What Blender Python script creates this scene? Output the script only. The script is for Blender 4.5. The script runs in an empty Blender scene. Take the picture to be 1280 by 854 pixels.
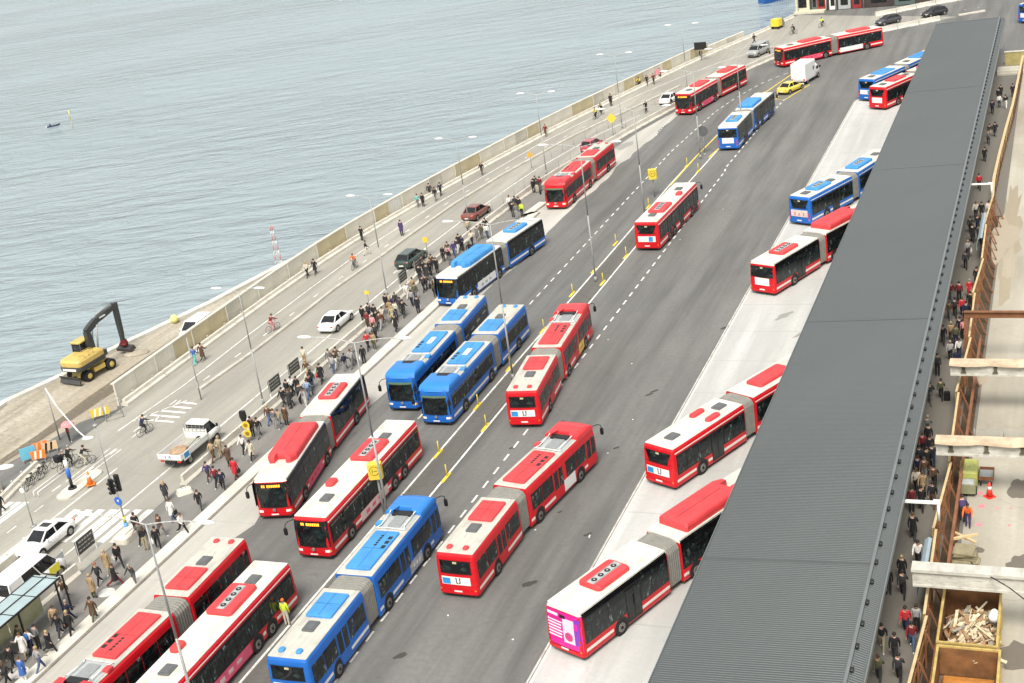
import bpy, bmesh, math, random
from mathutils import Vector, Matrix
random.seed(7)
scene = bpy.context.scene
COL = scene.collection
# ------------------------------------------------------------------ camera
F, PITCH, ROLL, H = 1701.75, math.radians(21.327), math.radians(-8.4484), 42.36
_cp, _sp, _cr, _sr = math.cos(PITCH), math.sin(PITCH), math.cos(ROLL), math.sin(ROLL)
FW = Vector((0, _cp, -_sp)); _rt = Vector((1, 0, 0)); _up = Vector((0, _sp, _cp))
RT = _rt*_cr + _up*_sr; UP = -_rt*_sr + _up*_cr
cam = bpy.data.cameras.new('camera'); camo = bpy.data.objects.new('camera', cam); COL.objects.link(camo)
camo.matrix_world = Matrix(((RT.x, UP.x, -FW.x, 0), (RT.y, UP.y, -FW.y, 0), (RT.z, UP.z, -FW.z, H), (0, 0, 0, 1)))
cam.sensor_width = 36; cam.lens = F/1280*36; cam.clip_start = 1; cam.clip_end = 8000
scene.camera = camo
def G(u, v, z=0.0):                       # surveyed photograph point -> place on the level z
    d = FW*F + RT*(u-640) - UP*(v-427)
    t = (z-H)/d.z
    return Vector((d.x*t, d.y*t, z))
HD = math.radians(23.7)
def R(s, t, z=0.0):                       # road frame: s along the road, t across it
    return Vector((s*math.sin(HD)+t*math.cos(HD), s*math.cos(HD)-t*math.sin(HD), z))
def ST(p): return (p.x*math.sin(HD)+p.y*math.cos(HD), p.x*math.cos(HD)-p.y*math.sin(HD))
# ------------------------------------------------------------------ materials
MATS = {}
def nodes_of(m):
    m.use_nodes = True; nt = m.node_tree; b = nt.nodes['Principled BSDF']; return nt, b
def pm(name, col, rough=.5, var=.12, scale=2.0, metal=0.0, bump=0.0, spec=.5, coat=0.0, emit=None, dirt=0.0):
    if name in MATS: return MATS[name]
    m = bpy.data.materials.new(name); nt, b = nodes_of(m); N = nt.nodes.new; Lk = nt.links.new
    b.inputs['Roughness'].default_value = rough; b.inputs['Metallic'].default_value = metal
    b.inputs['Specular IOR Level'].default_value = spec
    if coat: b.inputs['Coat Weight'].default_value = coat; b.inputs['Coat Roughness'].default_value = .08
    tc = N('ShaderNodeTexCoord'); nz = N('ShaderNodeTexNoise'); nz.inputs['Scale'].default_value = scale
    nz.inputs['Detail'].default_value = 5; nz.inputs['Roughness'].default_value = .6
    Lk(tc.outputs['Object'], nz.inputs['Vector'])
    mr = N('ShaderNodeMapRange'); mr.inputs[1].default_value = .3; mr.inputs[2].default_value = .7
    mr.inputs[3].default_value = 1-var; mr.inputs[4].default_value = 1+var*.6
    Lk(nz.outputs['Fac'], mr.inputs[0])
    mx = N('ShaderNodeMix'); mx.data_type = 'RGBA'; mx.blend_type = 'MULTIPLY'; mx.inputs[0].default_value = 1
    mx.inputs[6].default_value = (*col, 1); Lk(mr.outputs[0], mx.inputs[7])
    out = mx.outputs[2]
    if dirt:
        n2 = N('ShaderNodeTexNoise'); n2.inputs['Scale'].default_value = scale*3; n2.inputs['Detail'].default_value = 8
        mp = N('ShaderNodeMapping'); mp.inputs['Scale'].default_value = (1, .35, 3)
        Lk(tc.outputs['Object'], mp.inputs[0]); Lk(mp.outputs[0], n2.inputs['Vector'])
        r2 = N('ShaderNodeMapRange'); r2.inputs[1].default_value = .5; r2.inputs[2].default_value = .8; r2.inputs[4].default_value = dirt
        Lk(n2.outputs['Fac'], r2.inputs[0])
        m2 = N('ShaderNodeMix'); m2.data_type = 'RGBA'; Lk(r2.outputs[0], m2.inputs[0]); Lk(out, m2.inputs[6])
        m2.inputs[7].default_value = (.16, .14, .11, 1); out = m2.outputs[2]
    Lk(out, b.inputs['Base Color'])
    if bump:
        bp = N('ShaderNodeBump'); bp.inputs['Strength'].default_value = bump; bp.inputs['Distance'].default_value = .03
        Lk(nz.outputs['Fac'], bp.inputs['Height']); Lk(bp.outputs[0], b.inputs['Normal'])
    if emit:
        b.inputs['Emission Color'].default_value = (*col, 1); b.inputs['Emission Strength'].default_value = emit
    MATS[name] = m; return m
def ground_mat(name, col, col2, streak=.3, patch=.3, crack=.0, fine=.12, rough=.9, joints=None, spots=.45):
    """worn surface: large patches, wheel streaks along the road, fine grain, spots"""
    if name in MATS: return MATS[name]
    m = bpy.data.materials.new(name); nt, b = nodes_of(m); N = nt.nodes.new; Lk = nt.links.new
    b.inputs['Roughness'].default_value = rough; b.inputs['Specular IOR Level'].default_value = .3
    tc = N('ShaderNodeTexCoord'); rot = N('ShaderNodeMapping'); rot.inputs['Rotation'].default_value = (0, 0, HD)
    Lk(tc.outputs['Object'], rot.inputs[0])
    def noise(sc, vs=(1, 1, 1), det=4, lo=.35, hi=.65):
        mp = N('ShaderNodeMapping'); mp.inputs['Scale'].default_value = vs; Lk(rot.outputs[0], mp.inputs[0])
        n = N('ShaderNodeTexNoise'); n.inputs['Scale'].default_value = sc; n.inputs['Detail'].default_value = det; n.inputs['Roughness'].default_value = .62
        Lk(mp.outputs[0], n.inputs['Vector'])
        r = N('ShaderNodeMapRange'); r.inputs[1].default_value = lo; r.inputs[2].default_value = hi; Lk(n.outputs['Fac'], r.inputs[0]); return r.outputs[0], n
    cur = None
    def mixc(fac, a, c, k):
        mu = N('ShaderNodeMath'); mu.operation = 'MULTIPLY'; mu.inputs[1].default_value = k; Lk(fac, mu.inputs[0])
        mx = N('ShaderNodeMix'); mx.data_type = 'RGBA'; Lk(mu.outputs[0], mx.inputs[0])
        if isinstance(a, tuple): mx.inputs[6].default_value = (*a, 1)
        else: Lk(a, mx.inputs[6])
        mx.inputs[7].default_value = (*c, 1); return mx.outputs[2]
    f, _ = noise(.08, (1, .5, 1), 5); cur = mixc(f, col, col2, patch)
    f, _ = noise(.55, (1, .05, 1), 5, .42, .7); cur = mixc(f, cur, tuple(c*.62 for c in col), streak)
    f, _ = noise(.9, (.6, .04, 1), 3, .5, .75); cur = mixc(f, cur, tuple(min(1, c*1.35) for c in col), streak*.7)
    f, fn = noise(3.0, (1, 1, 1), 9, .3, .75); cur = mixc(f, cur, tuple(c*.7 for c in col), fine*2)
    f, _ = noise(.9, (1, .8, 1), 3, .68, .76); cur = mixc(f, cur, tuple(c*.55 for c in col), spots)   # oil spots
    if crack:
        v = N('ShaderNodeTexVoronoi'); v.feature = 'DISTANCE_TO_EDGE'; v.inputs['Scale'].default_value = .09
        n = N('ShaderNodeTexNoise'); n.inputs['Scale'].default_value = .8; n.inputs['Detail'].default_value = 6
        ad = N('ShaderNodeVectorMath'); ad.operation = 'MULTIPLY_ADD'; ad.inputs[1].default_value = (2, 2, 2)
        Lk(rot.outputs[0], n.inputs['Vector']); Lk(n.outputs['Color'], ad.inputs[0]); Lk(rot.outputs[0], ad.inputs[2]); Lk(ad.outputs[0], v.inputs['Vector'])
        r = N('ShaderNodeMapRange'); r.inputs[1].default_value = 0; r.inputs[2].default_value = .012; r.inputs[3].default_value = 1; r.inputs[4].default_value = 0
        Lk(v.outputs['Distance'], r.inputs[0]); cur = mixc(r.outputs[0], cur, tuple(c*.45 for c in col), crack)
    if joints:
        br = N('ShaderNodeTexBrick'); br.inputs['Scale'].default_value = 1; br.offset = 0
        br.inputs['Brick Width'].default_value = joints[0]; br.inputs['Row Height'].default_value = joints[1]; br.inputs['Mortar Size'].default_value = joints[2]
        br.inputs['Color1'].default_value = (0, 0, 0, 1); br.inputs['Color2'].default_value = (0, 0, 0, 1); br.inputs['Mortar'].default_value = (1, 1, 1, 1)
        Lk(rot.outputs[0], br.inputs['Vector']); cur = mixc(br.outputs['Color'], cur, tuple(c*.6 for c in col), .6)
    Lk(cur, b.inputs['Base Color'])
    bp = N('ShaderNodeBump'); bp.inputs['Strength'].default_value = .35; bp.inputs['Distance'].default_value = .02
    Lk(fn.outputs['Fac'], bp.inputs['Height']); Lk(bp.outputs[0], b.inputs['Normal'])
    MATS[name] = m; return m
def glass_mat(name, dark, light, tint):
    m = bpy.data.materials.new(name); nt, b = nodes_of(m); N = nt.nodes.new; Lk = nt.links.new
    tc = N('ShaderNodeTexCoord'); mp = N('ShaderNodeMapping'); mp.inputs['Scale'].default_value = (.6, 1.5, .9)
    Lk(tc.outputs['Object'], mp.inputs[0])
    v = N('ShaderNodeTexVoronoi'); v.inputs['Scale'].default_value = 2.6; Lk(mp.outputs[0], v.inputs['Vector'])
    n = N('ShaderNodeTexNoise'); n.inputs['Scale'].default_value = 4; n.inputs['Detail'].default_value = 4; Lk(mp.outputs[0], n.inputs['Vector'])
    mu = N('ShaderNodeMath'); mu.operation = 'MULTIPLY'; Lk(v.outputs['Color'], mu.inputs[0]); Lk(n.outputs['Fac'], mu.inputs[1])
    cr = N('ShaderNodeValToRGB'); e = cr.color_ramp.elements
    e[0].position = .22; e[0].color = (*dark, 1); e[1].position = .66; e[1].color = (*light, 1)
    k = cr.color_ramp.elements.new(.45); k.color = (*tint, 1)
    Lk(mu.outputs[0], cr.inputs[0]); Lk(cr.outputs[0], b.inputs['Base Color'])
    b.inputs['Roughness'].default_value = .07; b.inputs['Specular IOR Level'].default_value = .55
    MATS[name] = m; return m
GLASS = glass_mat('bus window glass', (.006, .008, .009), (.26, .32, .29), (.02, .034, .034))
GLASSD = glass_mat('dark tinted glass', (.004, .004, .005), (.04, .042, .042), (.008, .009, .01))
CARGL = glass_mat('car window glass', (.01, .011, .012), (.08, .09, .09), (.02, .022, .025))
# ------------------------------------------------------------------ mesh builder
class MB:
    def __init__(s): s.v = []; s.f = []; s.m = []; s.sm = []
    def add(s, vs, fs, mat=0, smooth=False):
        o = len(s.v); s.v += [tuple(p) for p in vs]
        for f in fs: s.f.append(tuple(i+o for i in f)); s.m.append(mat); s.sm.append(smooth)
        return s
    def box(s, c, d, mat=0, rz=0, M=None):
        hx, hy, hz = d[0]/2, d[1]/2, d[2]/2; ca, sa = math.cos(rz), math.sin(rz); vs = []
        for z in (-hz, hz):
            for x, y in ((-hx, -hy), (hx, -hy), (hx, hy), (-hx, hy)):
                p = Vector((c[0]+x*ca-y*sa, c[1]+x*sa+y*ca, c[2]+z)); vs.append(M @ p if M else p)
        return s.add(vs, [(3, 2, 1, 0), (4, 5, 6, 7), (0, 1, 5, 4), (1, 2, 6, 5), (2, 3, 7, 6), (3, 0, 4, 7)], mat)
    def loft(s, rings, mat=0, smooth=False, cap=True, closed=True, mats=None):
        n = len(rings[0]); o = len(s.v)
        for r in rings: s.v += [tuple(p) for p in r]
        for i in range(len(rings)-1):
            mm = mats[i] if mats else mat
            for j in range(n if closed else n-1):
                k = (j+1) % n
                s.f.append((o+i*n+j, o+i*n+k, o+(i+1)*n+k, o+(i+1)*n+j)); s.m.append(mm); s.sm.append(smooth)
        if cap and closed:
            s.f.append(tuple(o+j for j in range(n))[::-1]); s.m.append(mats[0] if mats else mat); s.sm.append(False)
            e = o+(len(rings)-1)*n; s.f.append(tuple(e+j for j in range(n))); s.m.append(mats[-1] if mats else mat); s.sm.append(False)
        return s
    def cyl(s, a, b, r, r2=None, n=10, mat=0, smooth=True, cap=True):
        a = Vector(a); b = Vector(b); r2 = r if r2 is None else r2; d = (b-a).normalized()
        u = d.cross(Vector((0, 0, 1))); u = Vector((1, 0, 0)) if u.length < 1e-4 else u.normalized(); w = d.cross(u)
        rg = [[p+(u*math.cos(2*math.pi*i/n)+w*math.sin(2*math.pi*i/n))*q for i in range(n)] for p, q in ((a, r), (b, r2))]
        return s.loft(rg, mat, smooth, cap)
    def tube(s, pts, r, n=6, mat=0):
        for a, b in zip(pts[:-1], pts[1:]): s.cyl(a, b, r, None, n, mat)
        return s
    def ell(s, c, d, mat=0, nu=10, nv=6, zmin=-1.0):
        rings = []
        for i in range(nv+1):
            ph = math.asin(max(zmin, -1))+(math.pi/2-math.asin(max(zmin, -1)))*i/nv
            rr = max(math.cos(ph), .02)
            rings.append([(c[0]+d[0]*rr*math.cos(2*math.pi*j/nu), c[1]+d[1]*rr*math.sin(2*math.pi*j/nu), c[2]+d[2]*math.sin(ph)) for j in range(nu)])
        return s.loft(rings, mat, True)
    def poly(s, pts, mat=0): return s.add(pts, [tuple(range(len(pts)))], mat)
    def build(s, name, mats, parent=None, M=None, **kw):
        me = bpy.data.meshes.new(name); me.from_pydata(s.v, [], s.f)
        if not isinstance(mats, (list, tuple)): mats = [mats]
        for m in mats: me.materials.append(m)
        me.polygons.foreach_set('material_index', s.m); me.polygons.foreach_set('use_smooth', s.sm); me.update()
        o = bpy.data.objects.new(name, me); COL.objects.link(o)
        if parent: o.parent = parent
        if M is not None: o.matrix_local = M
        for k, v in kw.items(): o[k] = v
        return o
def thing(name, label, cat, M=None, group=None):
    o = bpy.data.objects.new(name, None); COL.objects.link(o); o.empty_display_size = .3
    if M is not None: o.matrix_world = M
    o['label'] = label; o['category'] = cat
    if group: o['group'] = group
    return o
def tag(o, label, cat, group=None):
    o['label'] = label; o['category'] = cat
    if group: o['group'] = group
    return o
def struct(o): o['kind'] = 'structure'; return o
def pose(p, yaw=0): return Matrix.Translation(Vector(p)) @ Matrix.Rotation(yaw, 4, 'Z')
def yaw_of(h): return -h          # compass heading (clockwise from +y) -> blender z rotation of an object whose front is +y
def rrect(w, l, r, n=4, z=0, cx=0, cy=0):
    r = min(r, w/2-.001, l/2-.001); pts = []
    for qx, qy, a0 in ((1, -1, -90), (1, 1, 0), (-1, 1, 90), (-1, -1, 180)):
        for i in range(n+1):
            a = math.radians(a0+90*i/n); pts.append((cx+qx*(w/2-r)+r*math.cos(a), cy+qy*(l/2-r)+r*math.sin(a), z))
    return pts
def pod(mb, w, l, h, z, cy, cx=0, r=.2, mat=0, bev=.07):
    mb.loft([rrect(w, l, r, 4, z, cx, cy), rrect(w, l, r, 4, z+h-bev, cx, cy), rrect(w-bev*.6, l-bev*.6, r, 4, z+h-bev*.3, cx, cy), rrect(w-bev*2, l-bev*2, r*.8, 4, z+h, cx, cy)], mat, False)
    return mb
def off(pts, d):                     # shift a ground polyline sideways (right of travel = +)
    out = []
    for i, p in enumerate(pts):
        a = pts[max(i-1, 0)]; b = pts[min(i+1, len(pts)-1)]; t = (b-a); t.z = 0; t.normalize()
        out.append(Vector((p.x+t.y*d, p.y-t.x*d, p.z)))
    return out
def resample(pts, step):
    out = [pts[0].copy()]; acc = 0
    for a, b in zip(pts[:-1], pts[1:]):
        L = (b-a).length; d = step-acc
        while d <= L: out.append(a.lerp(b, d/L)); d += step
        acc = (L-(d-step))
    return out
def smooth(pts, k=2):
    for _ in range(k):
        pts = [pts[0]]+[(pts[i-1]+pts[i]*2+pts[i+1])/4 for i in range(1, len(pts)-1)]+[pts[-1]]
    return pts
# ------------------------------------------------------------------ ground lines (surveyed)
def px(l, z=0): return [G(u, v, z) for u, v in l]
def line_t(t, s0, s1, step=8): 
    n = max(1, int((s1-s0)/step)); return [R(s0+(s1-s0)*i/n, t) for i in range(n+1)]
QUAY = [R(-60, -82.6), R(60, -82.6)]+px([(0, 506), (75, 471), (134, 440), (260, 380), (347, 334), (391, 313)])
WALLRAIL = smooth([R(84.5, -73.3), R(98, -73.5), R(112, -73.6), R(124, -73.6)]+px([(450, 299), (483, 279), (517, 258), (576, 225.5), (622, 201), (652, 185), (686, 166), (730, 144), (769, 126), (800, 111), (853, 85), (885, 69), (918, 56), (938, 48), (960, 38.5), (979, 29.5), (998, 19)]), 2)
CYC = [R(20, -70.7), R(60, -70.7), R(80, -70.7)]+px([(231, 481), (309, 420), (389, 360), (452, 314), (499, 284), (540, 258), (603, 221.5), (670, 182.5), (720, 157), (800, 118), (850, 97), (900, 78), (950, 62), (1000, 50)])
MED1 = [R(88, -68)]+px([(314, 443), (372, 398.5), (417, 363), (477, 321), (507, 299), (568, 256), (628, 219.5), (701, 179), (745, 157), (800, 132), (850, 108)])
LANE5 = [R(20, -61.9), R(60, -61.9), R(76, -61.9), R(100, -61.9), R(120, -61.9)]+px([(490, 343), (534, 309), (575, 278), (637, 234), (670, 212), (740, 172), (800, 144)])
RAIL6 = smooth([R(72, -59.1), R(90, -59.1), R(105, -59.1), R(118, -59.0)]+px([(493, 376), (550, 327), (572, 309), (628, 266), (660, 242), (681, 227), (730, 199), (767.5, 178), (790, 164), (820, 147.5), (845, 135), (890, 110), (934.5, 87), (963.5, 73), (1000, 62), (1050, 50), (1111, 39), (1164, 27.5), (1197, 21)]), 1)
KERB = [R(30, -54.1), R(60, -54.1), R(90, -54.1), R(120, -54.1), R(136, -54.1)]+px([(662, 270), (684, 254), (730, 217), (766, 190)])
CONC = [R(30, -50.6), R(80, -50.6), R(120, -50.6)]+px([(684, 290), (720, 257), (760, 221), (790, 193), (820, 168), (850, 141), (875, 121)])
MEDL = [R(30, -41.6), R(90, -41.6), R(146, -41.5)]+px([(870, 196), (895.6, 170), (930, 138), (956, 115)])
MEDR = [R(30, -39.5), R(90, -39.5), R(146, -39.5)]+px([(898.4, 186.5), (935, 150), (965, 122)])
PLAT_T, ROOF_L, ROOF_R, HOARD_T = -25.6, -17.2, -7.85, -6.3
# ------------------------------------------------------------------ sheets
ASPH = ground_mat('dark asphalt of the bus lanes', (.150, .148, .141), (.225, .219, .206), .8, .9, .12, .22)
ASPH2 = ground_mat('pale worn asphalt of the seaside road', (.37, .352, .305), (.28, .267, .235), .75, .85, .14, .2)
PED = ground_mat('grey asphalt of the footway', (.215, .205, .188), (.26, .247, .226), .5, .8, .12, .22)
CONCM = ground_mat('pale concrete of the bus bay', (.54, .52, .465), (.40, .385, .345), .55, .9, .12, .2, joints=(3.6, 7.5, .03))
PLATM = ground_mat('pale concrete of the bus platform', (.56, .555, .53), (.42, .415, .39), .6, .95, .12, .25, joints=(9, 6, .05))
SITEM = ground_mat('stained concrete slab of the building site', (.50, .465, .385), (.27, .235, .18), .5, .95, .25, .3)
DIRT = ground_mat('compacted dirt of the quay', (.36, .31, .235), (.60, .55, .46), .95, .95, .3, .4)
GRAV = ground_mat('brown gravel track', (.20, .17, .125), (.30, .26, .195), .9, .8, 0, .8)
def sheet(name, pts, m, z, label=None):
    bm = bmesh.new(); vs = [bm.verts.new((p.x, p.y, z)) for p in pts]; f = bm.faces.new(vs)
    f.normal_update()
    if f.normal.z < 0: f.normal_flip()
    bmesh.ops.triangulate(bm, faces=[f]); me = bpy.data.meshes.new(name); bm.to_mesh(me); bm.free()
    me.materials.append(m); o = bpy.data.objects.new(name, me); COL.objects.link(o); return struct(o)
shore = QUAY[:-1]+off(WALLRAIL, -1.1)[3:]
shore = [R(-300, -84)]+shore+[Vector((66, 262, 0)), Vector((84, 290, 0)), Vector((160, 420, 0))]
land = shore+[Vector((900, 500, 0)), Vector((900, -300, 0)), Vector((-100, -300, 0))]
sheet('ground', land, ASPH, 0)
# quay face down to the water
qf = MB()
for a, b in zip(shore[:-1], shore[1:]): qf.add([(a.x, a.y, -.002), (b.x, b.y, -.002), (b.x, b.y, -4), (a.x, a.y, -4)], [(0, 1, 2, 3)])
struct(qf.build('quay_face', pm('wet quay granite', (.2, .19, .17), .8, .3, .6)))
W0 = [R(20, -73.6)]+WALLRAIL; R0 = [R(20, -59.1)]+RAIL6
sheet('seaside_road', off(W0, .05)+list(reversed(off(R0, -.1))), ASPH2, .004)
ki = [R(20, -59.1), R(72, -59.1), R(90, -59.1), R(105, -59.1), R(118, -59.0)]+px([(493, 376), (550, 327), (572, 309), (628, 266), (660, 242), (681, 227), (730, 199), (766, 179)])
sheet('footway', ki+list(reversed(off([R(20, -54.1)]+KERB, -.3))), PED, .008)
# bus bay with its ragged edge
jag = []
for i, p in enumerate(resample(CONC, 2.2)):
    jag.append(off(resample(CONC, 2.2), random.choice([-.25, 0, .1, .3]))[i] if i else p)
rail_far = px([(770, 184), (800, 164), (845, 139), (878, 119)])
sheet('bus_bay', off(KERB, .0)+rail_far+list(reversed(jag)), CONCM, .012)
sheet('bus_platform', [R(20, PLAT_T), R(100, PLAT_T), R(182, PLAT_T), R(200, -18.5), R(205, -8.2), R(20, -8.2)], PLATM, .008)
sheet('passage_floor', [R(20, -16.5), R(205, -16.5), R(205, -5.2), R(20, -5.2)], ground_mat('dirty grey asphalt of the passage', (.19, .175, .15), (.155, .145, .125), .4, .6, .1, .15), .013)
sheet('site_floor', [R(20, -5.2), R(205, -5.2), R(205, 30), R(20, 30)], SITEM, .008)
dr = QUAY[:-1]+px([(391, 313)])+off(list(reversed(WALLRAIL[:6])), .75)+px([(146, 512), (100, 528), (60, 552), (0, 585)])+[R(62, -73.5), R(20, -73.6), R(-40, -73.6)]
sheet('quay_dirt', dr, DIRT, .005)
sheet('gravel_track', px([(0, 575), (45, 545), (110, 497), (170, 455), (225, 418), (262, 402), (300, 372), (300, 380), (262, 412), (205, 447), (140, 492), (60, 545), (0, 582)]), GRAV, .010)
# quay coping
cop = MB(); Q2 = QUAY
for a, b, c, d in zip(Q2[:-1], Q2[1:], off(Q2, .75)[:-1], off(Q2, .75)[1:]):
    a, b = a.copy(), b.copy()
    cop.add([(a.x, a.y, .3), (b.x, b.y, .3), (d.x, d.y, .3), (c.x, c.y, .3), (a.x, a.y, -1), (b.x, b.y, -1), (d.x, d.y, .0), (c.x, c.y, .0)], [(0, 3, 2, 1), (0, 1, 5, 4), (3, 7, 6, 2)])
struct(cop.build('quay_coping', pm('pale quay stone', (.62, .60, .54), .8, .2, .5, dirt=.3)))
# kerb: broad pale concrete band
def band(name, pts, w, h, m, chamf=.04, cls=struct, seg=None):
    mb = MB(); A = off(pts, -w/2); B = off(pts, w/2); 
    A2 = off(pts, -w/2+chamf); B2 = off(pts, w/2-chamf)
    rings = [[(a.x, a.y, 0), (a.x, a.y, h-chamf), (a2.x, a2.y, h), (b2.x, b2.y, h), (b.x, b.y, h-chamf), (b.x, b.y, 0)] for a, b, a2, b2 in zip(A, B, A2, B2)]
    mb.loft([r[::-1] for r in rings]); o = mb.build(name, m)
    return cls(o)
KM = pm('pale kerb concrete', (.66, .63, .55), .85, .18, .5, dirt=.25, bump=.2)
band('kerb', [R(20, -54.6)]+off(KERB[:7], -.5), 1.0, .16, KM)
MK = pm('low concrete kerb', (.50, .475, .41), .85, .2, .6, dirt=.35)
band('kerb', MED1, .35, .22, MK)
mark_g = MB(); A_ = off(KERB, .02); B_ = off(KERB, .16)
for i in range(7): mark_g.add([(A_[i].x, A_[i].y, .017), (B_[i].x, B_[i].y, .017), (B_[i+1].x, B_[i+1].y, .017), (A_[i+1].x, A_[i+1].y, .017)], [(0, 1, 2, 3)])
struct(mark_g.build('kerb_edge_shadow', pm('painted kerb edge shade', (.16, .145, .12), .9, .3, 1)))  # dark strip: the kerb's edge shadow painted onto the ground
# platform edge
band('kerb', [R(20, PLAT_T+.1), R(100, PLAT_T+.1), R(181, PLAT_T+.1)], .22, .03, pm('platform edge', (.62, .6, .55), .85))
# ------------------------------------------------------------------ painted markings
PW = pm('worn white road paint', (.78, .76, .70), .7, .3, 1.5, dirt=.5)
PY = pm('yellow road paint', (.75, .55, .05), .7, .2, 1.5)
PWS = pm('faded white paint', (.55, .53, .48), .8, .3, 1.2, dirt=.5)
def mark(mb, pts, w, z=.016):
    A = off(pts, -w/2); B = off(pts, w/2)
    for i in range(len(pts)-1): mb.add([(A[i].x, A[i].y, z), (B[i].x, B[i].y, z), (B[i+1].x, B[i+1].y, z), (A[i+1].x, A[i+1].y, z)], [(0, 1, 2, 3)])
def dashes(mb, pts, w, on, per, z=.016, start=0):
    q = resample(pts, .5); n = int(per/.5); k = int(on/.5)
    for i in range(int(start/.5), len(q)-k, n): mark(mb, q[i:i+k+1], w, z)
m_ = MB(); mark(m_, MEDL, .16); mark(m_, MEDR, .16); struct(m_.build('median_lines', PW))
m_ = MB(); dashes(m_, [R(30, -36.2), R(150, -36.2)]+px([(907, 210), (938, 173), (963, 143), (985, 120)]), .15, 1.1, 2.1); 
dashes(m_, [R(100, -45.15), R(160, -45.1)]+px([(894, 140), (916, 125), (938, 112), (954, 103.5), (975, 95), (1000, 86)]), .13, 1.1, 2.4)
dashes(m_, [R(30, -45.6), R(99, -45.6)], .13, 1.5, 6)
dashes(m_, [G(820, 169), G(845, 141), G(870, 120), G(915, 98)], .12, .6, 1.2, z=.018)
struct(m_.build('lane_dashes', PW))
m_ = MB(); mark(m_, CYC[2:], .13); mark(m_, CYC[:1]+CYC[1:2], .13)
mark(m_, LANE5, .14)
mid = off(MED1, -1.5); dashes(m_, [R(70, -69.4)]+off(MED1[1:], -1.25), .13, 1.3, 5)
mark(m_, [R(52, -66.4), R(74, -66.4)], .13)
dashes(m_, [R(58, -68.6), R(88, -68.6)], .12, 1.3, 3)
struct(m_.build('seaside_road_lines', PW))
m_ = MB(); mark(m_, [R(20, PLAT_T-.1), R(182, PLAT_T-.1)], .12); struct(m_.build('platform_line', PWS))
# taxi box at the end of the median
m_ = MB(); mark(m_, px([(938, 136), (952, 119), (962, 112), (1000, 86)]), .2); mark(m_, px([(940, 124), (981, 125), (1012, 106)]), .2); mark(m_, px([(886, 197), (936, 151), (966, 122)]), .18, .017)
mark(m_, px([(838, 232), (872, 194), (896, 170)]), .17, .017)
struct(m_.build('yellow_box_marking', PY))
# zebra crossings and hatching
m_ = MB()
for i in range(7):
    a = ST(G(98+i*15.3, 636.5)); 
    if i < 7: mark(m_, [R(a[0]-.1, a[1]), R(a[0]-4.6, a[1])], .62)
for i in range(5):
    a = ST(G(12+i*9.5, 640-i*.0)); mark(m_, [R(a[0]+1.2, a[1]-2.2), R(a[0]-3.8, a[1]-2.2)], .5)
for i in range(5):
    s_ = 82.2+i*.85; mark(m_, [R(s_, -70.4+i*.55), R(s_-.25, -66.6)], .28)
mark(m_, [R(81.8, -70.5), R(86, -68)], .12)
for i in range(3): mark(m_, [R(71.5, -69.3+i*.55), R(77, -69.3+i*.55)], .1)
struct(m_.build('zebra_crossing', PW))
sheet('median_strip', [R(40, -41.45), R(146, -41.4), R(146, -39.65), R(40, -39.65)], ground_mat('grimy median strip', (.14, .134, .12), (.20, .192, .175), .8, .9, .3, .35), .0125)
# asphalt repairs and stains on the bus lanes
PATCH = ground_mat('darker asphalt repair', (.115, .11, .102), (.14, .134, .125), .3, .5, .2, .12)
def blob(name, c, rx, ry, yaw, m, z, n=18, jit=.25):
    pts = []
    for i in range(n):
        a = 2*math.pi*i/n; k = 1+random.uniform(-jit, jit); x = rx*k*math.cos(a); y = ry*k*math.sin(a)
        pts.append(Vector((c.x+x*math.cos(yaw)-y*math.sin(yaw), c.y+x*math.sin(yaw)+y*math.cos(yaw), 0)))
    return sheet(name, pts, m, z)
STAIN = ground_mat('dark oil stain', (.06, .056, .05), (.09, .085, .075), .2, .5, 0, .1)
for (u, v, rx, ry) in ((662, 730, .5, .25), (700, 640, .2, .08), (548, 500, .4, .15), (770, 560, .3, .12), (640, 560, .3, .12), (500, 820, .4, .2), (812, 493, .35, .12), (818, 489, .35, .12), (735, 668, .3, .1), (906, 410, .5, .18)):
    blob('oil_stain', G(u, v), rx, ry, .4, STAIN, .014)
LITTER = pm('white litter', (.7, .69, .65), .8, .1)
lt = MB()
for (u, v) in ((858, 630), (735, 672), (737, 670), (793, 525), (761, 567), (668, 663), (790, 455), (760, 425), (850, 300), (640, 800), (870, 560), (905, 262), (560, 770), (810, 710), (1010, 420), (460, 740)):
    p = G(u+random.uniform(-2, 2), v); lt.box((p.x, p.y, .03), (.12, .09, .03), 0, random.random()*3)
o_ = lt.build('litter', LITTER); o_['kind'] = 'stuff'
tag(o_, 'scraps of white litter lying on the bus lanes', 'litter')
WDARK = ground_mat('damp dark concrete', (.33, .32, .29), (.27, .26, .24), .3, .5, 0, .1)
blob('damp_patch', G(782, 182), 1.9, .9, .9, WDARK, .018)
for (u, v, rx, ry) in ((760, 770, 2.0, .5), (815, 745, 1.5, .35), (980, 395, 1.1, .35), (1000, 418, .9, .2), (915, 600, 2.6, .4)):
    blob('damp_patch', G(u, v), rx, ry, .7, WDARK, .013)
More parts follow.
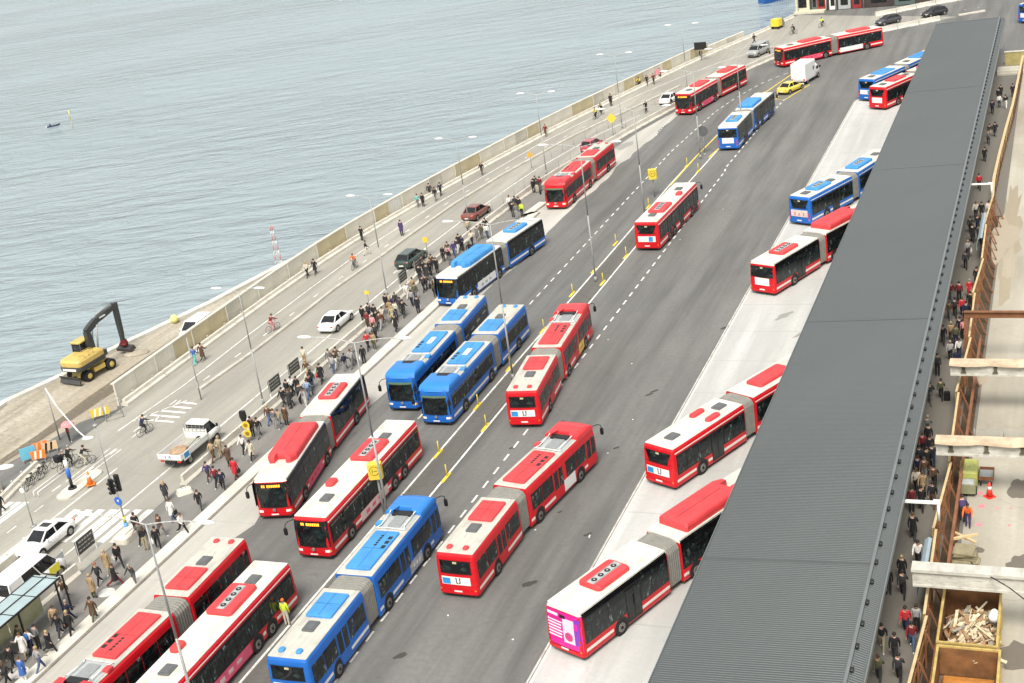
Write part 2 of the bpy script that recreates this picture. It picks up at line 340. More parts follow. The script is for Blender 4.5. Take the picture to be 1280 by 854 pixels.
# ------------------------------------------------------------------ water
wm = bpy.data.materials.new('harbour water'); nt, b = nodes_of(wm); N = nt.nodes.new; Lk = nt.links.new
b.inputs['Base Color'].default_value = (.28, .34, .36, 1); b.inputs['Roughness'].default_value = .12; b.inputs['Specular IOR Level'].default_value = .6
b.inputs['IOR'].default_value = 1.4
tc = N('ShaderNodeTexCoord')
def wn(sc, vs, rz, det=3):
    mp = N('ShaderNodeMapping'); mp.inputs['Scale'].default_value = vs; mp.inputs['Rotation'].default_value = (0, 0, rz); Lk(tc.outputs['Object'], mp.inputs[0])
    n = N('ShaderNodeTexNoise'); n.inputs['Scale'].default_value = sc; n.inputs['Detail'].default_value = det; n.inputs['Roughness'].default_value = .55; n.inputs['Distortion'].default_value = .4
    Lk(mp.outputs[0], n.inputs['Vector']); return n.outputs['Fac']
a1 = wn(.20, (.55, 1.45, 1), -.06, 6); a2 = wn(1.1, (.5, 1.2, 1), .25, 4); a3 = wn(.022, (.5, 1.6, 1), .1, 4)
s1 = N('ShaderNodeMath'); s1.operation = 'MULTIPLY'; s1.inputs[1].default_value = 1.0; Lk(a1, s1.inputs[0])
s2 = N('ShaderNodeMath'); s2.operation = 'MULTIPLY_ADD'; s2.inputs[1].default_value = .16; Lk(a2, s2.inputs[0]); Lk(s1.outputs[0], s2.inputs[2])
s3 = N('ShaderNodeMapRange'); s3.inputs[1].default_value = .35; s3.inputs[2].default_value = .65; s3.inputs[3].default_value = .45; s3.inputs[4].default_value = 1.25
a5 = wn(.012, (.5, 1.4, 1), .3, 5); Lk(a5, s3.inputs[0]); s4 = N('ShaderNodeMath'); s4.operation = 'MULTIPLY'; Lk(s2.outputs[0], s4.inputs[0]); Lk(s3.outputs[0], s4.inputs[1]); s2 = s4
bp = N('ShaderNodeBump'); bp.inputs['Strength'].default_value = 1.0; bp.inputs['Distance'].default_value = 2.4; Lk(s2.outputs[0], bp.inputs['Height']); Lk(bp.outputs[0], b.inputs['Normal'])
mr = N('ShaderNodeMapRange'); mr.inputs[1].default_value = .35; mr.inputs[2].default_value = .65; mr.inputs[3].default_value = .04; mr.inputs[4].default_value = .30
Lk(a3, mr.inputs[0]); Lk(mr.outputs[0], b.inputs['Roughness'])
w = MB(); w.add([(-3000, -500, -1.5), (1500, -500, -1.5), (1500, 4000, -1.5), (-3000, 4000, -1.5)], [(0, 1, 2, 3)])
struct(w.build('water', wm))
# ------------------------------------------------------------------ buses
W = 2.55; ZT = 2.95
RED = pm('red bus paint', (.62, .008, .016), .35, .14, .6, coat=.15, dirt=.16, spec=.35)
BLUE = pm('blue bus paint', (.014, .135, .50), .35, .14, .6, coat=.15, dirt=.16, spec=.35)
REDP = pm('sun-bleached red roof plastic', (.66, .05, .055), .55, .2, .9, dirt=.16)
BLUEP = pm('light blue roof plastic', (.05, .27, .62), .55, .2, .9, dirt=.16)
ROOFW = pm('off-white bus roof', (.54, .515, .45), .6, .16, .8, dirt=.45)
ROOFC = pm('clean cream bus roof', (.69, .665, .585), .55, .16, .8, dirt=.42)
WHITE = pm('white stripe', (.80, .77, .70), .4, .06)
BLK = pm('black rubber and trim', (.012, .012, .012), .5, .1)
TYRE = pm('tyre rubber', (.018, .017, .016), .85, .2, 6)
RIM = pm('steel wheel rim', (.32, .31, .29), .45, .2, 6, metal=.6)
UND = pm('dark underbody', (.02, .02, .02), .9, .1)
BEL = pm('grey bellows fabric', (.23, .222, .195), .85, .2, 2.5, dirt=.2)
GREY = pm('grey roof hatch', (.115, .12, .12), .5, .15, 3)
GREYL = pm('light grey roof panel', (.40, .42, .41), .6, .15, 3)
LAMPR = pm('red lamp glass', (.7, .02, .01), .2, .05); LAMPO = pm('orange lamp glass', (.9, .3, .02), .2, .05); LAMPW = pm('clear lamp glass', (.85, .85, .82), .15, .05)
LED = pm('amber display text', (1.0, .30, .02), .5, .02, emit=1.6); SKIRT = pm('dark red skirt', (.20, .01, .01), .5, .1)
PLATE = pm('number plate', (.78, .77, .72), .4, .05); PINK = pm('pink advert', (.78, .10, .20), .4, .25, 1.2)
MAG = pm('magenta advert', (.80, .02, .32), .35, .3, .7); ADW = pm('white advert', (.78, .78, .76), .4, .05); ADB = pm('light blue advert', (.03, .28, .62), .4, .2)
YEL = pm('yellow advert', (.75, .6, .08), .4, .3, 2); PALEP = pm('pale pink advert', (.72, .55, .50), .4, .12, 1.5); ADG = pm('light green glow', (.25, .5, .35), .4, .1)
def hull(mb, L, rf, rr, lean_f=.05, lean_r=.03, mat=0, tm=0):
    """closed rounded body; y from -L to 0, corner radii at the front (0) and the rear (-L)"""
    def ring(z, ins, drop=0):
        pts = []; n = 5
        for qx, qy, a0, r in ((1, -1, -90, rr), (1, 1, 0, rf), (-1, 1, 90, rf), (-1, -1, 180, rr)):
            r2 = max(r-ins*.4, .02); hw = W/2-ins; yf = -ins if rf > .1 else 0; yr = -L+(ins if rr > .1 else 0)
            for i in range(n+1):
                a = math.radians(a0+90*i/n); x = qx*(hw-r2)+r2*math.cos(a); y = (yf-r2 if qy > 0 else yr+r2)+r2*math.sin(a)
                if qy > 0 and rf > .1: y -= max(0, z-1.1)*lean_f+abs(x)**2*.06
                if qy < 0 and rr > .1: y += max(0, z-1.1)*lean_r+abs(x)**2*.03
                pts.append((x, y, z))
        return pts
    lv = [(.28, .04), (.42, 0), (1.1, 0), (2.2, .012), (2.62, .03), (2.80, .055), (2.89, .10), (2.94, .17), (ZT, .27)]
    mb.loft([ring(z, i) for z, i in lv], mat, False, mats=[0]*5+[tm]*4)
    return mb
def side_x(z):
    if z > 2.80: return W/2-.055-.045*(z-2.80)/.09
    return W/2-(0 if z < 1.1 else .012*(z-1.1)/1.1 if z < 2.2 else .012+.018*(z-2.2)/.42 if z < 2.62 else .03+.025*(z-2.62)/.18)
def side_panel(mb, sx, y0, y1, z0, z1, mat=0, o=.008, nz=3):
    if z1-z0 > .8 and nz > 1: nz = 8
    zs = [z0+(z1-z0)*i/nz for i in range(nz+1)]; vs = []
    for z in zs: vs += [(sx*(side_x(z)+o), y0, z), (sx*(side_x(z)+o), y1, z)]
    fs = [(2*i, 2*i+1, 2*i+3, 2*i+2) for i in range(nz)]
    # rim to give it thickness
    k = len(vs); vs += [(sx*(side_x(z0)-.02), y0, z0), (sx*(side_x(z0)-.02), y1, z0), (sx*(side_x(z1)-.02), y0, z1), (sx*(side_x(z1)-.02), y1, z1)]
    fs += [(0, k, k+1, 1), (2*nz, 2*nz+1, k+3, k+2), (0, 2*nz, k+2, k), (1, k+1, k+3, 2*nz+1)]
    mb.add(vs, fs, mat)
def end_panel(mb, x0, x1, z0, z1, r, mat=0, o=.01, rear=False, L=0, lean=.05, curve=.06, nz=3, shrink=0):
    """panel on the rounded nose (y=0) or tail (y=-L)"""
    n = 10; rows = []
    for i in range(nz+1):
        z = z0+(z1-z0)*i/nz; row = []
        for j in range(n+1):
            x = x0+(x1-x0)*j/n; x *= 1-shrink*(1-(z-z0)/(z1-z0))
            hw = W/2+o-(.02 if z > 2.2 else 0); ins = 0 if z < 2.2 else .03
            cx = hw-r; y = 0
            if abs(x) > cx: y = -(r-math.sqrt(max(r*r-(abs(x)-cx)**2, 0)))
            y = y-max(0, z-1.1)*lean-abs(x)**2*curve+o-ins*.8
            if rear: y = -L-y
            row.append((x, y, z))
        rows.append(row)
    vs = sum(rows, []); fs = []
    for i in range(nz):
        for j in range(n):
            a = i*(n+1)+j; q = (a, a+1, a+n+2, a+n+1); fs.append(q[::-1] if not rear else q)
    mb.add(vs, fs, mat, True)
def fans(o, M, cy, cx, z, n=4, sp=.55, strip=True):
    if strip:
        b = MB(); b.box((cx, cy, z+.006), (.55, n*sp+.2, .012), 0); b.box((cx+.24, cy, z+.014), (.03, n*sp+.2, .01), 1); b.box((cx-.24, cy, z+.014), (.03, n*sp+.2, .01), 1); b.build('fan_strip', [GREYL, GREY], o)
    for i in range(n):
        b = MB(); y = cy+(i-(n-1)/2)*sp; b.cyl((cx, y, z), (cx, y, z+.035), .17, None, 12, 0); b.cyl((cx, y, z+.035), (cx, y, z+.045), .06, None, 8, 1); b.build('fan', [BLK, GREYL], o)
def wheel(root, M, x, y, sx):
    b = MB(); xo = sx*(W/2+.012); b.cyl((xo-sx*.30, y, .48), (xo, y, .48), .48, None, 20, 0); w_ = b.build('wheel', TYRE, root, M)
    b = MB(); b.cyl((xo-.02*sx, y, .48), (xo+.012*sx, y, .48), .29, .27, 14, 0); b.cyl((xo, y, .48), (xo+.05*sx, y, .48), .12, .10, 8, 1)
    for k in range(8):
        a = k*math.pi/4; b.cyl((xo, y+.2*math.cos(a), .48+.2*math.sin(a)), (xo+.02*sx, y+.2*math.cos(a), .48+.2*math.sin(a)), .035, None, 5, 1)
    b.build('rim', [RIM, TYRE], w_)
def arch(mb, y, sx, r=.60):
    pts = [(y+r*math.cos(math.radians(a)), max(.33, .50+r*math.sin(math.radians(a)))) for a in range(-20, 201, 20)]
    x = sx*(W/2+.004); vs = [(x, p[0], p[1]) for p in pts]+[(sx*(W/2-.03), p[0], p[1]) for p in pts]; n = len(pts)
    mb.add(vs, [tuple(range(n)) if sx < 0 else tuple(range(n))[::-1]]+[(i, i+1, n+i+1, n+i) for i in range(n-1)], 0)
class Sec: pass
def section(root, M, kind, paint, L, nose, tail, axles, spec):
    """one rigid section; y 0..-L in its own frame, M places it under the thing"""
    b = MB(); hull(b, L, .30 if nose else .03, .22 if tail else .03, tm=1 if kind == 'M' else 0); body = b.build('body', [paint, spec.get('roof', ROOFW)], root, M)
    b = MB(); b.box((0, -L/2, .36), (W-.25, L-.2, .25)); b.build('underbody', UND, root, M)
    ins = .24 if kind != 'M' else .20
    b = MB(); y0 = -.34 if nose else -.01; y1 = -L+(.25 if tail else .01); w_ = W-ins
    b.loft([rrect(w_, y0-y1, .08, 3, ZT-.01, 0, (y0+y1)/2), rrect(w_, y0-y1, .08, 3, ZT+.02, 0, (y0+y1)/2), rrect(w_-.08, y0-y1-.08, .06, 3, ZT+.035, 0, (y0+y1)/2)])
    roof = b.build('roof', spec.get('roof', ROOFW), root, M)
    rb = MB(); 
    for x in (-.62, -.2, .25, .66): rb.box((x, (y0+y1)/2, ZT+.039), (.02, y0-y1-.25, .012))
    rb.build('roof_seam', spec.get('roof', ROOFW), roof)
    # wheels
    for y in axles:
        for sx in (-1, 1): ar = MB(); arch(ar, y, sx); ar.build('wheel_arch', BLK, body)
    for y in axles:
        for sx in (-1, 1): wheel(root, M, 0, y, sx)
    # doors on the right side
    doors = spec.get('doors', [])
    ys = -.35 if nose else -.06; ye = -L+(.3 if tail else .06)
    wz0, wz1 = {'V': (1.18, 2.42), 'M': (1.12, 2.60), 'S': (1.12, 2.42)}[kind]
    if kind == 'M':
        for sx in (-1, 1):
            c = MB(); side_panel(c, sx, ys+.25 if nose else ys, ye, 1.08, 2.80, 0, .012); side_panel(c, sx, ys, ye, 2.80, 2.885, 0, .012, 1); c.build('window_band', GLASSD, root, M)
    elif kind == 'S':
        for sx in (-1, 1):
            c = MB(); side_panel(c, sx, ys, ye+.1, 1.08, 2.47, 0, .006); c.build('window_band', BLK, root, M)
            c = MB(); side_panel(c, sx, ys, ye, 2.60, 2.67, 0, .008, 1); c.build('roof_stripe', WHITE, root, M)
    for sx in (-1, 1):
        cuts = [d for d in doors] if sx > 0 else []
        # panes
        pos = ys-.1 if not nose else ys-.15
        pane = 1.42 if kind != 'S' else 1.30
        while pos-0.5 > ye:
            e = max(pos-pane, ye+.12)
            blocked = [d for d in cuts if pos > d-.70 and e < d+.70]
            if blocked:
                d = blocked[0]
                if pos-(d+.72) > .45: e = d+.72
                else: pos = d-.72; continue
            if pos-e > .35:
                c = MB(); side_panel(c, sx, pos-.035, e+.035, wz0+.06, wz1-.06, 0, .019); wd_ = c.build('window', GLASS, root, M)
                if kind != 'M' or True:
                    c = MB(); side_panel(c, sx, pos-.05, e+.05, wz1-.46, wz1-.43, 0, .024, 1); c.build('window_frame', BLK, wd_)
            pos = e
        # lower white stripe
        segs = []; p0 = ys-.15 if nose else ys
        brk = sorted([(a+.66, a-.66) for a in axles]+[(d+.66, d-.66) for d in cuts]+([(spec['ad'][1], spec['ad'][2])] if spec.get('ad') and spec['ad'][0] == sx else []), reverse=True)
        for (u0, u1) in brk:
            if p0-u0 > .15: segs.append((p0, u0))
            p0 = min(p0, u1)
        if p0-ye > .15: segs.append((p0, ye))
        for (a, e) in segs:
            c = MB(); side_panel(c, sx, a, e, .60, .78, 0, .008, 1); c.build('white_stripe', WHITE, root, M)
        for d in cuts:
            c = MB(); side_panel(c, sx, d+.64, d-.64, .40, 2.48, 0, .012); dr_ = c.build('door', BLK if kind != 'V' else paint, root, M)
            for q in (-1, 1):
                c = MB(); side_panel(c, sx, d+q*.32+.25, d+q*.32-.25, .60 if kind != 'V' else 1.1, 2.35, 0, .020); c.build('door_glass', GLASS, dr_)
    if spec.get('ad'):
        sx, a, e, am = spec['ad'][:4]; c = MB(); zt = spec['ad'][4] if len(spec['ad']) > 4 else 1.05
        side_panel(c, sx, a, e, .42, zt, 0, .014)
        adv = c.build('side_advert', am, root, M)
        c = MB(); q = (e-a)
        for k in range(3): side_panel(c, sx, a+q*(.18+.22*k), a+q*(.30+.22*k), .58+.04*k, .86, 0, .018, 1)
        c.build('advert_marking', spec['ad'][5] if len(spec['ad']) > 5 else MAG, adv)
    # nose
    if nose:
        zt = 2.30 if kind == 'V' else 2.72
        c = MB(); end_panel(c, -1.17, 1.17, 1.02, zt, .30); ws = c.build('windscreen', GLASS, root, M)
        c = MB(); end_panel(c, -1.20, 1.20, .98, 1.04, .30, 0, .014, nz=1); end_panel(c, -1.20, 1.20, zt-.03, zt+.05, .30, 0, .014, nz=1)
        end_panel(c, -.012, .012, 1.04, zt-.03, .30, 0, .014, nz=1); end_panel(c, -1.20, -1.14, 1.02, zt, .30, 0, .014); end_panel(c, 1.14, 1.20, 1.02, zt, .30, 0, .014)
        c.build('windscreen_frame', BLK, ws)
        c = MB()
        for q in (-.5, .55): c.tube([(q, .0, 1.08), (q+.35, -.02, 1.62)], .012, 4)
        c.build('wiper', BLK, ws)
        if kind == 'V':
            c = MB(); end_panel(c, -1.0, 1.0, 2.31, 2.50, .30, 0, .014, nz=1); c.build('destination_box', pm('tinted green visor', (.12, .2, .12), .3), root, M)
        else:
            c = MB(); end_panel(c, -1.12, 1.12, 2.40, 2.70, .30, 0, .02, nz=1); db = c.build('destination_box', BLK, root, M)
            c = MB()
            x = -.62
            for wq in (.10, .10, .0, .14, .09, .10, .09, .10, .08, .11):
                if wq: end_panel(c, -x-wq, -x, 2.46, 2.64, .30, 0, .028, nz=1)
                x += wq+.035 if wq else .12
            c.build('destination_text', LED, db)
        c = MB(); end_panel(c, -1.24, 1.24, .40, .56, .30, 0, .03, nz=1, curve=.055); c.build('bumper', paint, root, M)
        for q in (-1, 1):
            c = MB(); end_panel(c, q*.98-.17, q*.98+.17, .62, .80, .30, 0, .02, nz=1); hl = c.build('headlight', LAMPW, root, M)
            c = MB(); end_panel(c, q*1.16-.05, q*1.16+.05, .64, .78, .30, 0, .026, nz=1); c.build('indicator', LAMPO, hl)
        c = MB(); end_panel(c, -.26, .26, .44, .54, .30, 0, .045, nz=1); c.build('number_plate', PLATE, root, M)
        c = MB(); c.cyl((0, .0, .82), (0, .05, .82), .12, None, 12); c.build('badge', pm('chrome badge', (.6, .6, .6), .25, metal=.8), root, M)
        for q in (-1, 1):
            c = MB(); 
            if kind == 'V' or q < 0 or True:
                c.tube([(q*1.1, -.12, 2.82), (q*1.33, .18, 2.84), (q*1.45, .38, 2.70), (q*1.47, .42, 2.45)], .028, 6)
                mr_ = c.build('mirror', BLK if kind != 'V' else BLK, root, M)
                c = MB(); c.loft([rrect(.2, .12, .04, 2, 2.0, q*1.47, .42), rrect(.24, .16, .05, 2, 2.1, q*1.47, .42), rrect(.24, .16, .05, 2, 2.4, q*1.47, .42), rrect(.18, .12, .04, 2, 2.48, q*1.47, .42)]); c.build('mirror_head', BLK, mr_)
        for q in (-.75, .75):
            c = MB(); c.ell((q, -.42, ZT+.03), (.06, .06, .06), 0, 8, 3, 0); c.build('roof_lamp', GREYL, root, M)
        # driver's dashboard
    if tail:
        zl, zh, xw, sh = {'V': (1.75, 2.52, .98, 0), 'M': (1.72, 2.62, 1.12, 0), 'S': (1.85, 2.62, 1.02, .28)}[kind]
        if spec.get('rear_ad') == 'full':
            c = MB(); end_panel(c, -1.24, 1.24, .66, 2.80, .22, 0, .010, True, L, .03, .03, 6); ra = c.build('rear_advert', MAG, root, M)
            c = MB(); end_panel(c, .02, .78, 1.0, 2.45, .22, 0, .018, True, L, .03, .03, 4); c.build('advert_bottle', pm('pale pink print', (.85, .62, .72), .4, .1), ra)
            c = MB(); c.cyl((.40, -L-.01, 1.42), (.40, -L-.045, 1.42), .26, None, 16); c.build('advert_roundel', pm('dark pink print', (.6, .05, .2), .4), ra)
            c = MB()
            for k in range(6): end_panel(c, -1.05, -.12+(k % 3)*.04, 1.16+k*.19, 1.26+k*.19, .22, 0, .018, True, L, .03, .03, 1)
            end_panel(c, -1.05, -.3, 2.45, 2.62, .22, 0, .018, True, L, .03, .03, 1)
            c.build('advert_lettering', pm('white print', (.86, .72, .80), .4), ra)
            c = MB(); end_panel(c, .80, 1.16, 1.0, 2.6, .22, 0, .018, True, L, .03, .03, 4); c.build('advert_edge', pm('violet print', (.22, .04, .45), .4), ra)
            c = MB(); end_panel(c, -.18, .22, 2.42, 2.62, .22, 0, .025, True, L, .03, .03, 1); c.build('rear_camera', BLK, root, M)
        else:
            c = MB(); end_panel(c, -xw, xw, zl, zh, .22, 0, .012, True, L, .03, .03, 3, sh); rw = c.build('rear_window', GLASS, root, M)
            c = MB()
            f_ = .04
            end_panel(c, -xw-f_, xw+f_, zl-f_, zl+.01, .22, 0, .018, True, L, .03, .03, 1, sh); end_panel(c, -xw-f_, xw+f_, zh-.01, zh+f_, .22, 0, .018, True, L, .03, .03, 1)
            c.build('rear_window_frame', BLK, rw)
            c = MB(); end_panel(c, -.13, .13, zh-.16, zh-.02, .22, 0, .03, True, L, .03, .03, 1); c.build('route_number', pm('pale display', (.55, .5, .3), .5, .3, 12), root, M)
            kindad = spec.get('rear_ad', 'u')
            if kindad == 'u':
                c = MB(); end_panel(c, -.98, .86, .98, 1.50, .22, 0, .014, True, L, .03, .03, 2); ra = c.build('rear_advert', ADW, root, M)
                c = MB(); end_panel(c, -.93, -.42, 1.02, 1.40, .22, 0, .022, True, L, .03, .03, 1); c.build('advert_picture', ADB, ra)
                c = MB()                       # the black U of the advert
                for x0, x1, z0, z1 in ((-.06, .0, 1.12, 1.44), (.16, .22, 1.12, 1.44), (-.04, .07, 1.06, 1.13), (.11, .20, 1.06, 1.13), (-.09, .0, 1.38, 1.44), (.14, .24, 1.38, 1.44)): end_panel(c, x0, x1, z0, z1, .22, 0, .022, True, L, .03, .03, 1)
                c.build('advert_letter', BLK, ra)
            elif kindad == 'white':
                c = MB(); end_panel(c, -.72, .72, .95, 1.62, .22, 0, .014, True, L, .03, .03, 2); c.build('rear_advert', ADW, root, M)
            elif kindad == 'pic':
                c = MB(); end_panel(c, -.9, .9, .98, 1.55, .22, 0, .014, True, L, .03, .03, 2); ra = c.build('rear_advert', ADW, root, M)
                c = MB(); end_panel(c, .2, .62, 1.02, 1.5, .22, 0, .022, True, L, .03, .03, 1); c.build('advert_picture', ADB, ra)
            elif kindad == 'people':
                c = MB(); end_panel(c, -.95, .95, .95, 1.62, .22, 0, .014, True, L, .03, .03, 2); ra = c.build('rear_advert', pm('skin-toned advert', (.75, .58, .52), .4, .35, 3), root, M)
                c = MB()
                for q in (-.5, 0, .5): end_panel(c, q-.08, q+.08, 1.05, 1.35, .22, 0, .022, True, L, .03, .03, 1)
                c.build('advert_picture', pm('dusky pink print', (.6, .2, .2), .4), ra)
        c = MB(); end_panel(c, -1.22, 1.22, .38, .60, .22, 0, .03, True, L, .03, .028, 1); c.build('bumper', paint, root, M)
        for q in (-1, 1):
            c = MB()
            for k in range(3 if kind != 'V' else 1): end_panel(c, q*1.12-.07, q*1.12+.07, .72+.24*k, .88+.24*k, .22, 0, .022, True, L, .03, .03, 1)
            tl = c.build('tail_light', LAMPR, root, M)
            c = MB(); end_panel(c, q*1.10-.05, q*1.10+.05, .62, .69, .22, 0, .024, True, L, .03, .03, 1); c.build('indicator', LAMPO, tl)
        c = MB(); end_panel(c, -.26, .26, .52, .63, .22, 0, .045, True, L, .03, .03, 1); c.build('number_plate', PLATE, root, M)
    # roof gear
    for it in spec.get('gear', []):
        t, y = it[0], it[1]; pp = REDP if paint is RED else BLUEP
        if t == 'hatch':
            c = MB(); pod(c, .72, .95, .10, ZT+.03, y, it[2] if len(it) > 2 else 0, .08, 0, .03); h_ = c.build('roof_hatch', GREY, root, M)
            c = MB(); pod(c, .5, .7, .02, ZT+.13, y, it[2] if len(it) > 2 else 0, .06, 0, .005); c.build('hatch_panel', GREY, h_)
        elif t == 'domes':
            for q in (-.55, .5):
                c = MB(); pod(c, .34, .42, .14, ZT+.03, y, q, .14, 0, .06); c.build('roof_vent', pp, root, M)
        elif t == 'flat':      # ('flat', y, length, width, vents)
            c = MB(); pod(c, it[3], it[2], .16, ZT+.03, y, 0, .10, 0, .05); h_ = c.build('roof_panel', pp, root, M)
            c = MB(); c.box((0, y, ZT+.193), (.015, it[2]-.2, .008)); c.box((0, y+it[2]*.02, ZT+.194), (it[3]-.2, .015, .008)); c.build('panel_seam', BLK, h_)
            if it[4]:
                c = MB()
                if it[4] == 'label': c.box((-.1, y-.1, ZT+.195), (.42, 1.3, .012), 0); c.build('roof_label', ADW, h_)
                else:
                    for k in range(5): c = MB(); c.cyl((-.05, y+.45+k*.26, ZT+.19), (-.05, y+.45+k*.26, ZT+.20), .1, None, 8, 0); c.build('vent', BLK, h_)
                for k in range(3): c = MB(); c.box((.55, y+.3+k*.5, ZT+.196), (.26, .32, .014), 0); c.build('vent', BLK, h_)
        elif t == 'pod':       # ('pod', y, length, width, height, cx, fans)
            c = MB(); pod(c, it[3], it[2], it[4], ZT+.03, y, it[5], .22, 0, .10); h_ = c.build('air_conditioner', pp, root, M)
            if it[6]: fans(h_, M, y, it[5], ZT+.03+it[4], it[6])
        elif t == 'tank':      # big gas cover with a notch at the front
            c = MB(); Lp = it[2]; wd2 = it[3]; z = ZT+.03; h = .50; yf = y+Lp/2; yb = y-Lp/2
            def rg(z_, i_, k_):
                w2 = wd2/2-i_; nf = .62; a = .30
                return [(-w2+a*.3, yb+i_, z_), (w2-a*.3, yb+i_, z_), (w2, yb+i_+a*.3, z_), (w2, yf-i_-a-.25, z_), (w2-a, yf-i_, z_), (.42-i_*.3, yf-i_, z_), (.36, yf-.55-i_, z_), (-.36, yf-.55-i_, z_), (-.42+i_*.3, yf-i_, z_), (-w2+a, yf-i_, z_), (-w2, yf-i_-a-.25, z_), (-w2, yb+i_+a*.3, z_)]
            c.loft([rg(z, 0, 0), rg(z+h*.6, .02, 0), rg(z+h*.88, .08, 0), rg(z+h, .18, 0)]); h_ = c.build('gas_tank_cover', pp, root, M)
            c = MB(); c.box((0, y-.4, z+h+.004), (.02, Lp-1.4, .01)); c.build('cover_seam', BLK, h_)
        elif t == 'dome':      # curved front fairing of the older artics
            c = MB(); rg = []
            for z, i, f in ((2.80, .03, -.12), (3.0, .035, -.22), (3.14, .08, -.42), (3.24, .18, -.75), (3.29, .34, -1.15)):
                w2 = W/2-i; yf = f; yb = -2.35+i*.3; pts = []
                for q in range(9):
                    x = -w2+2*w2*q/8; pts.append((x, yf-abs(x)**2*.12, z))
                pts = pts[::-1]+[(-w2, yb-.25, z), (-w2*.62, yb-.25, z), (-w2*.45, yb+.22, z), (w2*.45, yb+.22, z), (w2*.62, yb-.25, z), (w2, yb-.25, z)]
                rg.append(pts)
            c.loft([r for r in rg], 0, False); c.build('front_fairing', paint if False else (REDD if paint is RED else BLUED), root, M)
            c = MB(); c.box((0, -2.62, ZT+.12), (1.3, .5, .16), 0); c.build('air_intake', BLK, root, M)
            for q in (-1, 1):
                c = MB(); c.tube([(q*.85, -2.35, ZT+.3), (q*.80, -2.8, ZT+.24), (q*.78, -4.1, ZT+.16), (q*.95, -4.45, ZT+.12)], .035, 6); c.build('roof_rail', pm('white tube', (.75, .74, .7), .35), root, M)
            c = MB(); c.tube([(-.95, -4.45, ZT+.12), (-.2, -4.4, ZT+.14), (.95, -4.45, ZT+.12)], .035, 6); c.build('roof_rail', pm('white tube', (.75, .74, .7), .35), root, M)
            c = MB(); pod(c, .85, 1.4, .1, ZT+.03, -3.45, .05, .06, 0, .03); c.build('roof_hatch', pm('grey grille', (.27, .28, .28), .5, .2, 8), root, M)
            c = MB(); pod(c, .4, .5, .18, ZT+.03, -3.9, -1.0, .06, 0, .04); c.build('roof_box', pp, root, M)
            c = MB(); c.box((0, -3.3, ZT+.05), (2.1, 2.3, .03)); c.build('roof_well', GREYL, root, M)
    return body
REDD = pm('red fairing plastic', (.66, .03, .035), .4, .1, .8, coat=.2); BLUED = pm('blue fairing plastic', (.02, .20, .60), .4, .1, .8, coat=.2)
def bellows(root, Ma, Mb):
    """accordion between the rear face of Ma-frame (y=ya) and the front face of Mb-frame"""
    b = MB(); n = 15; rings = []
    for i in range(n):
        f = i/(n-1); bul = .0 if i % 2 == 0 else .05
        prof = [(-1.12+.0, .45), (-1.14, 1.0), (-1.14, 2.5), (-1.0, 2.78), (-.7, 2.90), (.7, 2.90), (1.0, 2.78), (1.14, 2.5), (1.14, 1.0), (1.12, .45)]
        ring = []
        for x, z in prof:
            k = 1+bul*.9; p = Ma @ Vector((x*k, 0, .45+(z-.45)*(1+bul*.35))); q = Mb @ Vector((x*k, 0, .45+(z-.45)*(1+bul*.35))); ring.append(p.lerp(q, f))
        rings.append(ring)
    b.loft(rings); return b.build('bellows', BEL, root)
V_R = [('flat', -1.75, 2.3, 1.6, None), ('hatch', -3.75), ('domes', -6.0)]
V_F = [('dome', 0), ('flat', -6.9, 4.2, 1.6, 'v')]
V_Fl = [('dome', 0), ('flat', -6.9, 4.2, 1.6, 'label')]
M_R = [('pod', -3.9, 2.7, 1.55, .26, .0, 4)]
M_F = [('tank', -5.4, 5.6, 2.15)]
S_R = [('hatch', -6.2), ('hatch', -1.1), ('pod', -2.7, 1.35, .5, .2, -.65, 0), ('pod', -2.7, 1.35, .5, .2, .65, 0)]
S_F = [('hatch', -2.4), ('pod', -5.6, 3.6, 1.4, .22, 0, 0)]
S_R2 = [('pod', -3.4, 3.0, 1.5, .22, 0, 0), ('hatch', -6.4), ('hatch', -1.0)]
S_RB = [('hatch', -6.6), ('pod', -4.3, 2.7, 1.5, .24, 0, 3), ('hatch', -2.1)]
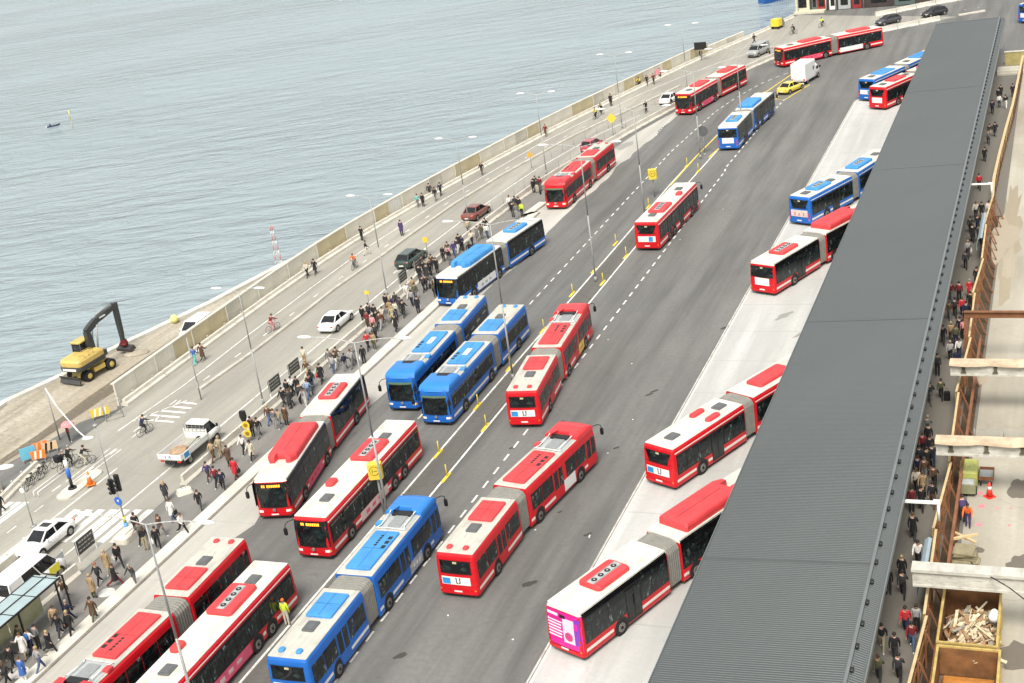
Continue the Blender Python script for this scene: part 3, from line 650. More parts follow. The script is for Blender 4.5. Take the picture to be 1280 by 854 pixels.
def make_bus(name, label, kind, paint, p, hn, hf, away, roof=None, ad=None, ad_r=None, rear_ad='u', frontgear=None, reargear=None, artic=True, L=18, group='articulated city buses'):
    """p: ground centre of the near end; hn/hf: compass heading near->far of the near and far section"""
    n_, f_ = math.radians(hn), math.radians(hf)
    dn = Vector((math.sin(n_), math.cos(n_), 0)); df = Vector((math.sin(f_), math.cos(f_), 0))
    Lr, g, Lf = {'V': (6.8, 1.5, 9.5), 'M': (7.6, 1.25, 9.1), 'S': (7.9, 1.25, 8.9)}[kind]
    # real vehicles are painted with their own dirt; root at the middle of the thing
    rf = roof or (ROOFW if kind == 'V' else ROOFC)
    def sub(o, d): return Matrix.Translation(o) @ Matrix.Rotation(math.atan2(-d.x, d.y), 4, 'Z')
    if not artic:
        d = dn if away else -dn; o = p+dn*L if away else p.copy()
        root = thing(name, label, 'bus', sub(o, d), group)
        spec = {'roof': rf, 'doors': [-1.2-.2, -6.4, -10.2], 'gear': frontgear or [('hatch', -2.7), ('pod', -4.6, .95, .62, .26, .62, 0), ('pod', -9.3, 3.0, 1.7, .26, .1, 4), ('hatch', -11.5)], 'ad': ad, 'rear_ad': rear_ad}
        section(root, Matrix(), kind, paint, L, True, True, [-2.8, -L+4.9, -L+3.3], spec)
        return root
    if away:
        pr = p+dn*Lr; d_r = dn; d_f = df; pa = pr+dn*(g/2); fb = pa+df*(g/2); of = fb+df*Lf; orr = pr
    else:
        d_f = -dn; d_r = -df; of = p.copy(); fb = p+dn*Lf; pa = fb+dn*(g/2); orr = pa+df*(g/2)
    root = thing(name, label, 'bus', sub(of, d_f), group); inv = root.matrix_world.inverted()
    Mf = Matrix(); Mr = inv @ sub(orr, d_r)
    sf = {'roof': rf, 'doors': [-1.35, -6.0] if kind != 'V' else [-1.0, -5.6], 'gear': frontgear or {'V': V_F, 'M': M_F, 'S': S_F}[kind], 'ad': ad}
    sr = {'roof': rf, 'doors': [-3.2] if kind != 'V' else [-2.9], 'gear': reargear or {'V': V_R, 'M': M_R, 'S': S_R}[kind], 'rear_ad': rear_ad, 'ad': ad_r}
    section(root, Mf, kind, paint, Lf, True, False, [-2.75, -Lf+1.15], sf)
    section(root, Mr, kind, paint, Lr, False, True, [-Lr+2.95 if kind != 'M' else -Lr+3.2], sr)
    bellows(root, Mf @ Matrix.Translation((0, -Lf, 0)), Mr)
    return root
BUS = {}
def near(x, y): return Vector((x, y, 0))
BUS[21] = make_bus('articulated_bus', 'red articulated bus with a pink advert covering its rear, beside the canopy', 'M', RED, near(.42, 61.49), 46.3, 49.0, True, rear_ad='full')
BUS[20] = make_bus('articulated_bus', 'red articulated bus with two small red roof pods, entering under the grey canopy', 'S', RED, near(8.16, 78.62), 47.4, 50, True)
BUS[19] = make_bus('articulated_bus', 'red articulated bus with blank white rear panel, before the blue bus at the canopy', 'M', RED, near(22.18, 110.57), 45.3, 49.0, True, rear_ad='white')
BUS[18] = make_bus('articulated_bus', 'blue articulated bus with people on its rear advert, nosing under the canopy', 'S', BLUE, near(29.88, 128.13), 47.3, 42, True, rear_ad='people', reargear=S_RB, frontgear=[('hatch', -2.4), ('pod', -6.3, 3.6, 1.5, .26, 0, 3)])
BUS[17] = make_bus('articulated_bus', 'red bus with cream roof beside the blue bus at the canopy\'s far end', 'S', RED, near(50.44, 169.9), 48.5, 48.5, True, rear_ad='white', reargear=S_R2)
BUS[16] = make_bus('articulated_bus', 'blue articulated bus at the far end of the canopy, left of the red one', 'S', BLUE, Vector(G(1071.7+11.5, 127.3, .0)), 47.5, 46.5, True, rear_ad='pic', reargear=[('hatch', -6.4), ('flat', -3.6, 3.4, 1.8, None)], frontgear=[('flat', -3.8, 3.6, 1.8, None), ('hatch', -7.6)])
BUS[6] = make_bus('articulated_bus', 'red articulated bus with a white low side panel, bending right in mid-lane', 'V', RED, near(-5.2, 68.79), 25.7, 33.2, True, ad=(1, -3.45, -5.0, ADW, 1.2, ADW))
BUS[7] = make_bus('articulated_bus', 'red articulated bus with a yellow side advert, beside the median in mid picture', 'V', RED, near(.06, 90.68), 17.4, 19.7, True, ad=(1, -3.4, -5.0, YEL, 1.15, RED))
BUS[5] = make_bus('articulated_bus', 'blue articulated bus with rounded blue front fairing, foremost in the picture', 'V', BLUE, near(-14.16, 60.59), 22.9, 23.4, True, ad=(1, -3.45, -5.2, pm('grey scrawled advert', (.5, .5, .5), .4, .4, 4), 1.1, ADW))
BUS[12] = make_bus('long_bus', 'red rigid bus with three axles driving away between the yellow median posts', 'S', RED, near(14.54, 127.2), 26.8, 26.8, True, artic=False, L=13.8, rear_ad='pic', group='three-axle red buses')
BUS[13] = make_bus('articulated_bus', 'blue and white roofed articulated bus driving away past the end of the median', 'M', BLUE, near(29.39, 160.69), 25.3, 29.3, True, rear_ad='white', frontgear=[('pod', -6.6, 4.2, 1.95, .42, 0, 0)])

def hdir(h): h = math.radians(h); return Vector((math.sin(h), math.cos(h), 0))
BUS[3] = make_bus('articulated_bus', 'red articulated bus with large red gas tank cover, at the kerb facing the viewer', 'M', RED, near(-17.46, 82.07), 12.6, 16.8, False, ad=(-1, -3.7, -6.9, PINK, 1.02, REDP))
BUS[4] = make_bus('long_bus', 'red rigid bus facing the viewer, right of the bus with the gas tank cover', 'S', RED, near(-14.28, 75.85), 23.3, 23.3, False, artic=False, L=14.4, ad=(-1, -4.3, -8.4, PALEP, 1.05, PINK), group='three-axle red buses')
a = G(365.4, 702, 2.95); b_ = G(289.5, 784.3, 2.95); h2 = math.degrees(math.atan2(a.x-b_.x, a.y-b_.y))
BUS[2] = make_bus('long_bus', 'red rigid bus with four roof fans and pink side advert, cut by lower edge', 'S', RED, near(-15.93, 71.42)-hdir(h2)*13.8, h2, h2, False, artic=False, L=13.8, ad=(-1, -4.2, -8.2, PINK, 1.05, PALEP), group='three-axle red buses')
BUS[1] = make_bus('articulated_bus', 'red articulated bus with black roof vents, cut by the lower edge', 'V', RED, near(-21.72, 68.74)-hdir(22.3)*.52-hdir(25.4)*10.25, 25.4, 22.3, False)
BUS[8] = make_bus('articulated_bus', 'blue articulated bus with headlights on, left of the two side by side', 'V', BLUE, near(-9.09, 96.91), 21.3, 20.3, False, frontgear=V_Fl)
BUS[9] = make_bus('articulated_bus', 'blue articulated bus beside the yellow posts, right of the two side by side', 'V', BLUE, near(-6.45, 93.34), 23.2, 23.0, False, frontgear=V_Fl)
BUS[10] = make_bus('articulated_bus', 'blue articulated bus with a large blue gas tank cover and a white side advert', 'M', BLUE, near(-5.3, 119.4), 30.0, 32.5, False, ad=(-1, -3.6, -7.2, ADW, 1.25, GREYL))
BUS[11] = make_bus('articulated_bus', 'red articulated bus with rounded red front, alone at the kerb', 'V', RED, near(7.06, 146.25), 24.6, 26.5, False)
BUS[14] = make_bus('articulated_bus', 'red articulated bus with pink side advert arriving beside the white car', 'S', RED, near(27.66, 182.8), 35.4, 39.0, False, frontgear=[('hatch', -2.3), ('pod', -5.8, 3.6, 1.6, .26, 0, 0)], reargear=[('pod', -4.2, 3.6, 1.6, .26, 0, 0)], ad=(-1, -3.7, -6.9, PINK, 1.02, REDP))
BUS[15] = make_bus('articulated_bus', 'red articulated bus crossing at the far end behind the white box van', 'S', RED, near(46.1, 205.3), 70.0, 76.0, False, frontgear=[('hatch', -2.3), ('pod', -5.8, 3.6, 1.6, .26, 0, 0)], reargear=[('pod', -4.2, 3.6, 1.6, .26, 0, 0)], ad=(-1, -3.7, -6.9, PINK, 1.02, REDP), ad_r=(-1, -.3, -4.2, ADW, 1.1, ADW))
BUS[22] = make_bus('long_bus', 'blue bus cut by the upper right corner', 'S', BLUE, G(1271.7, 29.5)+hdir(60)*0+Vector((1.27*math.cos(math.radians(60)), -1.27*math.sin(math.radians(60)), 0)), 60, 60, True, artic=False, L=12, rear_ad='white', group='far blue bus')
# ------------------------------------------------------------------ small builders
STEEL = pm('galvanised steel', (.33, .335, .32), .5, .12, 3, metal=.2)
LAMPM = pm('white lamp enamel', (.80, .80, .77), .4, .05)
CONCW = pm('pale precast concrete', (.64, .605, .52), .85, .15, .6, dirt=.35, bump=.3)
CONCD = pm('weathered precast concrete', (.50, .47, .39), .88, .2, .7, dirt=.5, bump=.3)
TAN = pm('plywood panel tan', (.47, .40, .25), .8, .15, .8, dirt=.2)
PANC = pm('pale concrete wall panel', (.62, .585, .49), .85, .12, .7, dirt=.25)
PANO = pm('ochre wall panel', (.50, .43, .27), .85, .15, .7, dirt=.25)
DKSIGN = pm('dark grey sign board', (.055, .055, .05), .5, .1); SGN_TXT = pm('light sign lettering', (.42, .42, .38), .5, .2, 9)
YSIGN = pm('yellow sign plate', (.74, .56, .06), .45, .08); YPOST = pm('yellow plastic post', (.78, .62, .03), .5, .1)
def prism_along(mb, prof, L, mat=0, y0=0):
    """profile (x,z) pushed along y"""
    mb.loft([[(x, y0, z) for x, z in prof], [(x, y0+L, z) for x, z in prof]], mat)
JER = [(-.30, 0), (-.30, .10), (-.12, .30), (-.09, .80), (.09, .80), (.12, .30), (.30, .10), (.30, 0)]
def seg_frame(a, b): 
    d = b-a; return Matrix.Translation(a) @ Matrix.Rotation(math.atan2(-d.x, d.y), 4, 'Z'), d.length
def jersey_row(pts, Ls, group, label, m, prof=JER, gap=.06, skip=()):
    q = resample(pts, Ls)
    for i, (a, b) in enumerate(zip(q[:-1], q[1:])):
        if i in skip: continue
        M, L = seg_frame(a, b); mb = MB()
        n = 3; rings = []
        for k in range(n+1):
            y = gap+(L-2*gap)*k/n; rings.append([(x+random.uniform(-.006, .006), y, z+(random.uniform(-.008, .008) if z > 0 else 0)) for x, z in prof])
        mb.loft(rings)
        o = mb.build('concrete_barrier', m, None, M); tag(o, label, 'barrier', group)
        mb = MB()
        for y in (L*.25, L*.75): mb.box((0, y, prof[len(prof)//2][1]+.02 if False else .82), (.08, .16, .06))
        mb.box((0, L/2, .10), (.62, .5, .12)); mb.build('lifting_slot', BLK if False else m, o)
# sea side: low barriers in front of the tall panel wall
SR = [(-.34, 0), (-.34, .22), (-.16, .36), (-.13, .62), (.13, .62), (.16, .36), (.34, .22), (.34, 0)]
jersey_row(WALLRAIL, 6.0, 'barriers along the foot of the quay wall', 'low pale concrete barrier at the foot of the tall quay wall', CONCW, SR)
wl = off(WALLRAIL, -.62); q = resample(wl, 3.0)
wall = thing('quay_wall', 'tall wall of tan and grey panels between the seaside road and the water', 'wall', Matrix.Translation(q[0]))
inv = wall.matrix_world.inverted(); kinds = []
for i, (a, b) in enumerate(zip(q[:-1], q[1:])):
    if i > 49: break
    M, L = seg_frame(a, b); mb = MB(); h = 2.0 if i < 46 else 1.3; mb.box((0, L/2, h/2), (.14, L-.04, h)); 
    kk = PANO if (i in (3, 4, 5, 12, 13, 16, 22, 23, 28, 32, 33, 37, 38, 41, 44, 45)) else (CONCD if i % 7 == 6 else PANC)
    mb.build('wall_panel', kk, wall, inv @ M)
    mb = MB(); mb.box((-.09, L/2, h+.01), (.36, L-.02, .10)); mb.build('wall_cap', CONCW, wall, inv @ M)
    if i % 2 == 0:
        mb = MB(); mb.box((.09, 0.02, h/2), (.08, .10, h-.1)); mb.build('wall_post', CONCW, wall, inv @ M)
mb = MB(); mb.box((.10, 1.5, 1.15), (.02, 1.9, 1.4)); mb.build('poster', pm('pale poster', (.62, .61, .57), .6, .2, 3), wall, inv @ seg_frame(q[17], q[18])[0])
# barriers between the seaside road and the footway, bus bay
jersey_row(RAIL6, 4.0, 'barriers between the seaside road and the footway', 'waist-high pale concrete barrier between the seaside road and the footway', CONCW)
p0 = R(44, -59.6); jersey_row([p0, R(63.4, -59.2)], 4.0, 'barriers beside the bus shelter', 'pale concrete barrier between the white van and the footway', CONCW)
o = MB(); o.loft([rrect(1.2, 1.9, .3, 3, 0), rrect(1.2, 1.9, .3, 3, .4), rrect(1.0, 1.7, .3, 3, .5)]); o = o.build('concrete_block', CONCW, None, pose(R(64.6, -58.7), -HD)); tag(o, 'pale concrete block at the zebra crossing beneath the blue crossing sign', 'block')
mb = MB(); mb.box((0, 0, .04), (.5, .9, .08)); mb.build('slab', CONCW, o, Matrix.Translation((0, 0, .5)))
o = MB(); o.loft([rrect(1.2, .9, .2, 3, 0), rrect(1.0, .7, .2, 3, .3), rrect(.5, .3, .1, 3, .38)]); o = o.build('fence_footing', CONCW, None, pose(G(231, 616), .4)); tag(o, 'pale concrete fence foot with two holes on the footway', 'fence foot')
mb = MB()
for q_ in (-.12, .12): mb.cyl((q_, 0, .37), (q_, 0, .40), .04, None, 8)
mb.build('hole', BLK, o)
# far barriers on the outer side of the road bend
far_rail = px([(1094, 21), (1125, 15), (1165, 6.5), (1197, 1), (1240, -8)])
jersey_row(far_rail, 4.0, 'barriers by the far building', 'pale concrete barrier beyond the dark parked cars', CONCW)
jersey_row(px([(1198, 20), (1225, 16.5), (1250, 8)]), 5.0, 'low kerb blocks at the road bend', 'low pale kerb block where the far roads part', CONCW, [(-.2, 0), (-.2, .25), (.2, .25), (.2, 0)])
jersey_row(px([(0, 632), (13, 619), (33, 598), (60, 574), (72, 563)]), 3.0, 'barriers behind the parked bicycles', 'pale concrete barrier behind the parked bicycles', CONCW, SR)
o = MB(); o.loft([rrect(2.2, 5.5, .2, 2, 0), rrect(2.2, 5.5, .2, 2, 1.1), rrect(2.0, 5.3, .2, 2, 1.2)]); o = o.build('concrete_block', CONCD, None, pose(R(66.8, -74.6), -HD)); tag(o, 'large tan concrete block at the left edge by the bicycles', 'block')
# wall along lower left between the two roads
jersey_row([R(44, -65.2), R(65.5, -65.2)], 5.0, 'low walls left of the white car', 'low pale concrete wall left of the white sedan', CONCW, [(-.35, 0), (-.35, .75), (.35, .75), (.35, 0)])
# ------------------------------------------------------------------ wire fence with boards
def fence(name, label, pts, step, h, wires, m=STEEL, t=.02, z0=0):
    q = resample(pts, step); root = thing(name, label, 'fence', Matrix.Translation(q[0])); inv = root.matrix_world.inverted()
    for p in q:
        mb = MB(); mb.cyl((0, 0, z0), (0, 0, h), t, None, 6); mb.build('post', m, root, inv @ Matrix.Translation(p))
    mb = MB(); r0 = q[0]
    for k in range(wires):
        z = h-.05-k*(h-z0-.3)/max(wires-1, 1)
        for a, b in zip(q[:-1], q[1:]): mb.cyl((a-r0)+Vector((0, 0, z)), (b-r0)+Vector((0, 0, z)), .011, None, 4)
    mb.build('wire', m, root); return root
wf = off(resample(RAIL6, 1.0), -.0); 
fence('wire_fence', 'thin wire fence on the barrier between the parked cars and the waiting people', wf[62:104], 3.0, 2.3, 2, STEEL, .02, .8)
fence('wire_fence', 'thin wire fence beside the red bus alone at the kerb', off(resample(MED1, 1.0), 2.6)[72:112], 3.0, 1.6, 2, STEEL, .02, 0)
def board(p, yaw, w, h, z, label, slot, m=DKSIGN):
    root = thing('sign_board', label, 'sign', pose(p, yaw), 'dark boards on the barrier')
    mb = MB(); mb.box((0, 0, z+h/2), (.05, w, h)); bd = mb.build('board', m, root)
    for sx in (-1, 1):
        mb = MB(); rr = random.Random(slot)
        for r_ in range(3):
            y = -w/2+.15+rr.random()*.2
            while y < w/2-.35:
                l = rr.uniform(.12, .3); mb.box((sx*.032, y+l/2, z+h-.22-r_*h*.27), (.012, l, .06+.05*(r_ == 0))); y += l+rr.uniform(.05, .12)
        mb.build('lettering', SGN_TXT, bd)
    for y in (-w/2+.05, w/2-.05):
        mb = MB(); mb.box((0, y, (z+h)/2), (.07, .06, z+h)); mb.build('post', LAMPM, root)
for i, (s_, lb) in enumerate(((62.3, 'dark lettered board on the barrier right of the white sedan'), (87.9, 'dark lettered board beside the lamp post, lower of two'), (91.2, 'dark lettered board on the barrier behind the walking crowd'), (113.3, 'dark lettered board on the barrier below the dark green car'), (117.0, 'small dark lettered board beside the boot of the dark green car'))):
    board(R(s_-.1, -60.3 if i else -60.15), -HD, 1.9, 1.05, .45, lb, i)
b_ = MB(); b_.box((0, 0, .8), (.05, 1.6, 1.0)); o = b_.build('back_panel', GREYL, None, pose(R(59.7, -60.6), -HD)); tag(o, 'plain grey panel on the barrier between the white van and the dark board', 'panel')
mb = MB(); mb.box((0, .8, .7), (.06, .05, 1.4)); mb.box((0, -.8, .7), (.06, .05, 1.4)); mb.build('post', LAMPM, o)
# ------------------------------------------------------------------ lamps
def twin_lamp(base, h, span, label, group, thick=.10, sign=None):
    root = thing('street_lamp', label, 'street lamp', pose(base, -HD), group)
    mb = MB(); mb.cyl((0, 0, 0), (0, 0, h*.5), thick, thick*.8, 10); mb.cyl((0, 0, h*.5), (0, 0, h), thick*.8, thick*.5, 10); mb.cyl((0, 0, 0), (0, 0, .5), thick*1.7, thick*1.5, 10); mb.build('pole', STEEL, root)
    for q in (-1, 1):
        mb = MB(); n = 8; mb.tube([(q*span/2*i/n, 0, h-.05+.45*math.sin(math.pi/2*i/n)-.1*(i/n)**2) for i in range(n+1)], thick*.36, 6); a = mb.build('arm', pm('pale grey lamp arm', (.5, .5, .47), .5), root)
        mb = MB(); x = q*(span/2+.3); mb.ell((x, 0, h+.32), (.52, .17, .10), 0, 12, 5, -.6); mb.build('lamp_head', LAMPM, a)
    return root
def top2base(u, v, h): p = G(u, v, h); p.z = 0; return p
H1 = 13.0
for i, ((u, v), lb) in enumerate((((183, 655), 'tall twin-armed lamp between the two foremost red buses at lower left'), ((433, 428), 'tall twin-armed lamp carrying a yellow sign between the three-axle red bus and the blue one'), ((598, 281), 'tall twin-armed lamp right of the two side by side blue buses'), ((713, 184), 'tall twin-armed lamp on the median above the bus with the yellow advert'), ((792, 138), 'tall twin-armed lamp with a yellow sign left of the departing three-axle bus'), ((866, 90), 'tall twin-armed lamp at the blue bus near the end of the median'), ((920, 62), 'tall twin-armed lamp in front of the far red articulated bus'))):
    p = top2base(u, v, H1 if i < 4 else (11.6 if i == 4 else 10.5))
    s_, t_ = ST(p)
    if i < 4: p = R(s_, -40.6)
    twin_lamp(p, H1 if i < 4 else (11.6 if i == 4 else 10.5), 6.4, lb, 'tall lamps along the median', .085)
for i, ((u, v), lb) in enumerate((((298, 365), 'twin-armed lamp post by the two dark boards on the barrier'), ((462, 248), 'twin-armed lamp post below the dark green car'), ((570, 176), 'twin-armed lamp post beside the brown car'), ((670, 119), 'twin-armed lamp post against the water behind the bus alone at the kerb'), ((768, 70), 'twin-armed lamp post behind the person in black at the quay wall'), ((852, 33), 'farthest twin-armed lamp post against the water'))):
    p = top2base(u, v, 9.8); twin_lamp(p, 9.8, 3.4, lb, 'lamps along the seaside road', .065)
o = thing('street_lamp', 'short lamp post in the cycle lane near the white van roof', 'street lamp', pose(R(86.2, -66.7)))
mb = MB(); mb.cyl((0, 0, 0), (0, 0, 5.6), .06, .045, 8); mb.build('pole', STEEL, o)
mb = MB(); mb.box((0, 0, 1.4), (.1, .3, .5)); mb.build('control_box', GREYL, o)
# lamp with curved arm by the quay dirt
o = thing('street_lamp', 'lamp with a long curved white arm over the quay dirt', 'street lamp', pose(G(75, 550), 0))
mb = MB(); mb.cyl((0, 0, 0), (0, 0, 4.6), .07, .05, 8); mb.build('pole', STEEL, o)
tip = G(104, 537, 4.0)-G(75, 550); tip = Vector((tip.x, tip.y, 3.0))
mb = MB(); mb.tube([(0, 0, 4.6), tip*.25+Vector((0, 0, 3.0)), tip*.5+Vector((0, 0, 2.0)), tip*.8+Vector((0, 0, .85)), tip+Vector((0, 0, .35))], .06, 6); mb.ell(tip+Vector((.2, -.1, .3)), (.5, .25, .12), 0, 10, 4); mb.build('arm', LAMPM, o)
o = thing('street_lamp', 'white lamp head on a pole at the left edge above the bicycles', 'street lamp', pose(G(-12, 640), 0))
mb = MB(); mb.cyl((0, 0, 0), (0, 0, 5.0), .07, .05, 8); mb.build('pole', STEEL, o)
tp = G(5, 584, 5.0)-G(-12, 640); mb = MB(); mb.tube([(0, 0, 5.0), (tp.x*.8, tp.y*.8, 5.0)], .04, 6); mb.ell((tp.x, tp.y, 5.0), (.75, .35, .14), 0, 12, 5); mb.build('lamp_head', LAMPM, o)
# masts with road signs
def sign_pole(name, label, p, h, items, r=.045, cat='sign', yaw=-HD):
    root = thing(name, label, cat, pose(p, yaw)); mb = MB(); mb.cyl((0, 0, 0), (0, 0, h), r, None, 8); mb.cyl((0, 0, 0), (0, 0, .12), .25, .15, 10); mb.build('pole', STEEL, root)
    for it in items:
        k, z, sz, m = it[:4]; mb = MB()
        if k == 'disc': mb.cyl((0, -.07, z), (0, -.10, z), sz, None, 18)
        elif k == 'sq': mb.box((0, -.08, z), (sz, .03, it[4]))
        elif k == 'tri': mb.loft([[(math.sin(a)*sz, y, z+math.cos(a)*sz) for a in (0, 2.094, 4.189)] for y in (-.07, -.10)])
        elif k == 'dia': mb.loft([[(math.sin(a)*sz, y, z+math.cos(a)*sz) for a in (0, 1.571, 3.142, 4.712)] for y in (-.07, -.10)])
        pl = mb.build('sign_plate', m, root)
        if len(it) > 5:
            mb = MB(); mb.cyl((0, -.10, z+.05), (0, -.112, z+.05), sz*.30, None, 14, 0)
            pl2 = mb.build('sign_emblem', it[5], pl)
            mb = MB(); mb.cyl((0, -.112, z+.05), (0, -.118, z+.05), sz*.22, None, 14, 0); mb.box((0, -.125, z+.05), (sz*.36, .01, .09)); mb.build('sign_ring', m, pl)
    return root
YD = pm('dark marking on yellow', (.30, .20, .01), .5)
# yellow bus sign boxes on two of the tall lamps' poles stand on their own brackets
for (u, v, bs, lb, zz) in ((468, 588, (480, 645), 'yellow sign box on the lamp pole in front of the three-axle red bus', 2.4), (811, 218, (818.5, 247), 'yellow sign box on the pole left of the departing three-axle red bus', 2.0)):
    bp = G(*bs); best = min(((G(u, v, z*.1).xy-bp.xy).length, z*.1) for z in range(10, 70)); z = best[1]
    root = thing('yellow_sign', lb, 'sign', pose(bp, -HD*.3)); mb = MB(); mb.cyl((0, .2, 0), (0, .2, z), .085 if u < 500 else .07, None, 10); mb.build('pole', STEEL, root)
    mb = MB(); mb.loft([rrect(.95, .55, .15, 3, z-.55), rrect(.95, .55, .15, 3, z+.55)]); bx = mb.build('sign_box', YSIGN, root)
    mb = MB(); mb.cyl((0, -.28, z+.1), (0, -.295, z+.1), .33, None, 18); mb.build('sign_ring', YD, bx)
    mb = MB(); mb.cyl((0, -.295, z+.1), (0, -.31, z+.1), .28, None, 18); mb.build('sign_face', YSIGN, bx)
    mb = MB(); mb.box((-.12, -.315, z+.1), (.07, .01, .26)); mb.box((.1, -.315, z+.1), (.22, .01, .07)); mb.build('sign_emblem', YD, bx)
sign_pole('round_sign', 'round grey sign seen from behind at the end of the median', G(881, 193), 3.4, [('disc', 2.9, .65, GREY)])
sign_pole('road_sign', 'orange and yellow road sign behind the bus alone at the kerb', G(665, 212), 2.4, [('tri', 1.9, .5, pm('orange sign plate', (.85, .35, .03), .5))])
sign_pole('road_sign', 'yellow diamond road sign between the cyclists and the pink car', G(767, 172), 3.0, [('dia', 2.6, .7, YSIGN)])
sign_pole('road_sign', 'small yellow sign at the gathering of people on the footway', G(463, 389), 2.4, [('sq', 1.9, .5, YSIGN, .35)])
sign_pole('road_sign', 'small yellow square sign right of the dark green car', G(535, 320), 2.4, [('sq', 1.8, .55, YSIGN, .6)])
# mobile signal with yellow roundels by the crowd
root = thing('traffic_signal', 'black signal head above two yellow roundels on the footway crowd\'s left', 'traffic signal', pose(G(311, 552), -.3))
mb = MB(); mb.cyl((0, 0, 0), (0, 0, 2.0), .05, None, 8); mb.build('pole', YPOST, root)
mb = MB(); mb.loft([rrect(.35, .24, .12, 3, 1.75), rrect(.6, .28, .12, 3, 2.15), rrect(.5, .25, .1, 3, 2.6)]); mb.build('signal_head', BLK, root)
for z in (1.45, .75):
    mb = MB(); mb.cyl((0.12, -.1, z), (0.12, -.15, z), .32, None, 18); d_ = mb.build('roundel', YSIGN, root)
    mb = MB(); mb.cyl((0.12, -.15, z), (0.12, -.16, z), .18, None, 14); mb.build('roundel_mark', YD, d_)
# traffic light at the crossing
root = thing('traffic_light', 'black traffic light seen from behind at the zebra crossing', 'traffic light', pose(G(160, 666), -.5))
mb = MB(); mb.cyl((0, 0, 0), (0, 0, 4.4), .06, None, 8); mb.build('pole', STEEL, root)
for x in (-.32, .30):
    mb = MB(); mb.loft([rrect(.34, .22, .06, 2, 3.3 if x > 0 else 3.0), rrect(.36, .24, .06, 2, 4.5 if x > 0 else 4.1)], 0, False); hd = mb.build('signal_head', BLK, root, Matrix.Translation((x, 0, 0)))
    mb = MB()
    for k in range(3): mb.cyl((0, -.12, 3.5+.35*k-(0 if x > 0 else .3)), (0, -.3, 3.46+.35*k-(0 if x > 0 else .3)), .13, None, 10)
    mb.build('hood', BLK, hd)
BSG = pm('blue sign enamel', (.03, .14, .55), .4, .05)
mb = MB(); mb.cyl((0, -.08, 2.5), (0, -.11, 2.5), .33, None, 16); sg = mb.build('sign_plate', BSG, root); mb = MB(); mb.cyl((0, -.11, 2.55), (0, -.12, 2.55), .12, None, 3); mb.build('sign_emblem', PW, sg)
mb = MB(); mb.cyl((0, 0, .9), (0, 0, 1.25), .12, None, 10); mb.build('button_box', YSIGN, root)
mb = MB(); mb.cyl((0, 0, .1), (0, 0, .8), .15, None, 10); mb.build('blue_sleeve', pm('pale blue sleeve', (.12, .35, .6), .5), root)
# tall thin pole with cantilever, left of it
root = thing('street_pole', 'thin leaning-looking steel pole between the cyclists and the traffic light', 'pole', pose(G(141, 612), 0))
mb = MB(); mb.cyl((0, 0, 0), (0, 0, 5.2), .05, .04, 8); mb.build('pole', STEEL, root); mb = MB(); mb.ell((0, 0, 5.25), (.2, .2, .1)); mb.build('pole_cap', STEEL, root)
sign_pole('road_sign', 'pale sign pole beside the white sedan', G(42, 658), 3.3, [('disc', 2.9, .2, LAMPM)], .04)
# blue-white bollard and the orange cone on the cycle-lane island
isl = MB(); isl.loft([rrect(1.3, 4.6, .6, 5, 0), rrect(1.3, 4.6, .6, 5, .14), rrect(1.15, 4.45, .55, 5, .18)])
o = isl.build('traffic_island', CONCW, None, pose(G(100, 607), -HD)); struct(o)
root = thing('bollard', 'blue and white keep-side bollard on the small traffic island', 'bollard', pose(G(91.5, 613)+Vector((0, 0, .18)), 0))
mb = MB(); mb.cyl((0, 0, 0), (0, 0, .12), .35, .3, 12); mb.cyl((0, 0, .12), (0, 0, .9), .13, .11, 10); mb.build('base', BLK, root)
mb = MB(); mb.cyl((0, 0, .9), (0, 0, 1.7), .17, .15, 10); mb.build('blue_shaft', BSG, root); mb = MB(); mb.cyl((0, 0, 1.7), (0, 0, 2.3), .15, .14, 10); mb.build('white_shaft', LAMPM, root)
ORG = pm('orange plastic', (.85, .22, .03), .5, .1)
def cone(p, h, label, m=ORG, grp=None):
    root = thing('traffic_cone', label, 'traffic cone', pose(p, .3), grp); mb = MB(); mb.loft([rrect(h*.6, h*.6, .04, 2, 0), rrect(h*.6, h*.6, .04, 2, .05)]); mb.build('base', m, root)
    mb = MB(); mb.cyl((0, 0, .05), (0, 0, h), h*.22, h*.06, 12); mb.build('cone', m, root); mb = MB(); mb.cyl((0, 0, h*.55), (0, 0, h*.75), h*.145, h*.105, 12); mb.build('white_band', LAMPM, root)
cone(G(114, 608)+Vector((0, 0, .18)), 1.05, 'orange and white marker on the small traffic island')
root = thing('bike_rail', 'bent steel cycle rail beside the small traffic island', 'rail', pose(R(71, -69.8), -HD))
mb = MB(); mb.tube([(-.4, -2, 0), (-.4, -2, .5), (-.4, 2, .5), (-.4, 2, 0)], .03, 6); mb.tube([(-.1, -1.9, .0), (-.1, -1.9, .4), (-.1, 2.1, .4), (-.1, 2.1, 0)], .03, 6); mb.build('rail', LAMPM, root)
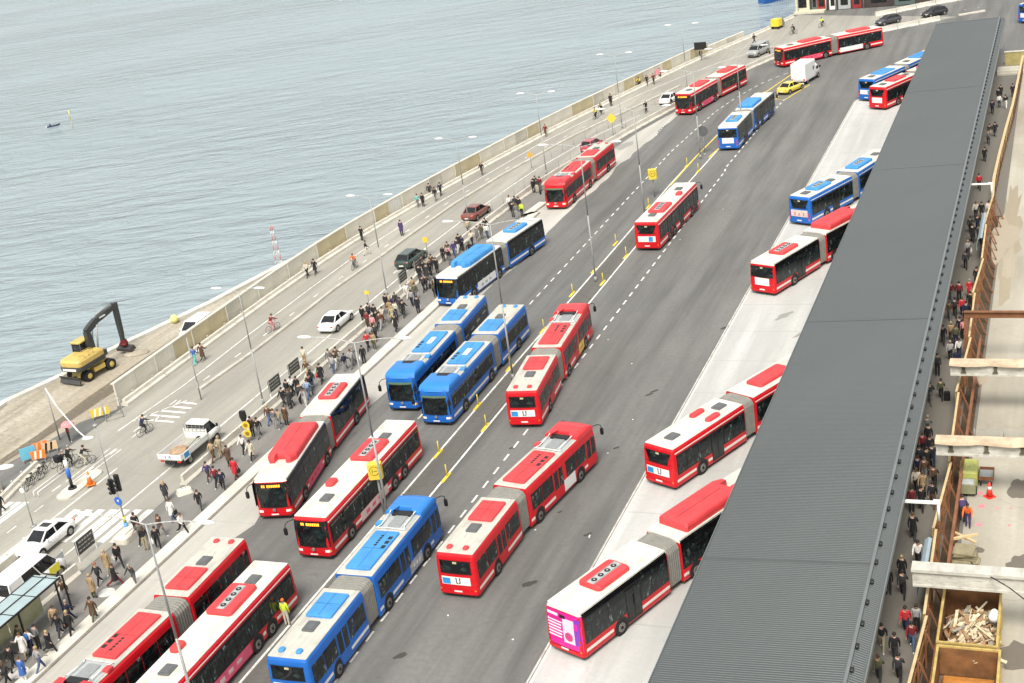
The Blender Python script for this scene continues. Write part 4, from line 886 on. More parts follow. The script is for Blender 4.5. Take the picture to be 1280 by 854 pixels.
# striped boards round the road works
def board2(p, yaw, w, h, m, stripes, label, tilt=0):
    root = thing('barrier_board', label, 'barrier board', pose(p, yaw)); mb = MB(); mb.box((0, 0, .25+h/2), (w, .05, h)); b1 = mb.build('panel', m, root)
    if stripes:
        mb = MB()
        for k in range(int(w/.4)): x = -w/2+.2+k*.4; mb.add([(x, -.03, .27), (x+.16, -.03, .27), (x+.3, -.03, .23+h), (x+.14, -.03, .23+h)], [(0, 1, 2, 3)])
        mb.build('stripes', stripes, b1)
    for x in (-w/2+.1, w/2-.1):
        mb = MB(); mb.box((x, 0, .125), (.06, .4, .25)); mb.build('foot', STEEL, root)
board2(G(127, 523), .3, 1.5, .7, YSIGN, LAMPM, 'yellow board with white stripes at the end of the quay wall')
board2(G(64, 566), .3, 1.2, .7, pm('pale orange board', (.7, .5, .3), .5), BLK, 'cream board with a black stripe beside the orange road-works boards')
board2(G(53, 569), .4, 1.2, .9, ORG, pm('pale orange stripe', (.7, .5, .35), .5), 'orange road-works board, upper one beside the blue sheet')
board2(G(50, 577), .2, 1.1, .7, ORG, LAMPM, 'orange road-works board, lower one beside the blue sheet')
board2(G(38, 577), .5, 1.2, 1.0, pm('light blue sheet', (.16, .50, .66), .6, .1), None, 'light blue sheet panel beside the orange boards')
root = thing('wire_cage', 'small wire cage at the left end of the quay wall', 'cage', pose(G(143, 522), .4)); mb = MB()
for x in (-.7, .7):
    for y in (-.5, .5): mb.cyl((x, y, 0), (x, y, 1.6), .03, None, 5)
for z in (.1, 1.6):
    for a in range(4):
        c_ = [(-.7, -.5), (.7, -.5), (.7, .5), (-.7, .5)]; mb.cyl((*c_[a], z), (*c_[(a+1) % 4], z), .025, None, 5)
mb.build('frame', STEEL, root)
# red and white mast at the quay edge
RW1 = pm('faded red paint', (.6, .22, .2), .6, .1)
root = thing('lattice_mast', 'thin red and white lattice mast on the quay edge', 'mast', pose(G(349, 331), 0))
for k in range(8):
    mb = MB(); w_ = .34-.03*k; z = k*.55
    for x, y in ((-w_, -w_), (w_, -w_), (w_, w_), (-w_, w_)): mb.cyl((x, y, z), (x*.9, y*.9, z+.55), .025, None, 4)
    for (x, y), (x2, y2) in zip(((-w_, -w_), (w_, -w_), (w_, w_), (-w_, w_)), ((w_, -w_), (w_, w_), (-w_, w_), (-w_, -w_))): mb.cyl((x, y, z), (x2*.9, y2*.9, z+.55), .018, None, 4)
    mb.build('mast_section', RW1 if k % 2 else LAMPM, root)
# yellow marker posts and their yellow feet on the median lines
def marker(p, label):
    root = thing('marker_post', label, 'marker post', pose(p, -HD), 'yellow marker posts on the median lines')
    mb = MB(); mb.cyl((0, 0, .02), (0, 0, .06), .14, .12, 10); mb.cyl((0, 0, .06), (0, 0, .95), .04, .035, 8); mb.build('post', YPOST, root)
    mb = MB(); mb.loft([rrect(.24, 1.5, .08, 3, .016, 0, -.2), rrect(.22, 1.45, .08, 3, .05, 0, -.2)]); mb.build('yellow_kerb', PY, root)
for (u, v) in ((549, 566), (598, 507), (638, 459), (680, 412), (716, 367), (743, 338), (770, 304), (811, 258), (859, 207)): marker(G(u, v), 'yellow marker post on the left median line')
for (u, v) in ((559, 596), (608, 533), (672, 460), (754, 353), (783, 320), (873, 214), (905, 180), (934, 148)): marker(G(u, v), 'yellow marker post on the right median line')
for (u, v) in ((972, 122), (949, 124)): marker(G(u, v), 'yellow marker post behind the yellow taxi')
# round stone on the median and manhole covers
MH = pm('pale round slab', (.60, .58, .55), .8, .1)
for i, (u, v, r_, lb) in enumerate(((133, 741, .55, 'pale round cover on the footway beside the walkers'), (23, 841, .6, 'pale round cover at the lower left corner of the footway'))):
    mb = MB(); mb.cyl((0, 0, 0), (0, 0, .03), r_, r_*.98, 24); root = mb.build('round_cover', MH, None, pose(G(u, v), 0)); tag(root, lb, 'cover')
# ------------------------------------------------------------------ bus shelter
root = thing('bus_shelter', 'bus shelter with a long pale glass roof at the lower left', 'bus shelter', pose(R(49.5, -57.6), -HD))
SG = pm('pale blue-green roof glass', (.34, .43, .44), .12, .12, .8, coat=.3)
mb = MB(); mb.box((0, 0, 2.6), (1.9, 12.4, .05)); rf_ = mb.build('roof', SG, root)
mb = MB()
for k in range(7): mb.box((0, -6+k*2, 2.64), (1.9, .05, .03))
mb.box((0, 0, 2.66), (.05, 12.4, .05)); mb.box((.97, 0, 2.6), (.06, 12.5, .12)); mb.box((-.97, 0, 2.6), (.06, 12.5, .12)); mb.build('roof_frame', BLK, rf_)
for y in (-5.5, -1.5, 2.5, 5.9):
    for x in (.8,):
        mb = MB(); mb.box((x, y, 1.28), (.09, .09, 2.56)); mb.build('post', BLK, root)
for k in range(4):
    mb = MB(); mb.box((-.72, -4.6+k*3, 1.25), (.04, 2.9, 2.1)); mb.build('back_glass', pm('yellowish shelter glass', (.50, .50, .30), .25, .25, .9), root)
mb = MB(); mb.box((-.35, -1, .5), (.4, 8, .06)); mb.box((-.35, -4, .25), (.06, .06, .5)); mb.box((-.35, 2, .25), (.06, .06, .5)); mb.build('bench', STEEL, root)
mb = MB(); mb.box((.8, 6.6, 1.28), (.09, .09, 2.56)); mb.box((.1, 6.6, 2.5), (1.5, .07, .07)); mb.build('end_frame', BLK, root)
# ------------------------------------------------------------------ cars and vans
def paint(name, c, d=.12): return pm(name, c, .28, .05, .8, coat=.6, dirt=d)
def car(name, label, p, h, pt, kind='sedan', L=4.6, Wd=1.82, H=1.46, cat='car', group=None):
    """p ground centre, h compass heading of the nose"""
    root = thing(name, label, cat, pose(p, -math.radians(h)), group)
    hw = Wd/2; f, r = L/2, -L/2
    van = kind == 'van'
    # body: stations along y (front first): y, half width, bottom, shoulder z
    st = {'sedan': [(f, .62, .42, .58), (f-.12, .78, .28, .66), (f-.45, .96, .22, .76), (f-1.25, 1, .22, .90), (0, 1, .22, .93), (r+1.1, 1, .22, .96), (r+.35, .96, .26, .95), (r+.08, .85, .34, .88), (r, .74, .45, .70)],
          'hatch': [(f, .62, .42, .58), (f-.12, .78, .28, .68), (f-.45, .96, .22, .80), (f-1.1, 1, .22, .94), (0, 1, .22, .96), (r+.9, 1, .22, .98), (r+.25, .96, .26, .98), (r+.06, .88, .34, .92), (r, .8, .45, .72)],
          'van': [(f, .66, .42, .75), (f-.12, .82, .3, .92), (f-.45, .96, .25, 1.08), (f-.95, 1, .25, 1.18), (0, 1, .25, 1.2), (r+.9, 1, .25, 1.2), (r+.2, .98, .28, 1.2), (r+.04, .95, .34, 1.18), (r, .92, .45, 1.1)]}[kind]
    rings = []
    for y, k, zb, zs in st:
        w = hw*k; rings.append([(w*.80, y, zb), (w*.97, y, zb+.08), (w, y, (zb+zs)*.5+.02), (w*.97, y, zs-.06), (w*.82, y, zs), (0, y, zs+.035), (-w*.82, y, zs), (-w*.97, y, zs-.06), (-w, y, (zb+zs)*.5+.02), (-w*.97, y, zb+.08), (-w*.80, y, zb)])
    mb = MB(); mb.loft(rings, 0, True); mb.build('body', pt, root)
    zb = st[4][3]-.02
    cab = {'sedan': ((f-1.25, r+.6), (f-2.05, r+1.35), .84, .68), 'hatch': ((f-1.15, r+.18), (f-1.95, r+.75), .82, .64), 'van': ((f-.75, r+.06), (f-1.45, r+.18), .96, .86)}[kind]
    (y0, y1), (t0, t1), kb, kt = cab; zt = H-.05
    def fr(z, e=0):
        q = (z-zb)/(zt-zb); a = y0+(t0-y0)*q; b = y1+(t1-y1)*q; k = hw*(kb+(kt-kb)*q)+e
        return [(k, b, z), (k, a-.06, z), (k*.86, a, z), (-k*.86, a, z), (-k, a-.06, z), (-k, b, z)]
    mb = MB(); mb.loft([fr(zb), fr(zt)]); mb.build('windows', CARGL, root)
    mb = MB(); rr_ = fr(zt-.015, .015); mb.loft([rr_, [(x*.97, y*.99+(t0+t1)*.005, zt+.03) for x, y, z in rr_], [(x*.8, y*.9+(t0+t1)*.05, zt+.06) for x, y, z in rr_]], 0, True); mb.build('roof', pt, root)
    def pill(a0, b0, w_): 
        mb = MB(); mb.loft([[(a0[0]-w_, a0[1]-w_, a0[2]), (a0[0]+w_, a0[1]-w_, a0[2]), (a0[0]+w_, a0[1]+w_, a0[2]), (a0[0]-w_, a0[1]+w_, a0[2])], [(b0[0]-w_, b0[1]-w_, b0[2]), (b0[0]+w_, b0[1]-w_, b0[2]), (b0[0]+w_, b0[1]+w_, b0[2]), (b0[0]-w_, b0[1]+w_, b0[2])]]); mb.build('pillar', pt, root)
    A, B = fr(zb), fr(zt)
    for i in (0, 2, 3, 5): pill(A[i], B[i], .045)
    for q in ((.5,) if not van else (.3, .62)):
        for i, j in ((0, 1), (5, 4)):
            a = Vector(A[i]).lerp(Vector(A[j]), q); b = Vector(B[i]).lerp(Vector(B[j]), q); pill(a, b, .035)
    if van:      # solid side behind the front door
        for i, j in ((0, 1), (5, 4)):
            a0 = Vector(A[i]).lerp(Vector(A[j]), .02); a1 = Vector(A[i]).lerp(Vector(A[j]), .30); b0 = Vector(B[i]).lerp(Vector(B[j]), .02); b1 = Vector(B[i]).lerp(Vector(B[j]), .30)
            e = Vector((.02 if i == 0 else -.02, 0, 0)); mb = MB(); mb.add([a0+e, a1+e, b1+e, b0+e], [(0, 1, 2, 3)]); mb.build('side_panel', pt, root)
    wr = .33 if not van else .35
    for y in (f-.88, r+.86):
        for sx in (-1, 1):
            mb = MB(); mb.cyl((sx*(hw-.20), y, wr), (sx*(hw+.005), y, wr), wr, None, 18); wl_ = mb.build('wheel', TYRE, root)
            mb = MB(); mb.cyl((sx*(hw), y, wr), (sx*(hw+.018), y, wr), wr*.66, wr*.6, 12); mb.build('rim', RIM, wl_)
            mb = MB(); n = 9; x = sx*(hw+.002); pts = [(x, y+(wr+.07)*math.cos(math.pi*i/n), wr+(wr+.07)*math.sin(math.pi*i/n)) for i in range(n+1)]; mb.add(pts, [tuple(range(n+1))]); mb.build('wheel_arch', BLK, root)
    for sx in (-1, 1):
        mb = MB(); mb.box((sx*hw*.62, f-.14, .62 if not van else .80), (.34, .16, .13)); mb.build('headlight', LAMPW, root)
        mb = MB(); mb.box((sx*hw*.74, r+.07, .78 if not van else .95), (.20, .10, .10 if not van else .4)); mb.build('tail_light', LAMPR, root)
        mb = MB(); mb.box((sx*(hw+.07), y0-.25, zb+.08), (.16, .12, .12)); mb.build('mirror', pt, root)
        for q in (.0, .95):
            mb = MB(); mb.box((sx*(hw+.006), q-.4, zb-.18), (.02, .14, .03)); mb.build('door_handle', pt, root)
    mb = MB(); mb.box((0, f-.02, .50), (.9, .06, .12)); mb.build('grille', BLK, root)
    mb = MB(); mb.box((0, r-.01, .52), (.5, .04, .12)); mb.build('number_plate', PLATE, root)
    return root
WP = paint('white car paint', (.80, .80, .78), .05)
PR = 23.7
c_ = car('white_sedan', 'white sedan with a dark sunroof facing the viewer at lower left', R(62.9, -64.15), PR+180, WP, 'sedan', 4.7, 1.84, 1.42)
mb = MB(); mb.box((0, -.35, 1.43), (.75, .55, .02)); mb.build('sunroof', CARGL, c_)
c_ = car('white_van', 'white van with a yellow patch on its side beside the shelter roof', R(57.7, -61.2), PR, WP, 'van', 5.4, 1.95, 2.05, 'van')
mb = MB(); mb.box((.985, 1.35, .85), (.02, .95, .55)); mb.build('yellow_patch', pm('yellow patch', (.75, .68, .05), .4), c_)
car('white_car', 'white hatchback driving away beside the lamp-lit footway barrier', R(102.6, -62.35), PR-1, WP, 'sedan', 4.6, 1.82, 1.44)
car('dark_green_car', 'dark green car with bright red tail lamps beside the waiting crowd', G(515, 329), 25, paint('dark green paint', (.03, .055, .045)), 'hatch', 4.7, 1.84, 1.5)
car('brown_car', 'red-brown car with pale boot lid behind the wire fence', G(596, 271), 28, paint('red-brown paint', (.20, .055, .04)), 'sedan', 4.7, 1.84, 1.45)
car('red_car', 'dull red car half hidden behind the bus alone at the kerb', G(741, 187), 33, paint('dull red paint', (.42, .05, .08)), 'hatch', 4.4, 1.8, 1.48)
car('white_car', 'white car just left of the red bus arriving with a pink side advert', G(838, 128), 34, WP, 'sedan', 4.6, 1.82, 1.45)
car('yellow_taxi', 'yellow car parked in the yellow box behind the white box van', G(984, 116)+Vector((.6, .4, 0)), 47, paint('yellow paint', (.78, .62, .09), .05), 'sedan', 4.7, 1.84, 1.45)
car('grey_van', 'grey van among the traffic behind the far red buses', G(948, 69), 220, paint('grey paint', (.33, .33, .32)), 'van', 4.8, 1.85, 1.9, 'van')
car('dark_car', 'dark grey car behind the tail of the far crossing bus', G(1110, 30), 250, paint('charcoal paint', (.05, .05, .055)), 'hatch', 4.5, 1.82, 1.45)
car('dark_car', 'black car farthest right behind the far barrier', G(1168, 20), 252, paint('black paint', (.02, .02, .022)), 'hatch', 4.5, 1.82, 1.5)
car('white_van', 'white van parked behind the quay wall, only its top showing', Vector(R(99.6, -75.7)), PR+180, WP, 'van', 4.1, 1.8, 1.85, 'van')
# flatbed truck
root = thing('flatbed_truck', 'white flatbed truck with an open bed and a blue sign on its side', 'truck', pose(R(77.0, -61.5), -math.radians(24.2)))
TW = paint('white truck paint', (.74, .74, .71), .15); FG = pm('grey bed floor', (.40, .38, .33), .7, .2, 2, dirt=.4)
mb = MB(); mb.loft([[(x, y, z) for x, z in ((.98, .62), (1.0, .9), (.98, 1.2), (.0, 1.22), (-.98, 1.2), (-1.0, .9), (-.98, .62))] for y in (.95, 2.2)]+[[(x*.93, 2.75, z*.93) for x, z in ((.98, .62), (1.0, .9), (.98, 1.1), (.0, 1.12), (-.98, 1.1), (-1.0, .9), (-.98, .62))]]+[[(x*.75, 2.95, z*.85) for x, z in ((.98, .62), (1.0, .8), (.98, .95), (.0, .97), (-.98, .95), (-1.0, .8), (-.98, .62))]], 0, True); mb.build('cab', TW, root)
mb = MB(); mb.loft([[(-.95, .95, 1.18), (.95, .95, 1.18), (.95, 2.35, 1.14), (-.95, 2.35, 1.14)], [(-.82, 1.0, 1.95), (.82, 1.0, 1.95), (.82, 1.75, 1.95), (-.82, 1.75, 1.95)]]); mb.build('windows', CARGL, root)
mb = MB(); mb.loft([rrect(1.72, .95, .15, 3, 1.94, 0, 1.38), rrect(1.66, .9, .15, 3, 2.03, 0, 1.38), rrect(1.3, .6, .12, 3, 2.07, 0, 1.38)]); mb.build('roof', TW, root)
mb = MB(); mb.box((0, -1.0, .82), (2.1, 3.6, .1)); mb.build('bed_floor', FG, root)
for n_, c_, d_ in (('side_board', (1.04, -1.0, 1.05), (.05, 3.6, .42)), ('side_board', (-1.04, -1.0, 1.05), (.05, 3.6, .42)), ('tail_board', (0, -2.8, 1.05), (2.1, .05, .42)), ('head_board', (0, .82, 1.25), (2.1, .06, .8))):
    mb = MB(); mb.box(c_, d_)
    mb.build(n_, TW, root)
mb = MB()
for k in range(6): mb.box((-.9+k*.36, .78, 1.7), (.03, .03, .6))
for k in range(4): mb.box((0, .78, 1.45+k*.18), (1.9, .02, .02))
mb.build('rack', STEEL, root)
mb = MB(); mb.box((1.08, -2.1, .95), (.02, .8, .62)); bl = mb.build('side_sign', ADW, root); mb = MB(); mb.box((1.094, -2.1, 1.0), (.01, .62, .42)); mb.build('sign_picture', ADB, bl)
mb = MB(); mb.box((-.1, -2.84, 1.07), (.75, .02, .3)); bl = mb.build('rear_sign', ADW, root)
mb = MB(); mb.box((-.3, -2.86, 1.07), (.06, .01, .22)); mb.add([(-.05, -2.86, .97), (.02, -2.86, .97), (.1, -2.86, 1.19), (.04, -2.86, 1.19)], [(0, 1, 2, 3)]); mb.add([(.22, -2.86, .97), (.15, -2.86, .97), (.06, -2.86, 1.19), (.12, -2.86, 1.19)], [(0, 1, 2, 3)]); mb.build('sign_lettering', BSG, bl)
mb = MB(); mb.box((0, -2.72, .55), (.5, .04, .2)); mb.build('number_plate', PLATE, root)
for sx in (-1, 1):
    mb = MB(); mb.box((sx*.75, -2.74, .66), (.3, .05, .12)); mb.build('tail_light', LAMPR, root)
    mb = MB(); mb.box((sx*1.12, 2.15, 1.4), (.14, .08, .25)); mb.build('mirror', BLK, root)
    mb = MB(); mb.box((sx*.72, 2.95, .75), (.3, .06, .16)); mb.build('headlight', LAMPW, root)
    for y in (2.0, -1.7):
        mb = MB(); mb.cyl((sx*.78, y, .36), (sx*1.0, y, .36), .36, None, 16); wl_ = mb.build('wheel', TYRE, root); mb = MB(); mb.cyl((sx*1.0, y, .36), (sx*1.02, y, .36), .22, None, 10); mb.build('rim', RIM, wl_)
mb = MB(); mb.box((0, -1.0, .62), (.9, 3.7, .25)); mb.build('chassis', UND, root)
GR = pm('reddish gravel heap', (.40, .27, .17), .95, .4, 5, bump=.5)
mb = MB(); mb.ell((0, 0, 0), (.7, .8, .2), 0, 12, 5, 0); o = mb.build('gravel_heap', GR, None, root.matrix_world @ Matrix.Translation((-.2, -1.3, .87))); tag(o, 'reddish heap of rubble lying on the flatbed of the white truck', 'rubble')
mb = MB(); mb.tube([(0, -.8, 0), (0, .8, .12)], .02, 5); mb.box((0, .95, .14), (.26, .3, .03)); o = mb.build('shovel', BLK, None, root.matrix_world @ Matrix.Translation((.45, -.5, 1.0))); tag(o, 'shovel lying on the flatbed of the white truck', 'shovel')
# white box van
root = thing('box_van', 'white box van parked in front of the yellow car at the end of the median', 'van', pose(Vector((46.9, 192.6, 0))+Vector((.4, .6, 0)), -math.radians(37)))
mb = MB(); mb.loft([rrect(2.15, 3.7, .08, 3, .55, 0, -1.0), rrect(2.2, 3.75, .1, 3, .75, 0, -1.0), rrect(2.2, 3.75, .1, 3, 2.9, 0, -1.0), rrect(2.05, 3.6, .1, 3, 3.02, 0, -1.0)]); mb.build('box', WP, root)
mb = MB(); mb.loft([rrect(1.95, 1.9, .2, 4, .45, 0, 1.75), rrect(2.0, 1.95, .25, 4, 1.25, 0, 1.75), rrect(1.9, 1.3, .25, 4, 1.9, 0, 1.45), rrect(1.75, .95, .2, 4, 2.2, 0, 1.3)], 0, True); mb.build('cab', WP, root)
mb = MB(); mb.loft([[(-.85, 2.62, 1.3), (.85, 2.62, 1.3), (.8, 2.1, 1.95), (-.8, 2.1, 1.95)], [(-.85, 2.67, 1.3), (.85, 2.67, 1.3), (.8, 2.15, 1.97), (-.8, 2.15, 1.97)]]); mb.build('windscreen', CARGL, root)
for sx in (-1, 1):
    mb = MB(); mb.box((sx*.985, 1.75, 1.55), (.03, .75, .45)); mb.build('side_window', CARGL, root)
    mb = MB(); mb.box((sx*1.105, .1, 1.9), (.02, .35, .5)); mb.build('box_window', CARGL, root)
    mb = MB(); mb.box((sx*1.18, 2.3, 1.6), (.2, .12, .3)); mb.build('mirror', BLK, root)
    mb = MB(); mb.box((sx*.9, -2.9, .8), (.2, .04, .25)); mb.build('tail_light', LAMPR, root)
    for y in (2.0, -1.9):
        mb = MB(); mb.cyl((sx*.80, y, .37), (sx*1.04, y, .37), .37, None, 16); wl_ = mb.build('wheel', TYRE, root); mb = MB(); mb.cyl((sx*1.04, y, .37), (sx*1.06, y, .37), .22, None, 10); mb.build('rim', RIM, wl_)
mb = MB(); mb.box((0, -.5, .48), (1.9, 4.6, .2)); mb.build('chassis', UND, root)
mb = MB(); mb.box((0, -2.89, 1.75), (1.9, .02, 2.0)); mb.box((0, -2.905, 1.75), (.03, .02, 2.0)); mb.build('rear_door', WP, root)
# ------------------------------------------------------------------ excavator
EY = pm('excavator yellow', (.62, .45, .13), .5, .18, 1.5, dirt=.4); EG = pm('excavator dark grey', (.05, .05, .05), .5, .2, 2, dirt=.3); EB = pm('boom charcoal', (.045, .05, .048), .4, .2, 2)
eh = 27.0; ep = R(90.8, -81.3)
root = thing('wheeled_excavator', 'yellow wheeled excavator with black boom working at the quay edge', 'excavator', pose(ep, -math.radians(eh)))
CH = Matrix.Rotation(-math.radians(6), 4, 'Z')
for y in (-1.35, 1.35):
    for sx in (-1, 1):
        mb = MB(); 
        if y < 0: mb.cyl((sx*.55, y, .52), (sx*.84, y, .52), .52, None, 20); mb.cyl((sx*.9, y, .52), (sx*1.22, y, .52), .52, None, 20)
        else: mb.cyl((sx*.7, y, .52), (sx*1.2, y, .52), .52, None, 20)
        wl_ = mb.build('wheel', TYRE, root, CH); mb = MB(); x = 1.2; mb.cyl((sx*(x-.05), y, .52), (sx*(x+.04), y, .52), .30, .24, 14); mb.cyl((sx*(x+.03), y, .52), (sx*(x+.08), y, .52), .13, None, 8); mb.build('rim', EY, wl_)
mb = MB(); mb.loft([rrect(1.1, 3.9, .1, 2, .5), rrect(1.3, 3.4, .1, 2, .95), rrect(1.2, 2.6, .1, 2, 1.15)]); mb.box((.92, 0, .78), (.45, 1.3, .4)); mb.box((-.92, 0, .78), (.45, 1.3, .4)); mb.build('chassis', EY, root, CH)
mb = MB(); mb.cyl((0, 0, 1.1), (0, 0, 1.35), .65, None, 18); mb.build('turntable', EG, root)
mb = MB(); mb.loft([[(-1.25, -2.75, .25), (1.25, -2.75, .25), (1.25, -2.60, .12), (-1.25, -2.60, .12)], [(-1.25, -2.55, .55), (1.25, -2.55, .55), (1.25, -2.4, .5), (-1.25, -2.4, .5)], [(-1.25, -2.7, .85), (1.25, -2.7, .85), (1.25, -2.62, .85), (-1.25, -2.62, .85)]]); mb.box((0, -2.2, .5), (.4, .6, .2)); mb.build('dozer_blade', EG, root, CH)
mb = MB(); mb.loft([rrect(2.45, 3.7, .5, 5, 1.32, 0, -.75), rrect(2.5, 3.75, .5, 5, 1.5, 0, -.75), rrect(2.5, 3.75, .5, 5, 1.75, 0, -.75)]); mb.build('counterweight', EG, root)
mb = MB(); mb.loft([rrect(2.4, 3.6, .45, 5, 1.75, 0, -.75), rrect(2.4, 3.6, .45, 5, 2.15, 0, -.75), rrect(2.1, 3.1, .35, 5, 2.35, 0, -.85)]); mb.build('engine_hood', EY, root)
mb = MB(); mb.box((0, -2.62, 1.52), (1.5, .04, .22)); mb.build('rear_panel', PLATE, root)
mb = MB(); mb.box((.85, .9, 1.75), (.6, .7, .5)); mb.box((1.0, .2, 1.95), (.35, .5, .5)); mb.build('steps', EG, root)
mb = MB(); mb.loft([rrect(1.05, 1.55, .12, 3, 1.75, -.72, .25), rrect(1.05, 1.5, .12, 3, 2.5, -.72, .25), rrect(.98, 1.3, .12, 3, 3.15, -.72, .2)]); mb.build('cab', CARGL, root)
mb = MB(); mb.loft([rrect(1.1, 1.55, .15, 3, 3.12, -.72, .2), rrect(1.12, 1.6, .15, 3, 3.22, -.72, .2), rrect(.9, 1.3, .15, 3, 3.30, -.72, .2)]); mb.build('cab_roof', EY, root)
mb = MB()
for x, y in ((-1.2, -.48), (-.24, -.48), (-1.2, .98), (-.24, .98), (-.24, .3)): mb.tube([(x, y, 1.75), (x*.97, y*.93, 3.15)], .045, 6)
mb.build('cab_frame', EG, root)
mb = MB()
for y in (-.6, .0, .6): mb.tube([(.5, y-1, 2.3), (.5, y-1, 2.75), (1.1, y-1, 2.75), (1.1, y-1, 2.3)], .02, 5)
mb.tube([(.5, -1.6, 2.75), (.5, -.4, 2.75)], .02, 5); mb.tube([(1.1, -1.6, 2.75), (1.1, -.4, 2.75)], .02, 5); mb.build('handrail', EY, root)
def beam(mb, a, b, h0, h1, w, mat=0):
    a = Vector(a); b = Vector(b); d = (b-a).normalized(); n = Vector((0, -d.z, d.y)); x = Vector((w/2, 0, 0))
    mb.loft([[a-x-n*h0/2, a+x-n*h0/2, a+x+n*h0/2, a-x+n*h0/2], [a.lerp(b, .5)-x-n*(h0+h1)*.3, a.lerp(b, .5)+x-n*(h0+h1)*.3, a.lerp(b, .5)+x+n*(h0+h1)*.3, a.lerp(b, .5)-x+n*(h0+h1)*.3], [b-x-n*h1/2, b+x-n*h1/2, b+x+n*h1/2, b-x+n*h1/2]], mat)
mb = MB(); beam(mb, (.1, .6, 1.8), (.1, .45, 4.0), .55, .5, .42); mb.build('boom_foot', EB, root)
mb = MB(); beam(mb, (.1, .35, 3.95), (.1, 1.9, 4.5), .5, .55, .4); beam(mb, (.1, 1.8, 4.45), (.1, 4.75, 4.85), .5, .35, .38); bm_ = mb.build('boom', EB, root)
mb = MB()
for x in (-.18, .38): mb.cyl((x, 1.0, 2.1), (x, 1.6, 4.2), .09, .06, 8)
mb.cyl((.1, 2.0, 4.95), (.1, 4.4, 5.25), .09, .06, 8); mb.build('hydraulic_ram', STEEL, bm_)
mb = MB(); mb.box((.31, 2.6, 4.6), (.02, .8, .14)); mb.build('boom_lettering', PLATE, bm_)
mb = MB(); beam(mb, (.1, 4.7, 5.1), (.1, 4.6, 1.35), .5, .28, .34); sk = mb.build('stick', EB, root)
mb = MB(); mb.cyl((.1, 5.0, 4.2), (.1, 4.95, 1.9), .08, .05, 8); mb.build('hydraulic_ram', STEEL, sk)
DR = pm('dark red tiltrotator', (.16, .012, .015), .5, .2)
mb = MB(); mb.loft([rrect(.5, .5, .1, 3, .85, .1, 4.7), rrect(.62, .62, .15, 3, 1.1, .1, 4.7), rrect(.4, .5, .1, 3, 1.45, .1, 4.65)]); mb.cyl((-.25, 4.5, 1.0), (.45, 4.5, 1.0), .16, None, 10); mb.build('tiltrotator', DR, root)
mb = MB(); mb.loft([[(-.75, 4.4, .35), (.95, 4.4, .35), (.95, 5.2, .42), (-.75, 5.2, .42)], [(-.7, 4.3, .62), (.9, 4.3, .62), (.9, 4.95, .85), (-.7, 4.95, .85)]]); mb.build('bucket', EG, root)
mb = MB(); mb.ell((0, 0, 0), (1.3, .8, .28), 0, 12, 4, 0); o = mb.build('soil_heap', DIRT, None, pose(R(95.5, -79.9), 0)); tag(o, 'low heap of soil under the excavator bucket', 'soil heap')
o = MB(); o.ell((0, 0, .45), (.42, .42, .42), 0, 12, 6); o = o.build('buoy', pm('pale yellow buoy', (.75, .72, .25), .5), None, pose(G(219, 404), 0)); tag(o, 'pale yellow ball lying at the quay edge right of the excavator', 'buoy')
# ------------------------------------------------------------------ boats and markers on the water
root = thing('small_boat', 'small dark boat with a person aboard, far out on the water', 'boat', pose(G(67, 158, -1.5), -1.25) @ Matrix.Scale(.45, 4))
mb = MB()
mb.loft([[(-.3, -2.6, -.1), (.3, -2.6, -.1), (.55, -2.7, .45), (-.55, -2.7, .45)], [(-.55, -1, -.2), (.55, -1, -.2), (.85, -1, .45), (-.85, -1, .45)], [(-.4, 1.2, -.15), (.4, 1.2, -.15), (.7, 1.2, .55), (-.7, 1.2, .55)], [(-.04, 2.6, .2), (.04, 2.6, .2), (.08, 2.9, .75), (-.08, 2.9, .75)]]); mb.build('hull', pm('navy boat hull', (.03, .05, .10), .4), root)
mb = MB(); mb.loft([rrect(1.0, 1.0, .1, 2, .4, 0, -1.3), rrect(.8, .7, .1, 2, 1.2, 0, -1.3)]); mb.build('cabin', pm('navy cabin', (.05, .07, .12), .4), root)
mb = MB(); mb.box((0, -2.85, .3), (.4, .3, .8)); mb.build('outboard_motor', LAMPM, root)
root = thing('marker_pole', 'leaning yellow marker pole standing in the water', 'marker', Matrix.Translation(G(91, 160, -1.5)))
mb = MB(); mb.cyl((0, 0, -1), (0, 0, 1.6), .08, None, 8); mb.build('lower_pole', pm('weathered pole', (.4, .38, .25), .7), root); mb = MB(); mb.cyl((0, 0, 1.6), (0, 0, 3.3), .09, .07, 8); mb.build('upper_pole', YPOST, root)
root = thing('blue_boat', 'blue boat covered with tarpaulin at the far quay', 'boat', pose(G(972, 0, -1.5), -1.15))
mb = MB(); mb.loft([[(-1, -4, 0), (1, -4, 0), (1.3, -4, 1.2), (-1.3, -4, 1.2)], [(-1.2, 0, -.1), (1.2, 0, -.1), (1.6, 0, 1.2), (-1.6, 0, 1.2)], [(-.1, 4.5, .4), (.1, 4.5, .4), (.15, 5, 1.5), (-.15, 5, 1.5)]]); mb.build('hull', pm('blue boat hull', (.02, .12, .40), .4), root)
mb = MB(); mb.loft([rrect(2.2, 5, .4, 3, 1.2), rrect(1.4, 4, .4, 3, 2.1)]); mb.build('tarpaulin', pm('blue tarpaulin', (.03, .22, .6), .5), root)
for (u, v) in ((288, 361), (270, 362)): pass
GULL = pm('white gull', (.8, .8, .78), .6)
